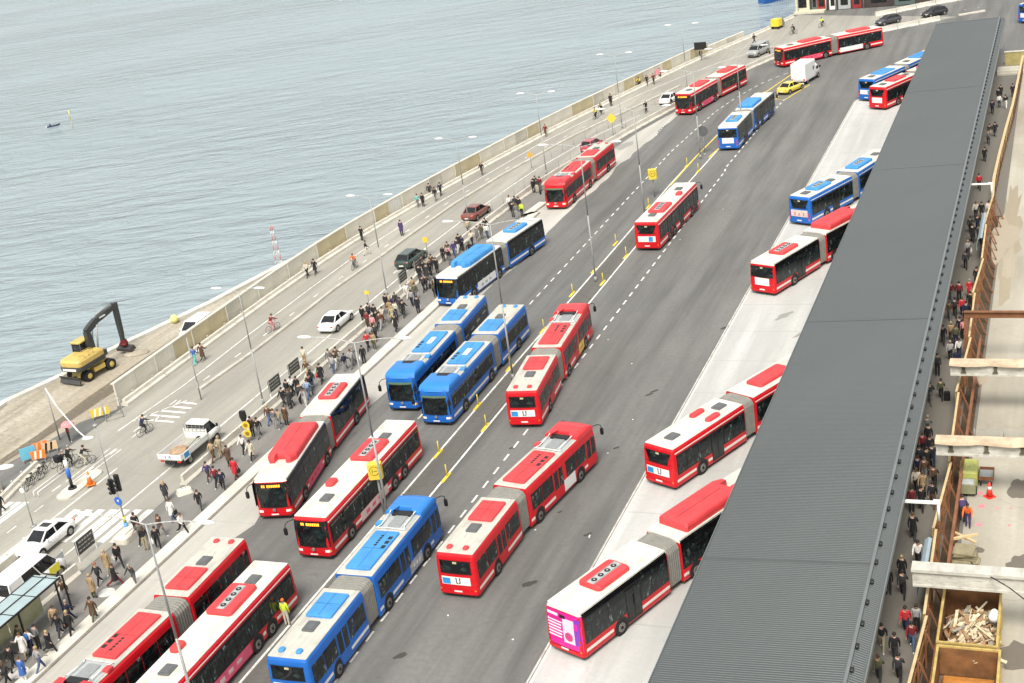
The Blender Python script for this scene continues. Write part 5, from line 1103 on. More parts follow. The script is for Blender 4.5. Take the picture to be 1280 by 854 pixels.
# ------------------------------------------------------------------ delivery tricycle, building
root = thing('cargo_moped', 'yellow and grey three-wheeled cargo moped at the far quay rail', 'moped', pose(G(973, 35), -.7))
mb = MB(); mb.loft([rrect(1.5, 1.6, .15, 3, .5, 0, -.6), rrect(1.5, 1.6, .15, 3, 1.7, 0, -.6)]); mb.build('cargo_box', pm('taxi yellow box', (.78, .60, .04), .4), root)
mb = MB(); mb.loft([rrect(1.3, 1.2, .3, 4, .3, 0, .8), rrect(1.3, 1.2, .3, 4, .9, 0, .8), rrect(1.1, .7, .2, 4, 1.6, 0, .6)]); mb.build('cab', pm('grey cab', (.2, .2, .2), .4), root)
for x, y in ((0, 1.3), (-.6, -1.0), (.6, -1.0)):
    mb = MB(); mb.cyl((x-.07, y, .26), (x+.07, y, .26), .26, None, 12); mb.build('wheel', TYRE, root)
bq = R(253.6, -45.4); root = thing('waterfront_building', 'dark waterfront building with red panels and pale shopfront', 'building', pose(bq, -math.radians(23.7+4)))
BW = pm('dark brown cladding', (.06, .045, .04), .6, .3, .8); CR = pm('cream render', (.60, .56, .42), .8, .15); RP = pm('dark red panel', (.30, .03, .03), .5, .15); TEAL = pm('grey-green panel', (.10, .14, .13), .5, .2)
mb = MB(); mb.box((12, 7, 4), (23, 12, 8)); mb.build('wall', BW, root)
mb = MB(); mb.box((12, 7, 8.15), (24, 13, .3)); mb.build('roof', GREY, root)
for x, w_, m_x in ((.8, 2.6, CR), (3.0, .9, TEAL), (4.3, 1.7, RP), (6.3, 1.2, LAMPM), (8.4, 2.2, GREYL), (10.6, 1.6, RP), (14.5, 4.5, BW), (19, 3.5, TEAL)):
    mb = MB(); mb.box((x, .93, 1.8), (w_, .10, 3.4)); pn = mb.build('wall_panel', m_x, root)
    mb = MB(); mb.box((x, .86, 1.7), (w_*.6, .05, 1.8)); mb.build('window', CARGL, pn)
mb = MB(); mb.box((2.4, -.2, .18), (5.5, 2.2, .36)); mb.build('entrance_deck', CR, root)
for x in (0.2, 5.3, 7.0, 12.0):
    mb = MB(); mb.cyl((x, 0, 0), (x, 0, 4), .07, None, 8); mb.build('awning_post', LAMPM if x == 5.3 else STEEL, root)
fence('quay_fence', 'grey mesh fence at the water beside the far building', [G(968, 22), G(985, 8), G(1000, -6)], 2.0, 2.6, 6, STEEL)
sign_pole('quay_sign', 'dark square sign above a person at the end of the quay wall', G(877, 76), 3.2, [('sq', 2.4, 2.0, BLK, 1.2)], .08)
# ------------------------------------------------------------------ canopy roof
CAN = ground_mat('grey-green corrugated steel', (.066, .077, .075), (.080, .091, .088), .10, .6, 0, .12, .36, spots=.15)
CAN.node_tree.nodes['Principled BSDF'].inputs['Specular IOR Level'].default_value = .9
CAN.node_tree.nodes['Principled BSDF'].inputs['Metallic'].default_value = .15
CAN2 = pm('canopy trim steel', (.17, .19, .19), .4, .08, .8, metal=.2)
root = thing('bus_canopy', 'long grey corrugated steel canopy roof over the bus platform', 'canopy', pose(R(30, 0), -HD))
SL, S0 = 176.0, 0
def corr(t0, t1, z0, z1, name, per=.17, hgt=.014):
    mb = MB(); vs = []; n = int(SL/per)
    for i in range(n):
        for f_, h_ in ((0, 0), (.42, 0), (.52, hgt), (.90, hgt)):
            y = (i+f_)*per; vs += [(t0, y, z0+h_), (t1, y, z1+h_)]
    k = len(vs)//2; mb.add(vs, [(2*i, 2*i+1, 2*i+3, 2*i+2) for i in range(k-1)]); 
    mb.add([(t0, 0, z0-.12), (t1, 0, z1-.12), (t1, SL, z1-.12), (t0, SL, z0-.12)], [(0, 1, 2, 3)]); return mb.build(name, CAN, root)
TR = -8.62
corr(ROOF_L, TR, 4.80, 5.12, 'roof_sheet'); corr(TR+.10, ROOF_R, 5.08, 4.86, 'verge_sheet')
mb = MB(); mb.loft([[(TR-.05, y, 5.12), (TR+.10, y, 5.12), (TR+.10, y, 5.23), (TR-.05, y, 5.23)] for y in (0, SL)]); mb.build('ridge', CAN2, root)
mb = MB(); mb.loft([[(ROOF_R-.02, y, 4.60), (ROOF_R+.05, y, 4.60), (ROOF_R+.05, y, 4.95), (ROOF_R-.02, y, 4.95)] for y in (0, SL)]); mb.build('fascia', CAN2, root)
mb = MB(); mb.loft([[(ROOF_L-.04, y, 4.62), (ROOF_L+.0, y, 4.62), (ROOF_L+.0, y, 4.86), (ROOF_L-.04, y, 4.86)] for y in (0, SL)]); mb.build('fascia', CAN2, root)
mb = MB(); mb.loft([[(t_, SL, 4.6), (t_, SL+.06, 4.6), (t_, SL+.06, z_), (t_, SL, z_)] for t_, z_ in ((ROOF_L, 4.9), (TR, 5.2), (ROOF_R, 4.95))]); mb.build('fascia', CAN2, root)
for y in (29.5, 62.2, 101.4, 133.8):
    mb = MB(); mb.loft([[(ROOF_L, y, 4.818), (TR-.05, y, 5.138), (TR-.05, y+.22, 5.138), (ROOF_L, y+.22, 4.818)], [(ROOF_L, y, 4.83), (TR-.05, y, 5.15), (TR-.05, y+.22, 5.15), (ROOF_L, y+.22, 4.83)]]); mb.build('sheet_lap', CAN, root)
for i in range(97):
    y = 1+i*1.8
    if y > SL-1: break
    mb = MB(); mb.loft([rrect(.16, .34, .05, 2, 5.10, TR+.19, y), rrect(.16, .34, .05, 2, 5.20, TR+.19, y), rrect(.10, .24, .03, 2, 5.24, TR+.19, y)]); mb.build('roof_bracket', BLK, root)
for i in range(14):
    y = 4+i*12
    if y > SL: break
    for t_ in (-9.4, -15.8):
        mb = MB(); mb.box((t_, y, 2.35), (.22, .22, 4.7)); mb.build('column', CAN2, root)
    mb = MB(); mb.box((-12.5, y, 4.58), (8.6, .16, .22)); mb.build('rafter', CAN2, root)
for (y, lb) in ((37.4, 'white steel arm reaching out from the canopy above the passage, nearest the skips'), (97, 'white steel arm reaching out from the canopy above the passage, farther one')):
    o = thing('lamp_arm', lb, 'lamp', pose(R(30+y, 0), -HD))
    mb = MB(); mb.box((-6.95, 0, 4.4), (1.9, .09, .14)); mb.box((-6.95, .12, 4.4), (1.7, .06, .1)); mb.build('arm', LAMPM, o)
    mb = MB(); mb.cyl((-6.1, .05, 4.4), (-6.1, .05, 3.3), .08, None, 8); mb.box((-6.2, .1, 4.42), (.35, .3, .12)); mb.build('lamp_head', LAMPM, o)
PBS = pm('pale blue-grey sheet steel', (.30, .38, .42), .4, .1, 1)
for (s0, s1, lb) in ((62.9, 67.0, 'pale blue-grey curved steel sheet leaning on the timber hoarding, nearer one'), (117.5, 124.5, 'pale blue-grey curved steel sheet on the hoarding, farther one')):
    mb = MB(); prof = [(-.32, 1.3), (-.30, 2.0), (-.2, 2.35), (.0, 2.5), (.16, 2.42), (.16, 2.38), (.0, 2.44), (-.16, 2.3), (-.25, 2.0), (-.27, 1.3)]; mb.loft([[(x, 0, z) for x, z in prof], [(x, s1-s0, z) for x, z in prof]]); o = mb.build('steel_sheet', PBS, None, pose(R(s0, HOARD_T-.3), -HD)); tag(o, lb, 'steel sheet')
# ------------------------------------------------------------------ timber hoarding
TIM = pm('new timber', (.52, .33, .13), .7, .25, 1.2, dirt=.2); TIM2 = pm('brown stained timber', (.24, .10, .045), .7, .3, 1.5, dirt=.2); TIM3 = pm('pale timber', (.60, .46, .25), .7, .2, 1.5)
def hoarding(s0, s1, label, far=False, t0=HOARD_T, t1=HOARD_T):
    a = R(s0, t0); b = R(s1, t1); M, L = seg_frame(a, b)
    root = thing('timber_hoarding', label, 'hoarding', M, 'timber hoarding bays along the passage')
    mb = MB(); n = int(L/.30); rr = random.Random(int(s0))
    for i in range(n): mb.box((rr.uniform(-.012, .012), (i+.5)*L/n, 1.08), (.03, L/n-.025, 2.15+rr.uniform(-.05, .05)))
    mb.build('boards', TIM, root)
    mb = MB(); mb.box((.06, L/2, 2.2), (.14, L, .05)); mb.build('top_rail', TIM3, root)
    mb = MB(); mb.box((.10, L/2, .7), (.07, L, .12)); mb.build('rail', TIM2, root)
    mb = MB(); mb.box((.10, L/2, 1.6), (.07, L, .12)); mb.build('rail', TIM2, root)
    k = 0; y = .8
    while y < L:
        mb = MB(); mb.box((.18, y, 1.1), (.10, .10, 2.2)); mb.build('post', TIM2, root)
        mb = MB(); mb.loft([[(.2, y-.05, 2.0), (.2, y+.05, 2.0), (.28, y+.05, 2.0), (.28, y-.05, 2.0)], [(.95, y-.05, .02), (.95, y+.05, .02), (1.05, y+.05, .02), (1.05, y-.05, .02)]]); mb.build('brace', TIM2, root); y += 2.4
HL = ['beside the rusty skips', 'between the lowest beam and the skips', 'below the middle concrete beam', 'beside the stacked timber', 'between the two wavy concrete beams', 'just above the wavy beams', 'at the brown steel beam', 'just beyond the brown steel beam', 'beyond the farther blue sheet', 'at its far straight end']
ss = [38, 53, 60, 68.5, 76.5, 86.5, 96, 105, 113, 122, 131]
for i in range(10): hoarding(ss[i], ss[i+1]-.15, 'timber hoarding bay along the passage, '+HL[i], t0=HOARD_T-(.25 if i % 2 else 0), t1=HOARD_T+(.12 if i % 2 else -.1))
# long brown beam standing behind the hoarding
root = thing('steel_waler', 'rust-brown steel beam running along the site side of the hoarding', 'steel beam', pose(R(38, HOARD_T+.75), -HD))
mb = MB(); mb.box((0, 30, 1.45), (.16, 60, .05)); mb.box((0, 30, 1.15), (.16, 60, .05)); mb.box((0, 30, 1.3), (.04, 60, .28)); mb.build('beam', TIM2, root)
for k in range(12):
    mb = MB(); mb.box((.0, 2+k*5, .6), (.12, .12, 1.15)); mb.build('post', TIM2, root)
# pale lattice parapet beyond
pl = [R(131, -6.2), R(137, -6.35), R(146, -6.2), R(156, -5.95), R(167, -5.6), R(180, -5.4), R(194, -5.2)]
for i, (a, b) in enumerate(zip(pl[:-1], pl[1:])):
    M, L = seg_frame(a, b); root = thing('timber_parapet', 'pale timber parapet bay along the far passage, %s' % ['next to the plank hoarding', 'where it bends', 'beside the walkers in white', 'beside the dark group', 'near the far steps', 'below the far blue bus'][i], 'parapet', M, 'timber parapet bays along the far passage')
    mb = MB(); mb.box((0, L/2, 1.98), (.26, L, .14)); mb.build('top_rail', TIM3, root)
    y = .5
    while y < L-.9:
        mb = MB(); mb.box((0, y, .95), (.12, .12, 1.9)); mb.build('post', TIM3, root)
        mb = MB(); mb.loft([[(.05, y-.05, 1.85), (.05, y+.05, 1.85), (.12, y+.05, 1.85), (.12, y-.05, 1.85)], [(.05, y+1.2, .1), (.05, y+1.3, .1), (.12, y+1.3, .1), (.12, y+1.2, .1)]]); mb.build('brace', TIM2, root); y += 1.9
    mb = MB(); mb.box((0, L/2, .25), (.10, L, .4)); mb.build('toe_board', TIM2, root)
# far steps and wall at the end of the passage
OCH = pm('ochre wall', (.38, .32, .13), .8, .2); 
o = MB(); o.box((0, 0, .9), (6.4, .3, 1.8)); o = o.build('end_wall', OCH, None, pose(R(198, -4.4), -HD)); tag(o, 'low ochre wall closing the far end of the passage', 'wall')
mb = MB(); mb.box((0, 0, 1.85), (6.6, .45, .1)); mb.build('coping', CONCW, o)
o = MB(); o.box((0, 0, .25), (3.6, 3.0, .5)); o = o.build('landing', CONCD, None, pose(R(193.5, -6.6), -HD)); tag(o, 'brownish concrete landing at the far end of the passage', 'landing')
mb = MB(); mb.box((0, -1.65, .12), (3.6, .35, .24)); mb.build('step', CONCD, o)
# ------------------------------------------------------------------ cut concrete beams
BC = pm('pale cut concrete', (.54, .525, .46), .85, .25, .8, dirt=.6, bump=.5); RS = pm('rust-stained flange', (.62, .47, .32), .85, .3, 1.2, dirt=.35)
def tbeam(s, label, h=.95, wavy=True, x1=17):
    root = thing('concrete_beam', label, 'beam', pose(R(s, -6.95), -HD-.035 if False else -HD)); mb = MB(); z = 4.0
    mb.loft([[(x, -.28, z-h), (x, .28, z-h), (x, .28, z-.14), (x, -.28, z-.14)] for x in (0.05, x1)]); mb.build('web', BC, root)
    mb = MB(); n = 60 if wavy else 2; rg = []
    for i in range(n+1):
        x = x1*i/n; w = .42+(.20*abs(math.sin(x*1.05+.4))+random.uniform(-.02, .02) if wavy else 0); rg.append([(x, -w, z-.16), (x, .42, z-.16), (x, .42, z), (x, -w*(.9 if wavy else 1), z)])
    mb.loft(rg); mb.build('top_flange', RS if wavy else BC, root)
    mb = MB(); mb.box((0.06+x1/2, -.30, z-h+.06), (x1, .06, .12)); mb.build('bottom_flange', BC, root)
    if wavy:
        for x in (.9, 2.9, 4.9, 6.9):
            mb = MB(); mb.box((x, -.31, z-.5), (.22, .10, .42)); mb.box((x, -.36, z-.68), (.34, .06, .08)); mb.build('anchor_recess', pm('dark recess', (.10, .09, .06), .9, .4, 4), root)
    mb = MB(); mb.box((x1-.6, 0, 1.5), (.9, .9, 3.0)); mb.build('pier', BC, root)
    return root
tbeam(61.6, 'plain pale concrete beam above the skips', 1.05, False); tbeam(76.0, 'concrete beam with a rust-stained wavy flange above the site worker', 1.0); tbeam(87.5, 'concrete beam with wavy flange nearest the brown steel beam', .95)
root = thing('steel_beam', 'rust-brown steel beam crossing above the building site', 'steel beam', pose(R(96.4, -6.6), -HD)); z = 4.0
mb = MB(); mb.box((8, 0, z), (16, .34, .05)); mb.box((8, 0, z-.4), (16, .34, .05)); mb.box((8, 0, z-.2), (16, .05, .38)); mb.build('beam', pm('rusty steel', (.20, .085, .035), .7, .3, 1.5), root)
mb = MB(); mb.box((.15, 0, 1.8), (.3, .3, 3.6)); mb.box((15.5, 0, 1.8), (.3, .3, 3.6)); mb.build('post', TIM2, root)
# ------------------------------------------------------------------ skips
SKY_ = pm('worn yellow skip paint', (.50, .36, .11), .7, .3, 1.5, dirt=.6); SKI = pm('rusty skip inside', (.22, .10, .035), .85, .5, 1.3, dirt=.3); ORS = pm('orange sand', (.55, .22, .04), .95, .3, 2, bump=.4)
def skip(s0, s1, t0, t1, label):
    L = s1-s0; w = t1-t0; root = thing('skip', label, 'skip', pose(R((s0+s1)/2, (t0+t1)/2), -HD), 'open rusty skips on the building site'); hz = 1.75
    mb = MB(); mb.box((0, 0, .12), (w-.3, L-.4, .1)); mb.build('floor', SKI, root)
    for c_, d_ in (((w/2-.03, 0), (.05, L)), ((-w/2+.03, 0), (.05, L)), ((0, L/2-.03), (w-.12, .05)), ((0, -L/2+.03), (w-.12, .05))):
        mb = MB(); mb.box((c_[0], c_[1], .92), (d_[0], d_[1], 1.6)); sd = mb.build('side_wall', SKI, root)
        mb = MB(); mb.box((c_[0]*1.025, c_[1]*1.012, .92), (d_[0]*.98 if d_[0] > .1 else .03, d_[1]*.98 if d_[1] > .1 else .03, 1.6)); mb.build('outer_paint', SKY_, sd)
    mb = MB(); 
    for c_, d_ in (((w/2, 0), (.12, L+.12)), ((-w/2, 0), (.12, L+.12)), ((0, L/2), (w-.12, .12)), ((0, -L/2), (w-.12, .12))): mb.box((c_[0], c_[1], hz), (d_[0], d_[1], .10))
    mb.build('rim', SKY_, root)
    for y in (-L*.3, 0, L*.3):
        for sx in (-1, 1):
            mb = MB(); mb.box((sx*(w/2+.05), y, .9), (.08, .10, 1.55)); mb.build('rib', SKY_, root)
    return root
skip(58.35, 63.4, -5.5, -2.75, 'rusty yellow skip filled with splintered pale timber'); skip(52.3, 58.05, -5.45, -2.6, 'rusty yellow skip with orange sand at the bottom')
o = MB(); vs = []; 
o.loft([rrect(2.5, 5.4, .1, 2, .18), rrect(2.3, 5.2, .1, 2, .45), rrect(1.0, 3.6, .3, 2, .75)]); o = o.build('sand_load', ORS, None, pose(R(54.9, -4.0), -HD)); tag(o, 'orange sand at the bottom of the lower skip', 'sand')
rr = random.Random(3); SPL = pm('splintered pale wood', (.66, .56, .38), .8, .3, 3); SPD = pm('splintered brown wood', (.34, .2, .10), .85, .4, 3)
mb = MB(); mb.ell((0, 0, .2), (1.2, 2.2, .9), 0, 14, 5, 0); o = mb.build('rubble_load', SPD, None, pose(R(60.6, -4.1), -HD)); tag(o, 'brown splinters and rubble under the planks in the upper skip', 'rubble')
mb = MB()
for k in range(170):
    x, y = rr.gauss(.2, .55), rr.gauss(-.2, 1.0); x = max(-1.15, min(1.1, x)); y = max(-2.2, min(2.1, y)); z = 1.05-.35*(x*x+y*y*.25)*.8+rr.uniform(0, .45); l = rr.uniform(.6, 1.7); a = rr.gauss(.15, .5); e = rr.uniform(-.25, .25)
    dx, dy, dz = math.sin(a)*l/2, math.cos(a)*l/2, e*l/2; M_ = Matrix.Translation((x, y, max(z, .4))) @ Matrix.Rotation(-a, 4, 'Z') @ Matrix.Rotation(e, 4, 'X') @ Matrix.Rotation(rr.uniform(-.5, .5), 4, 'Y'); mb.box((0, 0, 0), (rr.uniform(.05, .18), l, .035), rr.choice([0, 0, 0, 1, 1, 2]), 0, M_)
o = mb.build('splintered_planks', [SPL, SPD, pm('grey splinters', (.36, .33, .27), .85, .3, 3)], None, pose(R(60.6, -4.1), -HD)); tag(o, 'heap of splintered pale planks in the upper skip', 'wood waste'); o['kind'] = 'stuff'
mb = MB(); mb.loft([rrect(.5, .7, .2, 3, 1.2, 1.1, .9), rrect(.6, .8, .25, 3, 1.5, 1.1, .9), rrect(.2, .3, .1, 3, 1.75, 1.1, .9)], 0, True); o = mb.build('white_bag', LAMPM, None, pose(R(60.6, -4.1), -HD)); tag(o, 'white plastic bag at the right rim of the upper skip', 'bag')
# ------------------------------------------------------------------ site equipment
REDC = pm('red cone plastic', (.75, .05, .03), .45, .1)
cone(G(1237, 621), .95, 'red traffic cone with a white tip on the site slab', REDC)
root = thing('site_generator', 'yellow-green site machine with grey panels behind the beam', 'machine', pose(R(77.2, -5.2), -HD) @ Matrix.Scale(.82, 4))
YG = pm('yellow-green machine paint', (.52, .55, .14), .5, .2, 2, dirt=.5)
mb = MB(); mb.loft([rrect(1.3, 2.2, .15, 3, .4, 0, .8), rrect(1.3, 2.2, .15, 3, 1.4, 0, .8), rrect(1.1, 2.0, .15, 3, 1.55, 0, .8)]); mb.build('hood', YG, root)
mb = MB(); mb.box((0, -.9, .7), (1.2, 1.1, .7)); mb.build('body', pm('olive grey metal', (.25, .25, .15), .6, .2), root); mb = MB(); mb.box((0, -.9, 1.07), (.9, .8, .04)); mb.build('panel', GREYL, root)
for x in (-.55, .55):
    for y in (-.8, 1.2):
        mb = MB(); mb.cyl((x-.1, y, .3), (x+.1, y, .3), .3, None, 12); mb.build('wheel', TYRE, root)
root = thing('site_cart', 'grey open cart with brown rim beside the red cone', 'cart', pose(R(78.2, -4.2), -HD) @ Matrix.Scale(.75, 4))
mb = MB(); mb.box((0, 0, .62), (1.1, 1.7, .06)); mb.build('tray', GREYL, root)
mb = MB()
for c_, d_ in (((.56, 0), (.06, 1.8)), ((-.56, 0), (.06, 1.8)), ((0, .88), (1.1, .06)), ((0, -.88), (1.1, .06))): mb.box((c_[0], c_[1], .75), (d_[0], d_[1], .3))
mb.build('rim', TIM2, root)
for x in (-.4, .4):
    for y in (-.7, .7):
        mb = MB(); mb.cyl((x-.05, y, .16), (x+.05, y, .16), .16, None, 10); mb.build('wheel', TYRE, root)
root = thing('timber_stack', 'stack of grey-brown timber with two pale posts on top', 'timber stack', pose(R(68.6, -4.9), -HD)); OLT = pm('old grey timber', (.30, .26, .16), .85, .3, 2)
for k in range(7):
    mb = MB(); rr = random.Random(k); mb.box((0, 0, .08+k*.13), (1.6-k*.08, .9+rr.uniform(-.2, .3), .10), 0, .12*(k % 3-1)); mb.build('plank_layer', OLT, root)
for k, a in enumerate((.9, -1.1)):
    mb = MB(); mb.box((0, .45-.1*k+.5, 1.08+.12*k), (.16, 1.5, .12), 0, a); mb.build('pale_post', TIM3, root)
root = thing('crate_pallet', 'pallet of small grey crates at the foot of the hoarding', 'pallet', pose(R(65.4, -5.1), -HD))
mb = MB(); mb.box((0, 0, .08), (1.3, 1.0, .12)); mb.build('pallet', OLT, root)
for i in range(3):
    for j in range(2):
        mb = MB(); mb.loft([rrect(.32, .36, .05, 2, .15, -.4+i*.4, -.22+j*.44), rrect(.36, .40, .05, 2, .6, -.4+i*.4, -.22+j*.44)], 0); c_ = mb.build('crate', pm('dark grey crate', (.13, .12, .12), .6, .3, 4), root); mb = MB(); mb.cyl((-.4+i*.4, -.22+j*.44, .6), (-.4+i*.4, -.22+j*.44, .66), .11, None, 8); mb.build('crate_lid', GREYL, c_)
fence('steel_barrier', 'low grey steel railing on the site slab between the beams', [G(1218, 553), G(1290, 555)], 1.8, 1.0, 2, STEEL, .03)
q0 = G(1220, 554); q1 = G(1290, 556); root = thing('site_railing', 'row of thin vertical bars under the steel railing', 'railing', Matrix.Translation(q0)); mb = MB()
for k in range(46): p = (q1-q0)*(k/45); mb.cyl(p+Vector((0, 0, .1)), p+Vector((0, 0, .95)), .012, None, 4)
mb.build('bars', STEEL, root)
o = MB(); pts_ = [G(1212, 700), G(1224, 716, 2.0), G(1240, 722, 4.06), G(1262, 735, 4.08), G(1284, 752, 3.5)]; o.tube(pts_, .03, 5); o = o.build('cable', BLK); tag(o, 'black cable slung across the plain concrete beam', 'cable')
PK = pm('pink spray paint', (.85, .25, .30), .7, .3, 4)
for i, (u, v) in enumerate(((1227, 617), (1226, 633), (1246, 636), (1224, 656), (1264, 636), (1262, 657))): blob('spray_mark', G(u, v), .22 if i in (0, 1, 3) else .12, .18 if i in (0, 1, 3) else .1, .3*i, PK, .014, 9, .5)
sheet('hoarding_foot_strip', [R(40, -6.2), R(131, -6.2), R(131, -5.35), R(40, -5.45)], ground_mat('dark brown trodden soil', (.075, .05, .03), (.13, .095, .06), .5, .8, 0, .5), .016)
STN = ground_mat('dark wet stain on the slab', (.16, .14, .115), (.20, .18, .14), .2, .5, 0, .1)
for i, (u, v, rx, ry) in enumerate(((1274, 612, .7, 1.3), (1276, 706, .7, 1.0), (1272, 822, 1.1, 1.3), (1223, 688, .35, .3), (1262, 330, .6, 4), (1250, 300, .6, 7), (1226, 470, .5, 1.5), (1258, 295, 1.2, 3))): blob('slab_stain', G(u, v), rx, ry, -HD, STN if i < 4 else ground_mat('brown slab stain', (.37, .32, .24), (.45, .40, .31), .3, .5, 0, .1), .012+.001*i)
blob('dirt_strip', R(125, -4.6), 1.0, 14, -HD, ground_mat('brown slab dirt', (.34, .29, .21), (.42, .37, .28), .3, .5, 0, .2), .0105, 30, .3)
# ------------------------------------------------------------------ people
CLR = {'black': (.012, .012, .014), 'charcoal': (.035, .035, .038), 'navy': (.012, .018, .05), 'grey': (.14, .14, .14), 'light grey': (.34, .34, .34), 'white': (.72, .70, .66), 'cream': (.60, .55, .44), 'tan': (.34, .24, .13), 'brown': (.10, .055, .03), 'olive': (.09, .09, .045),
       'red': (.50, .02, .03), 'dark red': (.18, .015, .02), 'orange': (.80, .16, .03), 'blue': (.04, .12, .38), 'teal': (.12, .45, .42), 'purple': (.06, .04, .14), 'pink': (.70, .28, .30), 'yellow': (.75, .58, .05), 'hi-vis yellow': (.62, .78, .05), 'denim': (.07, .11, .20), 'pale blue': (.25, .38, .55), 'khaki': (.36, .31, .2)}
def cloth(c): return pm('cloth '+c, CLR[c], .85, .25, 4)
SKINM = [pm('skin light', (.55, .34, .25), .6, .08), pm('skin tan', (.40, .24, .17), .6, .08)]
HAIRM = {'dark': pm('dark hair', (.02, .014, .01), .6, .2, 8), 'brown': pm('brown hair', (.08, .045, .02), .6, .2, 8), 'fair': pm('fair hair', (.42, .30, .14), .6, .2, 8), 'grey': pm('grey hair', (.3, .29, .27), .6, .2, 8), 'red': pm('red hair', (.35, .10, .04), .6, .2, 8)}
SHOE = pm('dark shoe', (.02, .018, .016), .6, .1); SHOEW = pm('white shoe', (.7, .7, .68), .6, .1); EYE = pm('eye', (.02, .015, .01), .3); LIP = pm('lips', (.35, .10, .09), .6)
def skeleton(pose_, female=False):
    P = {}
    def leg(s, hipf, kneef, lift=0, w=.09):
        """hip angle forward (deg), knee bend (deg)"""
        a = math.radians(hipf); b = math.radians(hipf-kneef); hip = Vector((s*w, 0, pz-.04)); kn = hip+Vector((s*.01, math.sin(a)*.43, -math.cos(a)*.43)); an = kn+Vector((0, math.sin(b)*.42, -math.cos(b)*.42)); 
        return hip, kn, an, an+Vector((s*.02, .15, -.03-(math.sin(a)*.04 if hipf < 0 else 0)))
    def arm(s, sh, el, out=.06):
        a = math.radians(sh); b = math.radians(sh+el); S = Vector((s*.185, ty, shz)); E = S+Vector((s*out, math.sin(a)*.28, -math.cos(a)*.28)); W_ = E+Vector((0, math.sin(b)*.25, -math.cos(b)*.25)); H_ = W_+Vector((0, math.sin(b)*.09, -math.cos(b)*.09)); return S, E, W_, H_
    k = pose_
    if k == 'ride': pz, ty, lean = 1.02, .26, 1
    else: pz, ty, lean = .95, 0.0, 0
    shz = 1.42 if k != 'ride' else 1.43
    if k == 'bend': ty, shz = .18, 1.36
    legs = {'stand': ((0, 0), (1, 2)), 'walk': ((26, 6), (-22, 14)), 'stride': ((32, 4), (-28, 30)), 'step': ((14, 30), (-12, 6)), 'turn': ((8, 4), (-8, 10)), 'bag': ((22, 8), (-18, 10)), 'talk': ((3, 2), (-4, 4)), 'phone': ((16, 4), (-14, 12)), 'ride': ((70, 70), (38, 58)), 'bend': ((10, 10), (-6, 4))}[k]
    arms = {'stand': ((4, 8), (2, 10)), 'walk': ((-24, 18), (26, 30)), 'stride': ((-32, 25), (34, 40)), 'step': ((-10, 15), (16, 20)), 'turn': ((-6, 15), (10, 60)), 'bag': ((-14, 10), (8, 6)), 'talk': ((10, 95), (6, 20)), 'phone': ((-12, 10), (38, 95)), 'ride': ((52, 18), (52, 18)), 'bend': ((25, 20), (35, 30))}[k]
    V = []; E = []; C = []; Rr = []
    def v(p, r, c): V.append(Vector(p)); Rr.append(r if isinstance(r, tuple) else (r, r)); C.append(c); return len(V)-1
    pel = v((0, 0, pz), (.175, .135), 'leg'); wa = v((0, ty*.35, pz+.15), (.165, .125), 'top'); ch = v((0, ty*.8, shz-.10), (.19, .14), 'top'); nk = v((0, ty*1.08, shz+.06), (.062, .06), 'skin')
    hl = v((0, ty*1.2+.015, shz+.15), (.078, .085), 'skin'); hm = v((0, ty*1.2+.02, shz+.235), (.085, .10), 'skin'); ht = v((0, ty*1.2+.01, shz+.30), (.06, .07), 'skin')
    E += [(pel, wa), (wa, ch), (ch, nk), (nk, hl), (hl, hm), (hm, ht)]
    hands = []
    for s, l, a in ((-1, legs[0], arms[0]), (1, legs[1], arms[1])):
        h, kn, an, to = leg(s, *l); i1 = v(h, (.105, .115), 'leg'); i2 = v(kn, .075, 'leg'); i3 = v(an, .055, 'leg'); i4 = v(an+Vector((0, .03, -.035)), (.045, .05), 'shoe'); i5 = v(to+Vector((0, 0, -.005)), (.04, .028), 'shoe')
        E += [(pel, i1), (i1, i2), (i2, i3), (i3, i4), (i4, i5)]
        S, El, Wr, Ha = arm(s, *a); j1 = v(S, .075, 'top'); j2 = v(El, .060, 'top'); j3 = v(Wr, .034, 'top'); j4 = v(Ha, (.036, .022), 'skin'); E += [(ch, j1), (j1, j2), (j2, j3), (j3, j4)]; hands.append((Wr, Ha, s))
    headc = Vector((0, ty*1.2+.02, shz+.22))
    low = min(p.z-r[1] for p, r, c in zip(V, Rr, C) if c == 'shoe')
    return V, E, Rr, C, hands, headc, low
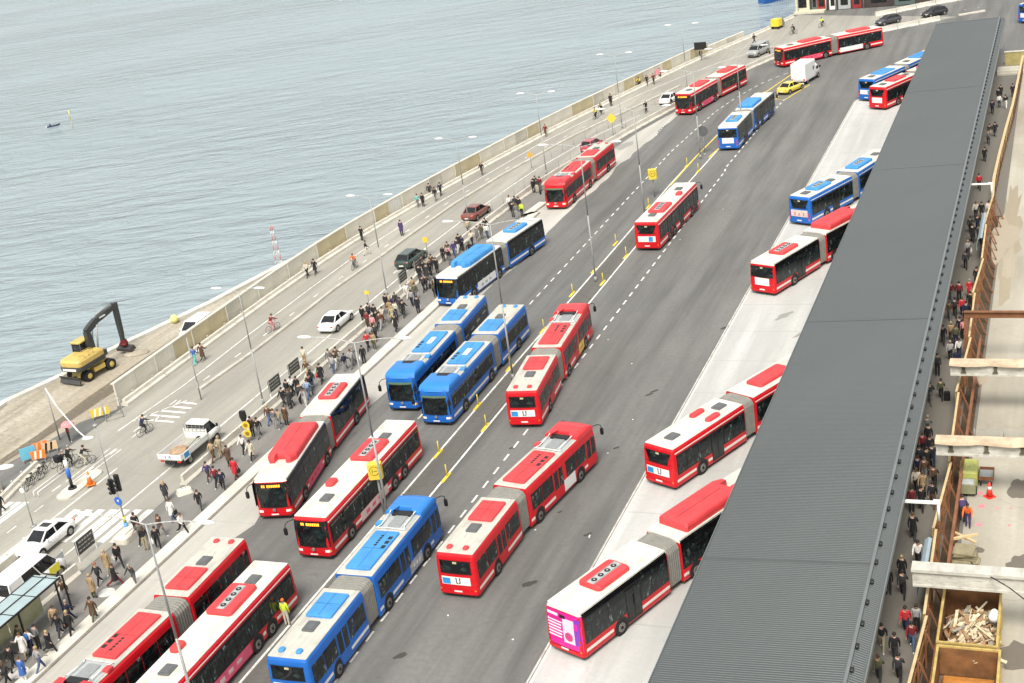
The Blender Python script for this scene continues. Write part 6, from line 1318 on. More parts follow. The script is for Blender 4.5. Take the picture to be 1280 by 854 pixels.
def person_mesh(k):
    V, E, Rr, C, hands, hc, low = skeleton(k)
    me = bpy.data.meshes.new('sk'); me.from_pydata([tuple(p) for p in V], E, []); o = bpy.data.objects.new('sk', me); COL.objects.link(o)
    o.modifiers.new('s', 'SKIN'); sv = me.skin_vertices[0].data
    for i, r in enumerate(Rr): sv[i].radius = r; sv[i].use_root = (i == 0)
    sb = o.modifiers.new('b', 'SUBSURF'); sb.levels = 1
    bpy.context.view_layer.update(); dg = bpy.context.evaluated_depsgraph_get(); ev = bpy.data.meshes.new_from_object(o.evaluated_get(dg))
    vs = [v.co.copy() for v in ev.vertices]; fs = [tuple(p.vertices) for p in ev.polygons]
    bpy.data.objects.remove(o); bpy.data.meshes.remove(me)
    dz = -min(v.z for v in vs) if k != 'ride' else 0
    mb = MB(); cat = {'skin': 0, 'top': 1, 'leg': 2, 'shoe': 3}
    def near_cat(c):
        best = (9, 'top')
        for a, b in E:
            A, B = V[a], V[b]; t = max(0, min(1, (c-A).dot(B-A)/max((B-A).length_squared, 1e-6))); d = (c-A.lerp(B, t)).length
            cc = C[a] if t < .5 else C[b]
            if d < best[0]: best = (d, cc)
        return cat[best[1]]
    mb.v = [(p.x, p.y, p.z+dz) for p in vs]
    for f in fs:
        c = sum((vs[i] for i in f), Vector())/len(f); mb.f.append(f); mb.m.append(near_cat(c)); mb.sm.append(True)
    U = Vector((0, 0, dz))
    for Wr, Ha, s in hands:                 # five separate fingers, slightly curled
        d = (Ha-Wr).normalized(); sd = Vector((0, 1, 0)) if abs(d.y) < .8 else Vector((0, 0, 1)); sd = (sd-d*sd.dot(d)).normalized(); cu = d.cross(sd)*-s
        for q, ln in ((-.027, .055), (-.009, .068), (.009, .066), (.026, .05)):
            a = Ha+sd*q+d*.01+U; b = a+d*ln*.6+cu*.006; c = b+d*ln*.4+cu*.025; mb.cyl(a, b, .011, .010, 5, 0); mb.cyl(b, c, .010, .007, 5, 0)
        a = Ha-d*.05+sd*.03+U; b = a+sd*.028+d*.025; mb.cyl(a, b, .013, .011, 5, 0); mb.cyl(b, b+d*.03, .011, .008, 5, 0)
    h = hc+U                                # the face: nose, eyes, mouth, ears
    mb.loft([[(h.x-.012, h.y+.085, h.z-.02), (h.x+.012, h.y+.085, h.z-.02), (h.x, h.y+.09, h.z+.02)], [(h.x-.004, h.y+.115, h.z-.018), (h.x+.004, h.y+.115, h.z-.018), (h.x, h.y+.1, h.z+.01)]], 0)
    for s in (-1, 1):
        mb.ell((h.x+s*.032, h.y+.082, h.z+.012), (.012, .010, .009), 4, 6, 4); mb.ell((h.x+s*.088, h.y-.0, h.z), (.012, .022, .03), 0, 6, 4)
    mb.box((h.x, h.y+.088, h.z-.045), (.045, .012, .010), 5)
    base = mb.build('person_body', [SKINM[0], cloth('black'), cloth('black'), SHOE, EYE, LIP]); me = base.data; bpy.data.objects.remove(base)
    # hair short / long / coat skirt as shared child meshes
    def hair(kind):
        m2 = MB()
        m2.ell((h.x, h.y-.012, h.z+.015), (.100, .118, .125), 0, 12, 6, -.15)
        if kind == 'long': m2.loft([[(h.x+x*1.0, h.y-.05+y, h.z+.03) for x, y in ((-.10, .03), (-.07, -.07), (.07, -.07), (.10, .03))], [(h.x+x*1.05, h.y-.07+y, h.z-.14) for x, y in ((-.10, .03), (-.07, -.06), (.07, -.06), (.10, .03))], [(h.x+x*.8, h.y-.09+y, h.z-.28) for x, y in ((-.10, .02), (-.07, -.04), (.07, -.04), (.10, .02))]], 0, True)
        o2 = m2.build('hair', HAIRM['dark']); r = o2.data; bpy.data.objects.remove(o2); return r
    def coat():
        m2 = MB(); pz = V[0].z+dz
        lo = .48+(0 if k != 'ride' else .4)
        m2.loft([[(math.cos(a)*.165, math.sin(a)*.13, pz+.16) for a in [2*math.pi*i/14 for i in range(14)]], [(math.cos(a)*.20, math.sin(a)*.17, pz-.08) for a in [2*math.pi*i/14 for i in range(14)]], [(math.cos(a)*(.215+.012*math.sin(5*a)), math.sin(a)*(.225+.015*math.cos(4*a)), pz-.40) for a in [2*math.pi*i/14 for i in range(14)]]], 0, True, False)
        o2 = m2.build('coat_skirt', cloth('black')); r = o2.data; bpy.data.objects.remove(o2); return r
    return me, hair('short'), hair('long'), coat(), h, V[0].z+dz
PM = {k: person_mesh(k) for k in ('stand', 'walk', 'stride', 'step', 'turn', 'bag', 'talk', 'phone', 'ride', 'bend')}
def linkmat(o, i, m): o.material_slots[i].link = 'OBJECT'; o.material_slots[i].material = m
PEOPLE = []
def person(p, head, pose_, top, leg, label, hair='dark', long=False, coat=False, shoe=None, group=None, h=None, skin=None, z=0):
    k = PM[pose_]; o = bpy.data.objects.new('person', k[0]); COL.objects.link(o); rr = random.Random(len(PEOPLE)); sc = (h or rr.uniform(1.66, 1.84))/1.75
    o.matrix_world = Matrix.Translation(Vector((p.x, p.y, z+.012))) @ Matrix.Rotation(-math.radians(head), 4, 'Z') @ Matrix.Scale(sc, 4)
    linkmat(o, 0, SKINM[0 if rr.random() < .7 else 1]); linkmat(o, 1, cloth(top)); linkmat(o, 2, cloth(leg)); linkmat(o, 3, shoe or (SHOEW if rr.random() < .25 else SHOE))
    hr = bpy.data.objects.new('hair', k[2] if long else k[1]); COL.objects.link(hr); hr.parent = o; linkmat(hr, 0, HAIRM.get(hair) or cloth(hair))
    if coat:
        c = bpy.data.objects.new('coat_skirt', k[3]); COL.objects.link(c); c.parent = o; linkmat(c, 0, cloth(top))
    tag(o, label, 'person', group); PEOPLE.append(o); return o
def carried(o, kind, col, label):
    """bag held or worn by person o"""
    M = o.matrix_world; mb = MB()
    if kind == 'backpack': mb.loft([rrect(.28, .16, .06, 3, 1.02, 0, -.20), rrect(.32, .20, .08, 3, 1.15, 0, -.21), rrect(.30, .18, .07, 3, 1.38, 0, -.20), rrect(.18, .10, .04, 3, 1.46, 0, -.18)], 0, True); r = mb.build('backpack', cloth(col), None, M)
    elif kind == 'bag': mb.loft([rrect(.14, .34, .04, 3, .52, .30, .02), rrect(.16, .38, .05, 3, .66, .30, .02), rrect(.10, .34, .03, 3, .80, .30, .02)]); mb.tube([(.29, -.1, .8), (.28, -.06, .98), (.28, .08, .98), (.29, .12, .8)], .012, 5); r = mb.build('bag', cloth(col), None, M)
    elif kind == 'case': mb.loft([rrect(.42, .26, .05, 3, .06, .42, -.1), rrect(.44, .28, .05, 3, .10, .42, -.1), rrect(.44, .28, .05, 3, .66, .42, -.1), rrect(.38, .2, .04, 3, .72, .42, -.1)]); mb.tube([(.34, -.1, .72), (.34, -.1, 1.0), (.5, -.1, 1.0), (.5, -.1, .72)], .012, 5); r = mb.build('suitcase', cloth(col), None, M)
    tag(r, label, 'suitcase' if kind == 'case' else 'bag'); return r
TH = {'stand': 'standing', 'walk': 'walking', 'stride': 'striding', 'step': 'stepping', 'turn': 'half turning', 'bag': 'walking', 'talk': 'standing', 'phone': 'walking', 'bend': 'leaning forward'}
UP_, DN_ = 23.7, 203.7
# u, v (feet), heading, pose, top, legs, hair, flags(l long hair, c coat, w white shoes), where
ROWS = {
'on the footway at the lower left': [
 (119.5, 777, DN_, 'walk', 'brown', 'olive', 'dark', 'c'), (77, 796, DN_, 'walk', 'black', 'charcoal', 'dark', 'lw'), (91, 795, DN_, 'bag', 'black', 'black', 'fair', 'w'), (65, 817, 120, 'stride', 'black', 'black', 'fair', 'c'), (41.5, 816, UP_, 'walk', 'white', 'navy', 'brown', ''), (30, 813, DN_, 'step', 'olive', 'brown', 'brown', ''),
 (53, 840, UP_+20, 'walk', 'light grey', 'denim', 'fair', ''), (32, 853, UP_, 'stand', 'blue', 'white', 'brown', 'c'), (11, 857, UP_, 'walk', 'charcoal', 'black', 'brown', 'l'), (50, 812, UP_, 'stand', 'grey', 'black', 'dark', ''), (19, 838, UP_, 'walk', 'black', 'black', 'dark', '')],
'beside the white van and dark board': [
 (83, 752, DN_, 'stride', 'brown', 'light grey', 'brown', ''), (118.5, 748, UP_, 'stand', 'tan', 'olive', 'fair', 'c'), (125.5, 731, DN_, 'walk', 'charcoal', 'black', 'red', 'w'), (146, 733, 90, 'stride', 'black', 'dark red', 'brown', 'c'), (150.6, 708, 150, 'stride', 'black', 'black', 'dark', ''), (170, 731, DN_, 'bend', 'charcoal', 'grey', 'grey', '')],
'between zebra crossing and kerb': [
 (173, 669, 0, 'stand', 'black', 'black', 'dark', 'c'), (203, 671, 120, 'walk', 'brown', 'grey', 'brown', 'l'), (199, 686, 160, 'walk', 'black', 'black', 'dark', ''), (209, 627, 0, 'stand', 'charcoal', 'grey', 'fair', 'lc'), (217, 651, UP_, 'bag', 'white', 'denim', 'brown', 'c'), (230, 668, 130, 'stride', 'white', 'black', 'brown', ''), (251, 637, 170, 'stride', 'black', 'charcoal', 'brown', 'l')],
'on the footway right of the flatbed truck': [
 (262, 602, DN_, 'walk', 'purple', 'charcoal', 'dark', 'w'), (272, 609, DN_, 'walk', 'dark red', 'black', 'dark', 'w'), (280, 613, 170, 'walk', 'navy', 'black', 'dark', ''), (296, 599, UP_, 'bag', 'red', 'dark red', 'dark', 'c'), (288, 583, DN_, 'stand', 'brown', 'black', 'dark', 'c'), (268, 577, UP_, 'walk', 'tan', 'brown', 'brown', ''), (277, 571, UP_, 'walk', 'khaki', 'tan', 'fair', ''),
 (306, 568, DN_, 'walk', 'white', 'black', 'dark', ''), (316, 575.5, DN_, 'walk', 'cream', 'black', 'dark', 'lcw')],
'left of the red gas tank bus': [
 (317, 546, UP_, 'stand', 'brown', 'black', 'dark', ''), (325, 547, DN_, 'walk', 'black', 'grey', 'dark', ''), (351, 535, DN_, 'walk', 'khaki', 'grey', 'brown', ''), (359, 532, UP_, 'stand', 'brown', 'charcoal', 'brown', 'c'), (345, 536, UP_, 'talk', 'grey', 'light grey', 'brown', ''), (356, 509, DN_, 'walk', 'black', 'charcoal', 'dark', ''), (363.5, 511, 180, 'stand', 'charcoal', 'black', 'brown', 'c'), (367, 494, DN_, 'walk', 'white', 'black', 'dark', ''), (361, 498, UP_, 'stand', 'black', 'black', 'dark', ''), (374, 495, DN_, 'stand', 'black', 'grey', 'dark', 'c'),
 (383, 508, DN_, 'bend', 'light grey', 'white', 'brown', ''), (376, 505, UP_, 'bend', 'charcoal', 'black', 'dark', ''), (389, 491, 170, 'stride', 'black', 'charcoal', 'dark', ''), (387, 499, UP_, 'walk', 'pale blue', 'denim', 'brown', ''), (385, 472, UP_, 'walk', 'brown', 'khaki', 'fair', ''), (403, 479, DN_, 'bag', 'black', 'charcoal', 'dark', 'c')],
'on the footway above the gas tank bus': [
 (382, 457, UP_, 'stand', 'cream', 'tan', 'dark', ''), (413.5, 459, UP_, 'walk', 'grey', 'light grey', 'brown', ''), (421, 461, UP_, 'walk', 'charcoal', 'white', 'brown', ''), (418, 467, UP_, 'step', 'light grey', 'denim', 'brown', ''), (433, 463, UP_, 'stride', 'black', 'grey', 'dark', ''), (441, 460, DN_, 'walk', 'light grey', 'grey', 'brown', ''), (456, 456, 180, 'stand', 'black', 'black', 'dark', '')],
'in the crowd behind the white car': [
 (461, 438, DN_, 'walk', 'red', 'black', 'brown', ''), (469, 438, DN_, 'stand', 'tan', 'olive', 'brown', 'l'), (465, 427, UP_, 'walk', 'light grey', 'charcoal', 'dark', ''), (455, 404, UP_, 'stand', 'black', 'black', 'dark', ''), (461, 412, DN_, 'talk', 'dark red', 'brown', 'brown', ''), (463, 401, UP_, 'stand', 'charcoal', 'black', 'dark', ''), (468, 416, UP_, 'stand', 'pink', 'charcoal', 'brown', ''), (473, 409, DN_, 'walk', 'black', 'charcoal', 'dark', 'c'), (477, 412, UP_, 'walk', 'brown', 'light grey', 'dark', ''), (480, 404, DN_, 'walk', 'cream', 'dark red', 'dark', ''), (470, 402, UP_, 'stand', 'black', 'navy', 'dark', ''), (471, 426, DN_, 'walk', 'charcoal', 'black', 'brown', ''),
 (484, 388, UP_, 'stand', 'black', 'charcoal', 'dark', 'c'), (489, 396, UP_, 'walk', 'tan', 'yellow', 'brown', 'c'), (496, 415, DN_, 'walk', 'black', 'black', 'dark', 'cw'), (502, 393, DN_, 'stand', 'charcoal', 'grey', 'dark', 'l'), (506, 396.5, UP_, 'walk', 'black', 'charcoal', 'dark', ''), (486, 404, DN_, 'step', 'grey', 'light grey', 'brown', ''), (492, 404, UP_, 'walk', 'khaki', 'cream', 'fair', 'w')],
'near the front of the blue gas bus': [
 (523.5, 392, 0, 'stand', 'black', 'black', 'dark', 'c'), (510, 374, UP_, 'walk', 'white', 'cream', 'fair', 'w'), (530.5, 365, DN_, 'walk', 'charcoal', 'black', 'dark', ''), (534, 363, UP_, 'walk', 'brown', 'black', 'dark', ''), (526, 353, UP_, 'stand', 'black', 'charcoal', 'dark', ''), (531, 346, DN_, 'walk', 'black', 'black', 'brown', ''), (535, 351, UP_, 'stand', 'charcoal', 'grey', 'dark', 'c'), (539, 346, DN_, 'talk', 'black', 'black', 'fair', ''), (547, 342, UP_, 'stand', 'black', 'charcoal', 'dark', 'c'), (529, 338, UP_, 'walk', 'charcoal', 'black', 'dark', ''), (541, 337, DN_, 'walk', 'brown', 'black', 'dark', '')],
'on the footway behind the blue gas bus': [
 (555, 327, DN_, 'stand', 'black', 'black', 'fair', ''), (561, 321, UP_, 'walk', 'charcoal', 'light grey', 'dark', 'c'), (562, 328, DN_, 'stand', 'pink', 'light grey', 'brown', ''), (575, 313, UP_, 'stand', 'black', 'charcoal', 'dark', ''), (579, 314, DN_, 'talk', 'navy', 'black', 'brown', ''), (573, 317, UP_, 'walk', 'charcoal', 'white', 'dark', ''), (586, 294, UP_, 'walk', 'khaki', 'grey', 'brown', ''), (597, 302, UP_, 'bend', 'grey', 'khaki', 'brown', 'c'), (603, 299, DN_, 'stand', 'olive', 'grey', 'dark', ''), (608, 291, UP_, 'walk', 'black', 'black', 'dark', ''), (610, 298.5, DN_, 'step', 'white', 'denim', 'brown', ''), (591, 308, UP_, 'walk', 'cream', 'navy', 'brown', '')],
'waiting near the lone kerbside bus': [
 (642, 272, UP_, 'stand', 'black', 'black', 'dark', ''), (646, 274, DN_, 'talk', 'grey', 'light grey', 'brown', ''), (653, 271, DN_, 'stand', 'hi-vis yellow', 'black', 'dark', ''), (638, 263, UP_, 'walk', 'white', 'charcoal', 'brown', ''), (645, 264, DN_, 'stand', 'charcoal', 'grey', 'dark', ''), (650, 265, UP_, 'stand', 'black', 'charcoal', 'dark', 'c'), (667.5, 241.5, UP_, 'stand', 'black', 'black', 'dark', ''), (672, 241, DN_, 'stand', 'charcoal', 'cream', 'dark', ''), (676, 239, UP_, 'stand', 'dark red', 'grey', 'dark', ''), (670, 237, UP_, 'walk', 'black', 'black', 'brown', '')],
'in the cycle lane': [
 (385, 347, DN_, 'walk', 'cream', 'black', 'fair', ''), (395, 343, DN_, 'walk', 'black', 'charcoal', 'dark', 'c'), (453, 301, UP_, 'talk', 'black', 'black', 'dark', ''), (523, 259, UP_, 'walk', 'teal', 'grey', 'brown', ''), (529.5, 258.5, UP_, 'stand', 'black', 'charcoal', 'dark', 'c'), (538, 246.5, UP_, 'walk', 'charcoal', 'charcoal', 'dark', ''), (545, 251.5, UP_, 'bag', 'black', 'grey', 'dark', ''), (551.5, 245, UP_, 'walk', 'navy', 'black', 'dark', ''), (603, 219.5, DN_, 'walk', 'black', 'brown', 'fair', ''), (682.5, 170.5, DN_, 'walk', 'dark red', 'brown', 'brown', ''), (764, 132.7, UP_, 'stand', 'black', 'black', 'dark', 'c'), (809, 107, DN_, 'walk', 'black', 'black', 'dark', ''), (817.5, 105.5, DN_, 'walk', 'dark red', 'charcoal', 'dark', ''), (825, 99, DN_, 'stand', 'black', 'olive', 'dark', 'c'), (876.5, 74.5, UP_, 'stand', 'charcoal', 'brown', 'dark', ''), (943, 55, 60, 'stride', 'black', 'black', 'dark', ''), (245, 456, UP_, 'walk', 'blue', 'teal', 'dark', ''), (254.5, 451, UP_, 'stride', 'brown', 'brown', 'dark', 'c'), (502.7, 295, UP_, 'stand', 'purple', 'black', 'dark', 'c'), (459, 319, UP_+60, 'walk', 'black', 'cream', 'dark', ''), (4, 642, DN_, 'walk', 'black', 'black', 'dark', ''), (88, 553, UP_+40, 'stand', 'dark red', 'black', 'dark', '')],
'in the passage beside the skips': [
 (1129, 747, UP_, 'walk', 'charcoal', 'black', 'dark', ''), (1132.5, 793, DN_, 'walk', 'red', 'navy', 'dark', ''), (1140.5, 812, DN_, 'walk', 'dark red', 'denim', 'dark', ''), (1103, 813, DN_, 'walk', 'black', 'khaki', 'dark', ''), (1119, 827, UP_, 'bag', 'black', 'charcoal', 'dark', ''), (1099, 853, UP_, 'walk', 'olive', 'charcoal', 'brown', ''), (1124, 853, UP_, 'walk', 'charcoal', 'black', 'dark', ''), (1111, 743, DN_, 'stand', 'black', 'charcoal', 'dark', ''), (1146, 790, DN_, 'stand', 'light grey', 'black', 'dark', '')],
'in the passage near the timber stack': [
 (1128, 728, UP_, 'stand', 'black', 'black', 'fair', 'c'), (1148, 709, DN_, 'walk', 'white', 'black', 'dark', ''), (1142, 674, UP_, 'walk', 'black', 'charcoal', 'brown', 'c'), (1152, 638, DN_, 'walk', 'black', 'black', 'dark', 'c'), (1140, 641, DN_, 'stand', 'dark red', 'black', 'dark', ''), (1166, 635, UP_, 'bag', 'black', 'brown', 'dark', ''), (1154, 620, DN_, 'walk', 'tan', 'black', 'brown', 'c')],
'in the crowd under the canopy edge': [
 (1150, 585, UP_, 'walk', 'charcoal', 'black', 'dark', ''), (1159, 590, DN_, 'walk', 'black', 'black', 'dark', 'c'), (1166, 586, UP_, 'walk', 'black', 'navy', 'dark', ''), (1156, 603, DN_, 'walk', 'brown', 'grey', 'brown', ''), (1168, 611, UP_, 'walk', 'brown', 'black', 'dark', ''), (1148, 600, UP_, 'walk', 'navy', 'black', 'dark', ''), (1160, 548, UP_, 'walk', 'grey', 'khaki', 'grey', ''), (1163, 572, DN_, 'walk', 'black', 'charcoal', 'dark', 'c'), (1154, 570, UP_, 'walk', 'dark red', 'black', 'brown', ''), (1146, 617, UP_, 'walk', 'cream', 'charcoal', 'brown', ''), (1161, 560, UP_, 'stand', 'black', 'black', 'dark', '')],
'in the passage near the wavy beams': [
 (1176.5, 500, UP_, 'walk', 'olive', 'black', 'dark', ''), (1163, 506, UP_, 'walk', 'charcoal', 'grey', 'dark', ''), (1179, 431, DN_, 'walk', 'black', 'charcoal', 'dark', ''), (1200, 421, UP_, 'walk', 'black', 'black', 'dark', ''), (1188, 452, UP_, 'walk', 'light grey', 'black', 'grey', ''), (1199, 448, DN_, 'walk', 'white', 'navy', 'dark', ''), (1189, 428, UP_, 'walk', 'tan', 'brown', 'fair', ''), (1205, 425, UP_, 'stand', 'pink', 'black', 'dark', ''), (1172, 470, DN_, 'stand', 'charcoal', 'black', 'dark', ''), (1195, 433, DN_, 'stand', 'olive', 'navy', 'dark', '')],
'in the passage near the brown beam': [
 (1199, 378, UP_, 'stand', 'dark red', 'black', 'dark', ''), (1212, 372.5, DN_, 'walk', 'red', 'cream', 'grey', 'c'), (1221, 358, DN_, 'walk', 'black', 'black', 'dark', 'c'), (1207, 337, UP_, 'bag', 'charcoal', 'black', 'dark', ''), (1210, 322, UP_, 'walk', 'light grey', 'charcoal', 'fair', ''), (1189, 377, DN_, 'walk', 'dark red', 'grey', 'dark', ''), (1203, 396, UP_, 'walk', 'red', 'black', 'brown', ''), (1187, 401, DN_, 'walk', 'brown', 'grey', 'brown', ''), (1213, 391, UP_, 'stand', 'black', 'charcoal', 'dark', ''), (1194, 397, UP_, 'walk', 'charcoal', 'black', 'dark', ''), (1208, 402, DN_, 'walk', 'navy', 'black', 'dark', '')],
'near the farther steel arm': [
 (1216, 303, UP_, 'walk', 'black', 'black', 'dark', 'c'), (1224, 304, DN_, 'walk', 'charcoal', 'black', 'dark', ''), (1231, 202, UP_, 'walk', 'black', 'charcoal', 'dark', 'c'), (1224, 238, DN_, 'walk', 'red', 'black', 'dark', ''), (1236, 272, UP_, 'walk', 'white', 'black', 'dark', ''), (1220, 274, DN_, 'walk', 'cream', 'black', 'brown', ''), (1227, 274, UP_, 'stand', 'black', 'charcoal', 'dark', ''), (1213, 292, UP_, 'walk', 'charcoal', 'black', 'dark', ''), (1222, 290, DN_, 'walk', 'black', 'navy', 'brown', ''), (1229, 286, UP_, 'walk', 'brown', 'black', 'dark', ''), (1235.5, 181, DN_, 'walk', 'grey', 'charcoal', 'brown', '')],
'at the far end of the passage': [
 (1244, 171, UP_, 'walk', 'black', 'grey', 'dark', 'c'), (1237, 173, DN_, 'walk', 'charcoal', 'khaki', 'dark', ''), (1257, 136, UP_, 'walk', 'black', 'white', 'dark', ''), (1266, 122, DN_, 'walk', 'black', 'black', 'dark', ''), (1251, 123, UP_, 'stand', 'black', 'charcoal', 'dark', 'c'), (1248, 128, UP_, 'stand', 'black', 'black', 'brown', ''), (1249, 135, DN_, 'stand', 'white', 'charcoal', 'dark', ''), (1240.5, 143, UP_, 'walk', 'navy', 'black', 'dark', '')],
}
rx = random.Random(11)
def extra(where, n, sr, tr, tops, hds=(UP_, DN_)):
    for _ in range(n):
        p = R(rx.uniform(*sr), rx.uniform(*tr)); d = p-Vector((0, 0, H)); z = d.dot(FW); u = 640+F*d.dot(RT)/z; v = 427-F*d.dot(UP)/z
        ROWS[where].append((u, v, rx.choice(hds)+rx.uniform(-25, 25), rx.choice(['walk', 'stand', 'bag', 'step', 'phone', 'stride', 'turn']), rx.choice(tops), rx.choice(['black', 'navy', 'charcoal', 'grey', 'denim', 'khaki']), rx.choice(['dark', 'brown', 'fair', 'grey']), rx.choice(['', '', 'c', 'l'])))
DT = ['black', 'charcoal', 'navy', 'brown', 'olive', 'grey', 'dark red', 'tan', 'purple']
extra('in the crowd under the canopy edge', 14, (74, 86), (-10.6, -8.6), DT)
extra('in the passage near the wavy beams', 9, (87, 100), (-10.6, -8.8), DT)
extra('in the passage near the brown beam', 12, (101, 116), (-10.9, -8.9), DT)
extra('near the farther steel arm', 9, (118, 140), (-11, -9.2), DT)
extra('at the far end of the passage', 6, (142, 170), (-11, -9.0), DT)
extra('in the passage beside the skips', 3, (56, 64), (-10.2, -8.8), DT)
extra('in the crowd behind the white car', 10, (103, 111), (-58.2, -55.6), DT+['cream', 'light grey'])
extra('near the front of the blue gas bus', 3, (113, 126), (-58.3, -56), DT)
extra('beside the white van and dark board', 3, (58, 66), (-58, -55.6), DT)
extra('on the footway at the lower left', 5, (44, 58), (-56.6, -55.4), DT+['white'])
extra('left of the red gas tank bus', 6, (82, 98), (-58.2, -56), DT+['cream', 'pink'])
seen = {}
for where, rows in ROWS.items():
    grp = 'people '+where
    for (u, v, hd, ps, tp, lg, hr, fl) in rows:
        p = G(u, v); hw = ('long %s hair' % hr if 'l' in fl else '%s hair' % hr)
        base = '%s in %s %s, %s trousers, %s,' % ('person '+TH[ps], tp, 'coat' if 'c' in fl else ('vest' if tp == 'hi-vis yellow' else 'top'), lg, hw)
        w = where
        lab = base.rstrip(',')+' '+w
        if len(lab.split()) > 16: lab = 'person in %s %s, %s trousers, %s' % (tp, 'coat' if 'c' in fl else 'top', lg, w)
        if len(lab.split()) > 16: lab = 'person in %s and %s %s' % (tp, lg, w)
        if len(lab.split()) > 16: lab = 'person in %s %s' % (tp, w)
        n = seen.get(lab, 0)
        if n:
            for ex in (TH[ps]+',', 'farther one,', 'nearest one,', 'leftmost one,', 'rightmost one,'):
                l2 = 'person in %s, %s %s' % (tp, ex, w)
                if l2 not in seen and len(l2.split()) <= 17: lab = l2; break
        seen[lab] = 1
        o = person(p, hd, ps, tp, lg, lab, hr, 'l' in fl, 'c' in fl, SHOEW if 'w' in fl else None, grp)
        key = (round(u), round(v))
        for kk, (kd, cl, lb2) in {(42, 816): ('backpack', 'blue', 'blue backpack on the person in white at lower left'), (151, 708): ('bag', 'white', 'white carrier bag swinging from the person striding by the dark board'), (199, 686): ('bag', 'white', 'white bag of the person in black above the foremost lamp'), (296, 599): ('bag', 'black', 'black bag of the person in the red coat'), (403, 479): ('bag', 'red', 'red bag of the person above the gas tank bus'), (1188, 452): ('case', 'navy', 'dark blue suitcase between the concrete and brown beams'), (1176, 500): ('case', 'black', 'black suitcase in the passage above the wavy beam'), (524, 392): ('bag', 'light grey', 'pale bag of the lone person by the kerb corner'), (456, 456): ('bag', 'white', 'white bag of the person in black beside the lamp arm'), (1210, 322): ('bag', 'white', 'small white bag in the far passage'), (433, 463): ('backpack', 'navy', 'dark backpack on the person striding above the gas tank bus'), (217, 651): ('bag', 'black', 'black handbag of the person in white near the crossing'), (91, 795): ('bag', 'black', 'black bag between the two people in black at lower left')}.items():
            if key == kk or (abs(key[0]-kk[0]) <= 1 and abs(key[1]-kk[1]) <= 1 and (kd, cl) not in seen): seen[(kd, cl)] = seen.get((kd, cl), 0); carried(o, kd, cl, lb2); break
person(G(360, 782), UP_, 'stand', 'hi-vis yellow', 'cream', 'worker in yellow vest and orange helmet beside the rear wheels of a red bus', 'orange', h=1.8)
person(G(1210, 659), DN_, 'bend', 'orange', 'purple', 'worker in orange bending behind the timber stack on the site', 'dark', h=1.75)
person(G(1203, 652), UP_, 'bend', 'purple', 'charcoal', 'worker in purple crouching beside the timber stack on the site', 'dark', h=1.7)
# umbrella-like red flag carried by the group at the wall
# ------------------------------------------------------------------ bicycles and riders
def bicycle(p, h, label, group=None, col='black', lean=0):
    root = thing('bicycle', label, 'bicycle', pose(p, -math.radians(h)) @ Matrix.Rotation(math.radians(lean), 4, 'Y'), group)
    FM = cloth(col)
    for y in (-.52, .52):
        mb = MB(); n = 16; mb.tube([(0, y+.33*math.cos(2*math.pi*i/n), .345+.33*math.sin(2*math.pi*i/n)) for i in range(n+1)], .018, 5); wl_ = mb.build('wheel', TYRE, root)
        mb = MB()
        for k in range(8): a = math.pi*k/8; mb.cyl((0, y-.31*math.cos(a), .345-.31*math.sin(a)), (0, y+.31*math.cos(a), .345+.31*math.sin(a)), .004, None, 3)
        mb.build('spokes', STEEL, wl_)
    mb = MB(); mb.tube([(0, -.52, .345), (0, -.05, .3), (0, .36, .78), (0, -.2, .78), (0, -.52, .345)], .02, 5); mb.tube([(0, -.05, .3), (0, -.24, .9)], .02, 5); mb.tube([(0, .52, .345), (0, .38, .8), (0, .36, 1.0)], .02, 5); mb.build('frame', FM, root)
    mb = MB(); mb.tube([(-.28, .26, 1.04), (0, .38, 1.02), (.28, .26, 1.04)], .016, 5); mb.build('handlebar', BLK, root)
    mb = MB(); mb.loft([rrect(.16, .26, .07, 3, .90, 0, -.26), rrect(.15, .25, .07, 3, .95, 0, -.26)]); mb.build('saddle', BLK, root)
    return root
def rider(u, v, h, top, leg, label, hair='dark', col='black'):
    p = G(u, v); bicycle(p, h, 'bicycle under '+label, None, col); 
    q = p+Vector((math.sin(math.radians(h))*-.22, math.cos(math.radians(h))*-.22, 0)); o = person(q, h, 'ride', top, leg, label, hair, z=-.06, h=1.75)
rider(182.5, 543, 38, 'navy', 'charcoal', 'cyclist in dark blue riding below the hatched marking', 'dark')
rider(342, 414, 45, 'dark red', 'pink', 'cyclist in dark red on a pink bicycle', 'brown', 'pink')
rider(444, 336, 200, 'orange', 'grey', 'cyclist in an orange jacket in the cycle lane', 'brown')
rider(83, 588, 30, 'black', 'black', 'cyclist in black with a big bag, beside the road-works boards', 'grey')
rider(90, 582, 25, 'black', 'charcoal', 'second cyclist in black just behind the one with the big bag', 'grey')
rider(108, 582, 60, 'black', 'cream', 'cyclist in black bent low, right of the other two', 'dark')
rider(745, 149, 215, 'yellow', 'black', 'rider in yellow by the quay wall', 'dark')
rider(752, 144, 215, 'black', 'charcoal', 'rider in black beside the rider in yellow', 'dark')
rider(808, 141, 200, 'black', 'black', 'rider in black left of the far white car', 'grey')
rider(799.5, 110, 215, 'yellow', 'black', 'rider in yellow at the wall below the red flag carrier', 'dark')
rider(992, 43, 250, 'black', 'black', 'cyclist in black above the far crossing bus', 'dark')
rider(1028, 34, 250, 'hi-vis yellow', 'black', 'cyclist in a yellow vest by the far building', 'dark')
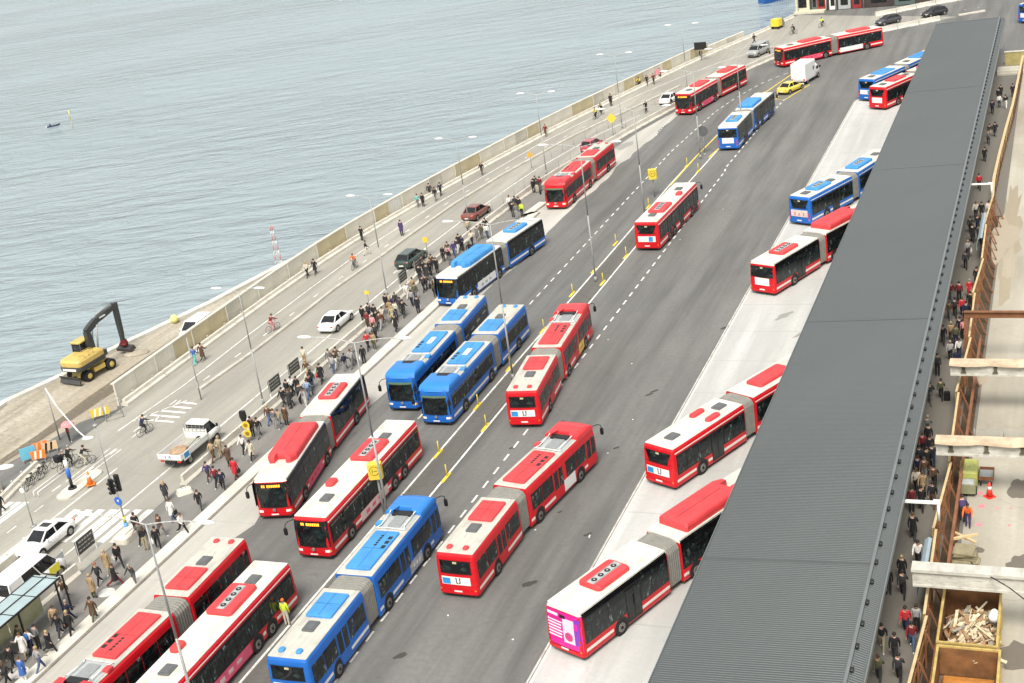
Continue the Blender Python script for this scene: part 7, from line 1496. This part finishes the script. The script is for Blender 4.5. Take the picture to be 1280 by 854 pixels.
for (u, v, h, lb) in ((38, 610, 10, 'parked bicycle at the lower end of the row by the barrier'), (45, 603, 40, 'parked bicycle second from the lower end by the barrier'), (53, 596, 15, 'parked bicycle second from the upper end by the barrier'), (61, 589, 45, 'parked bicycle at the upper end of the row by the barrier')): bicycle(G(u, v), h, lb, 'bicycles parked at the barrier', 'black', 6)
bg_ = MB(); bg_.loft([rrect(.45, .4, .1, 3, 1.0, 0, -.55), rrect(.5, .45, .1, 3, 1.5, 0, -.55)]); o = bg_.build('courier_bag', cloth('black'), None, pose(G(83, 588), -math.radians(30))); tag(o, 'large square black bag on the back of a cyclist in black', 'bag')
root = thing('red_flag', 'red-pink sheet carried by the people at the quay wall', 'flag', pose(G(818, 105.5), .4)); mb = MB(); mb.cyl((.3, 0, .9), (.3, 0, 2.2), .02, None, 5); mb.build('stick', STEEL, root); mb = MB(); mb.loft([[(.3+x*.14, .12*math.sin(x*1.7), 1.3) for x in range(7)]+[(.3+x*.14, .12*math.sin(x*1.7)+.02, 1.3) for x in range(6, -1, -1)], [(.3+x*.14, .12*math.sin(x*1.7+.5), 2.15) for x in range(7)]+[(.3+x*.14, .12*math.sin(x*1.7+.5)+.02, 2.15) for x in range(6, -1, -1)]]); mb.build('cloth', cloth('pink'), root)
root = thing('pink_umbrella', 'pink and red folded umbrella held by the person behind the cyclists', 'umbrella', pose(G(90, 552), .4)); mb = MB(); mb.loft([[(math.cos(a)*r, math.sin(a)*r, z) for a in [2*math.pi*i/8 for i in range(8)]] for r, z in ((.55, 1.45), (.5, 1.6), (.3, 1.75), (.03, 1.85))], 0, False, False); mb.build('canopy', cloth('pink'), root); mb = MB(); mb.cyl((0, 0, 1.0), (0, 0, 1.9), .012, None, 5); mb.build('handle', BLK, root)
# ------------------------------------------------------------------ light
SUN_EL, SUN_AZ = math.radians(55), math.radians(-165)      # azimuth from +y, clockwise
wd = bpy.data.worlds.new('World'); scene.world = wd; wd.use_nodes = True; nt = wd.node_tree
bg = nt.nodes['Background']; sky = nt.nodes.new('ShaderNodeTexSky'); sky.sky_type = 'NISHITA'; sky.sun_disc = False
sky.sun_elevation = SUN_EL; sky.sun_rotation = SUN_AZ; sky.dust_density = 4; sky.air_density = 1.5; sky.ozone_density = 1.5
hs = nt.nodes.new('ShaderNodeHueSaturation'); hs.inputs['Saturation'].default_value = .22
nt.links.new(sky.outputs[0], hs.inputs['Color'])
mxs = nt.nodes.new('ShaderNodeMix'); mxs.data_type = 'RGBA'; mxs.inputs[0].default_value = .45       # cloud cover evens the sky out
nt.links.new(hs.outputs[0], mxs.inputs[6]); mxs.inputs[7].default_value = (5.3, 5.45, 5.5, 1); nt.links.new(mxs.outputs[2], bg.inputs[0]); bg.inputs[1].default_value = .105
sl = bpy.data.lights.new('sun', 'SUN'); sl.energy = 2.1; sl.angle = math.radians(22); sl.color = (1, .95, .86)
so = bpy.data.objects.new('sun', sl); COL.objects.link(so)
d = Vector((math.sin(SUN_AZ)*math.cos(SUN_EL), math.cos(SUN_AZ)*math.cos(SUN_EL), math.sin(SUN_EL)))
so.matrix_world = d.to_track_quat('Z', 'Y').to_matrix().to_4x4()
vs = scene.view_settings; vs.view_transform = 'Standard'; vs.look = 'None'; vs.exposure = .84; vs.gamma = 1
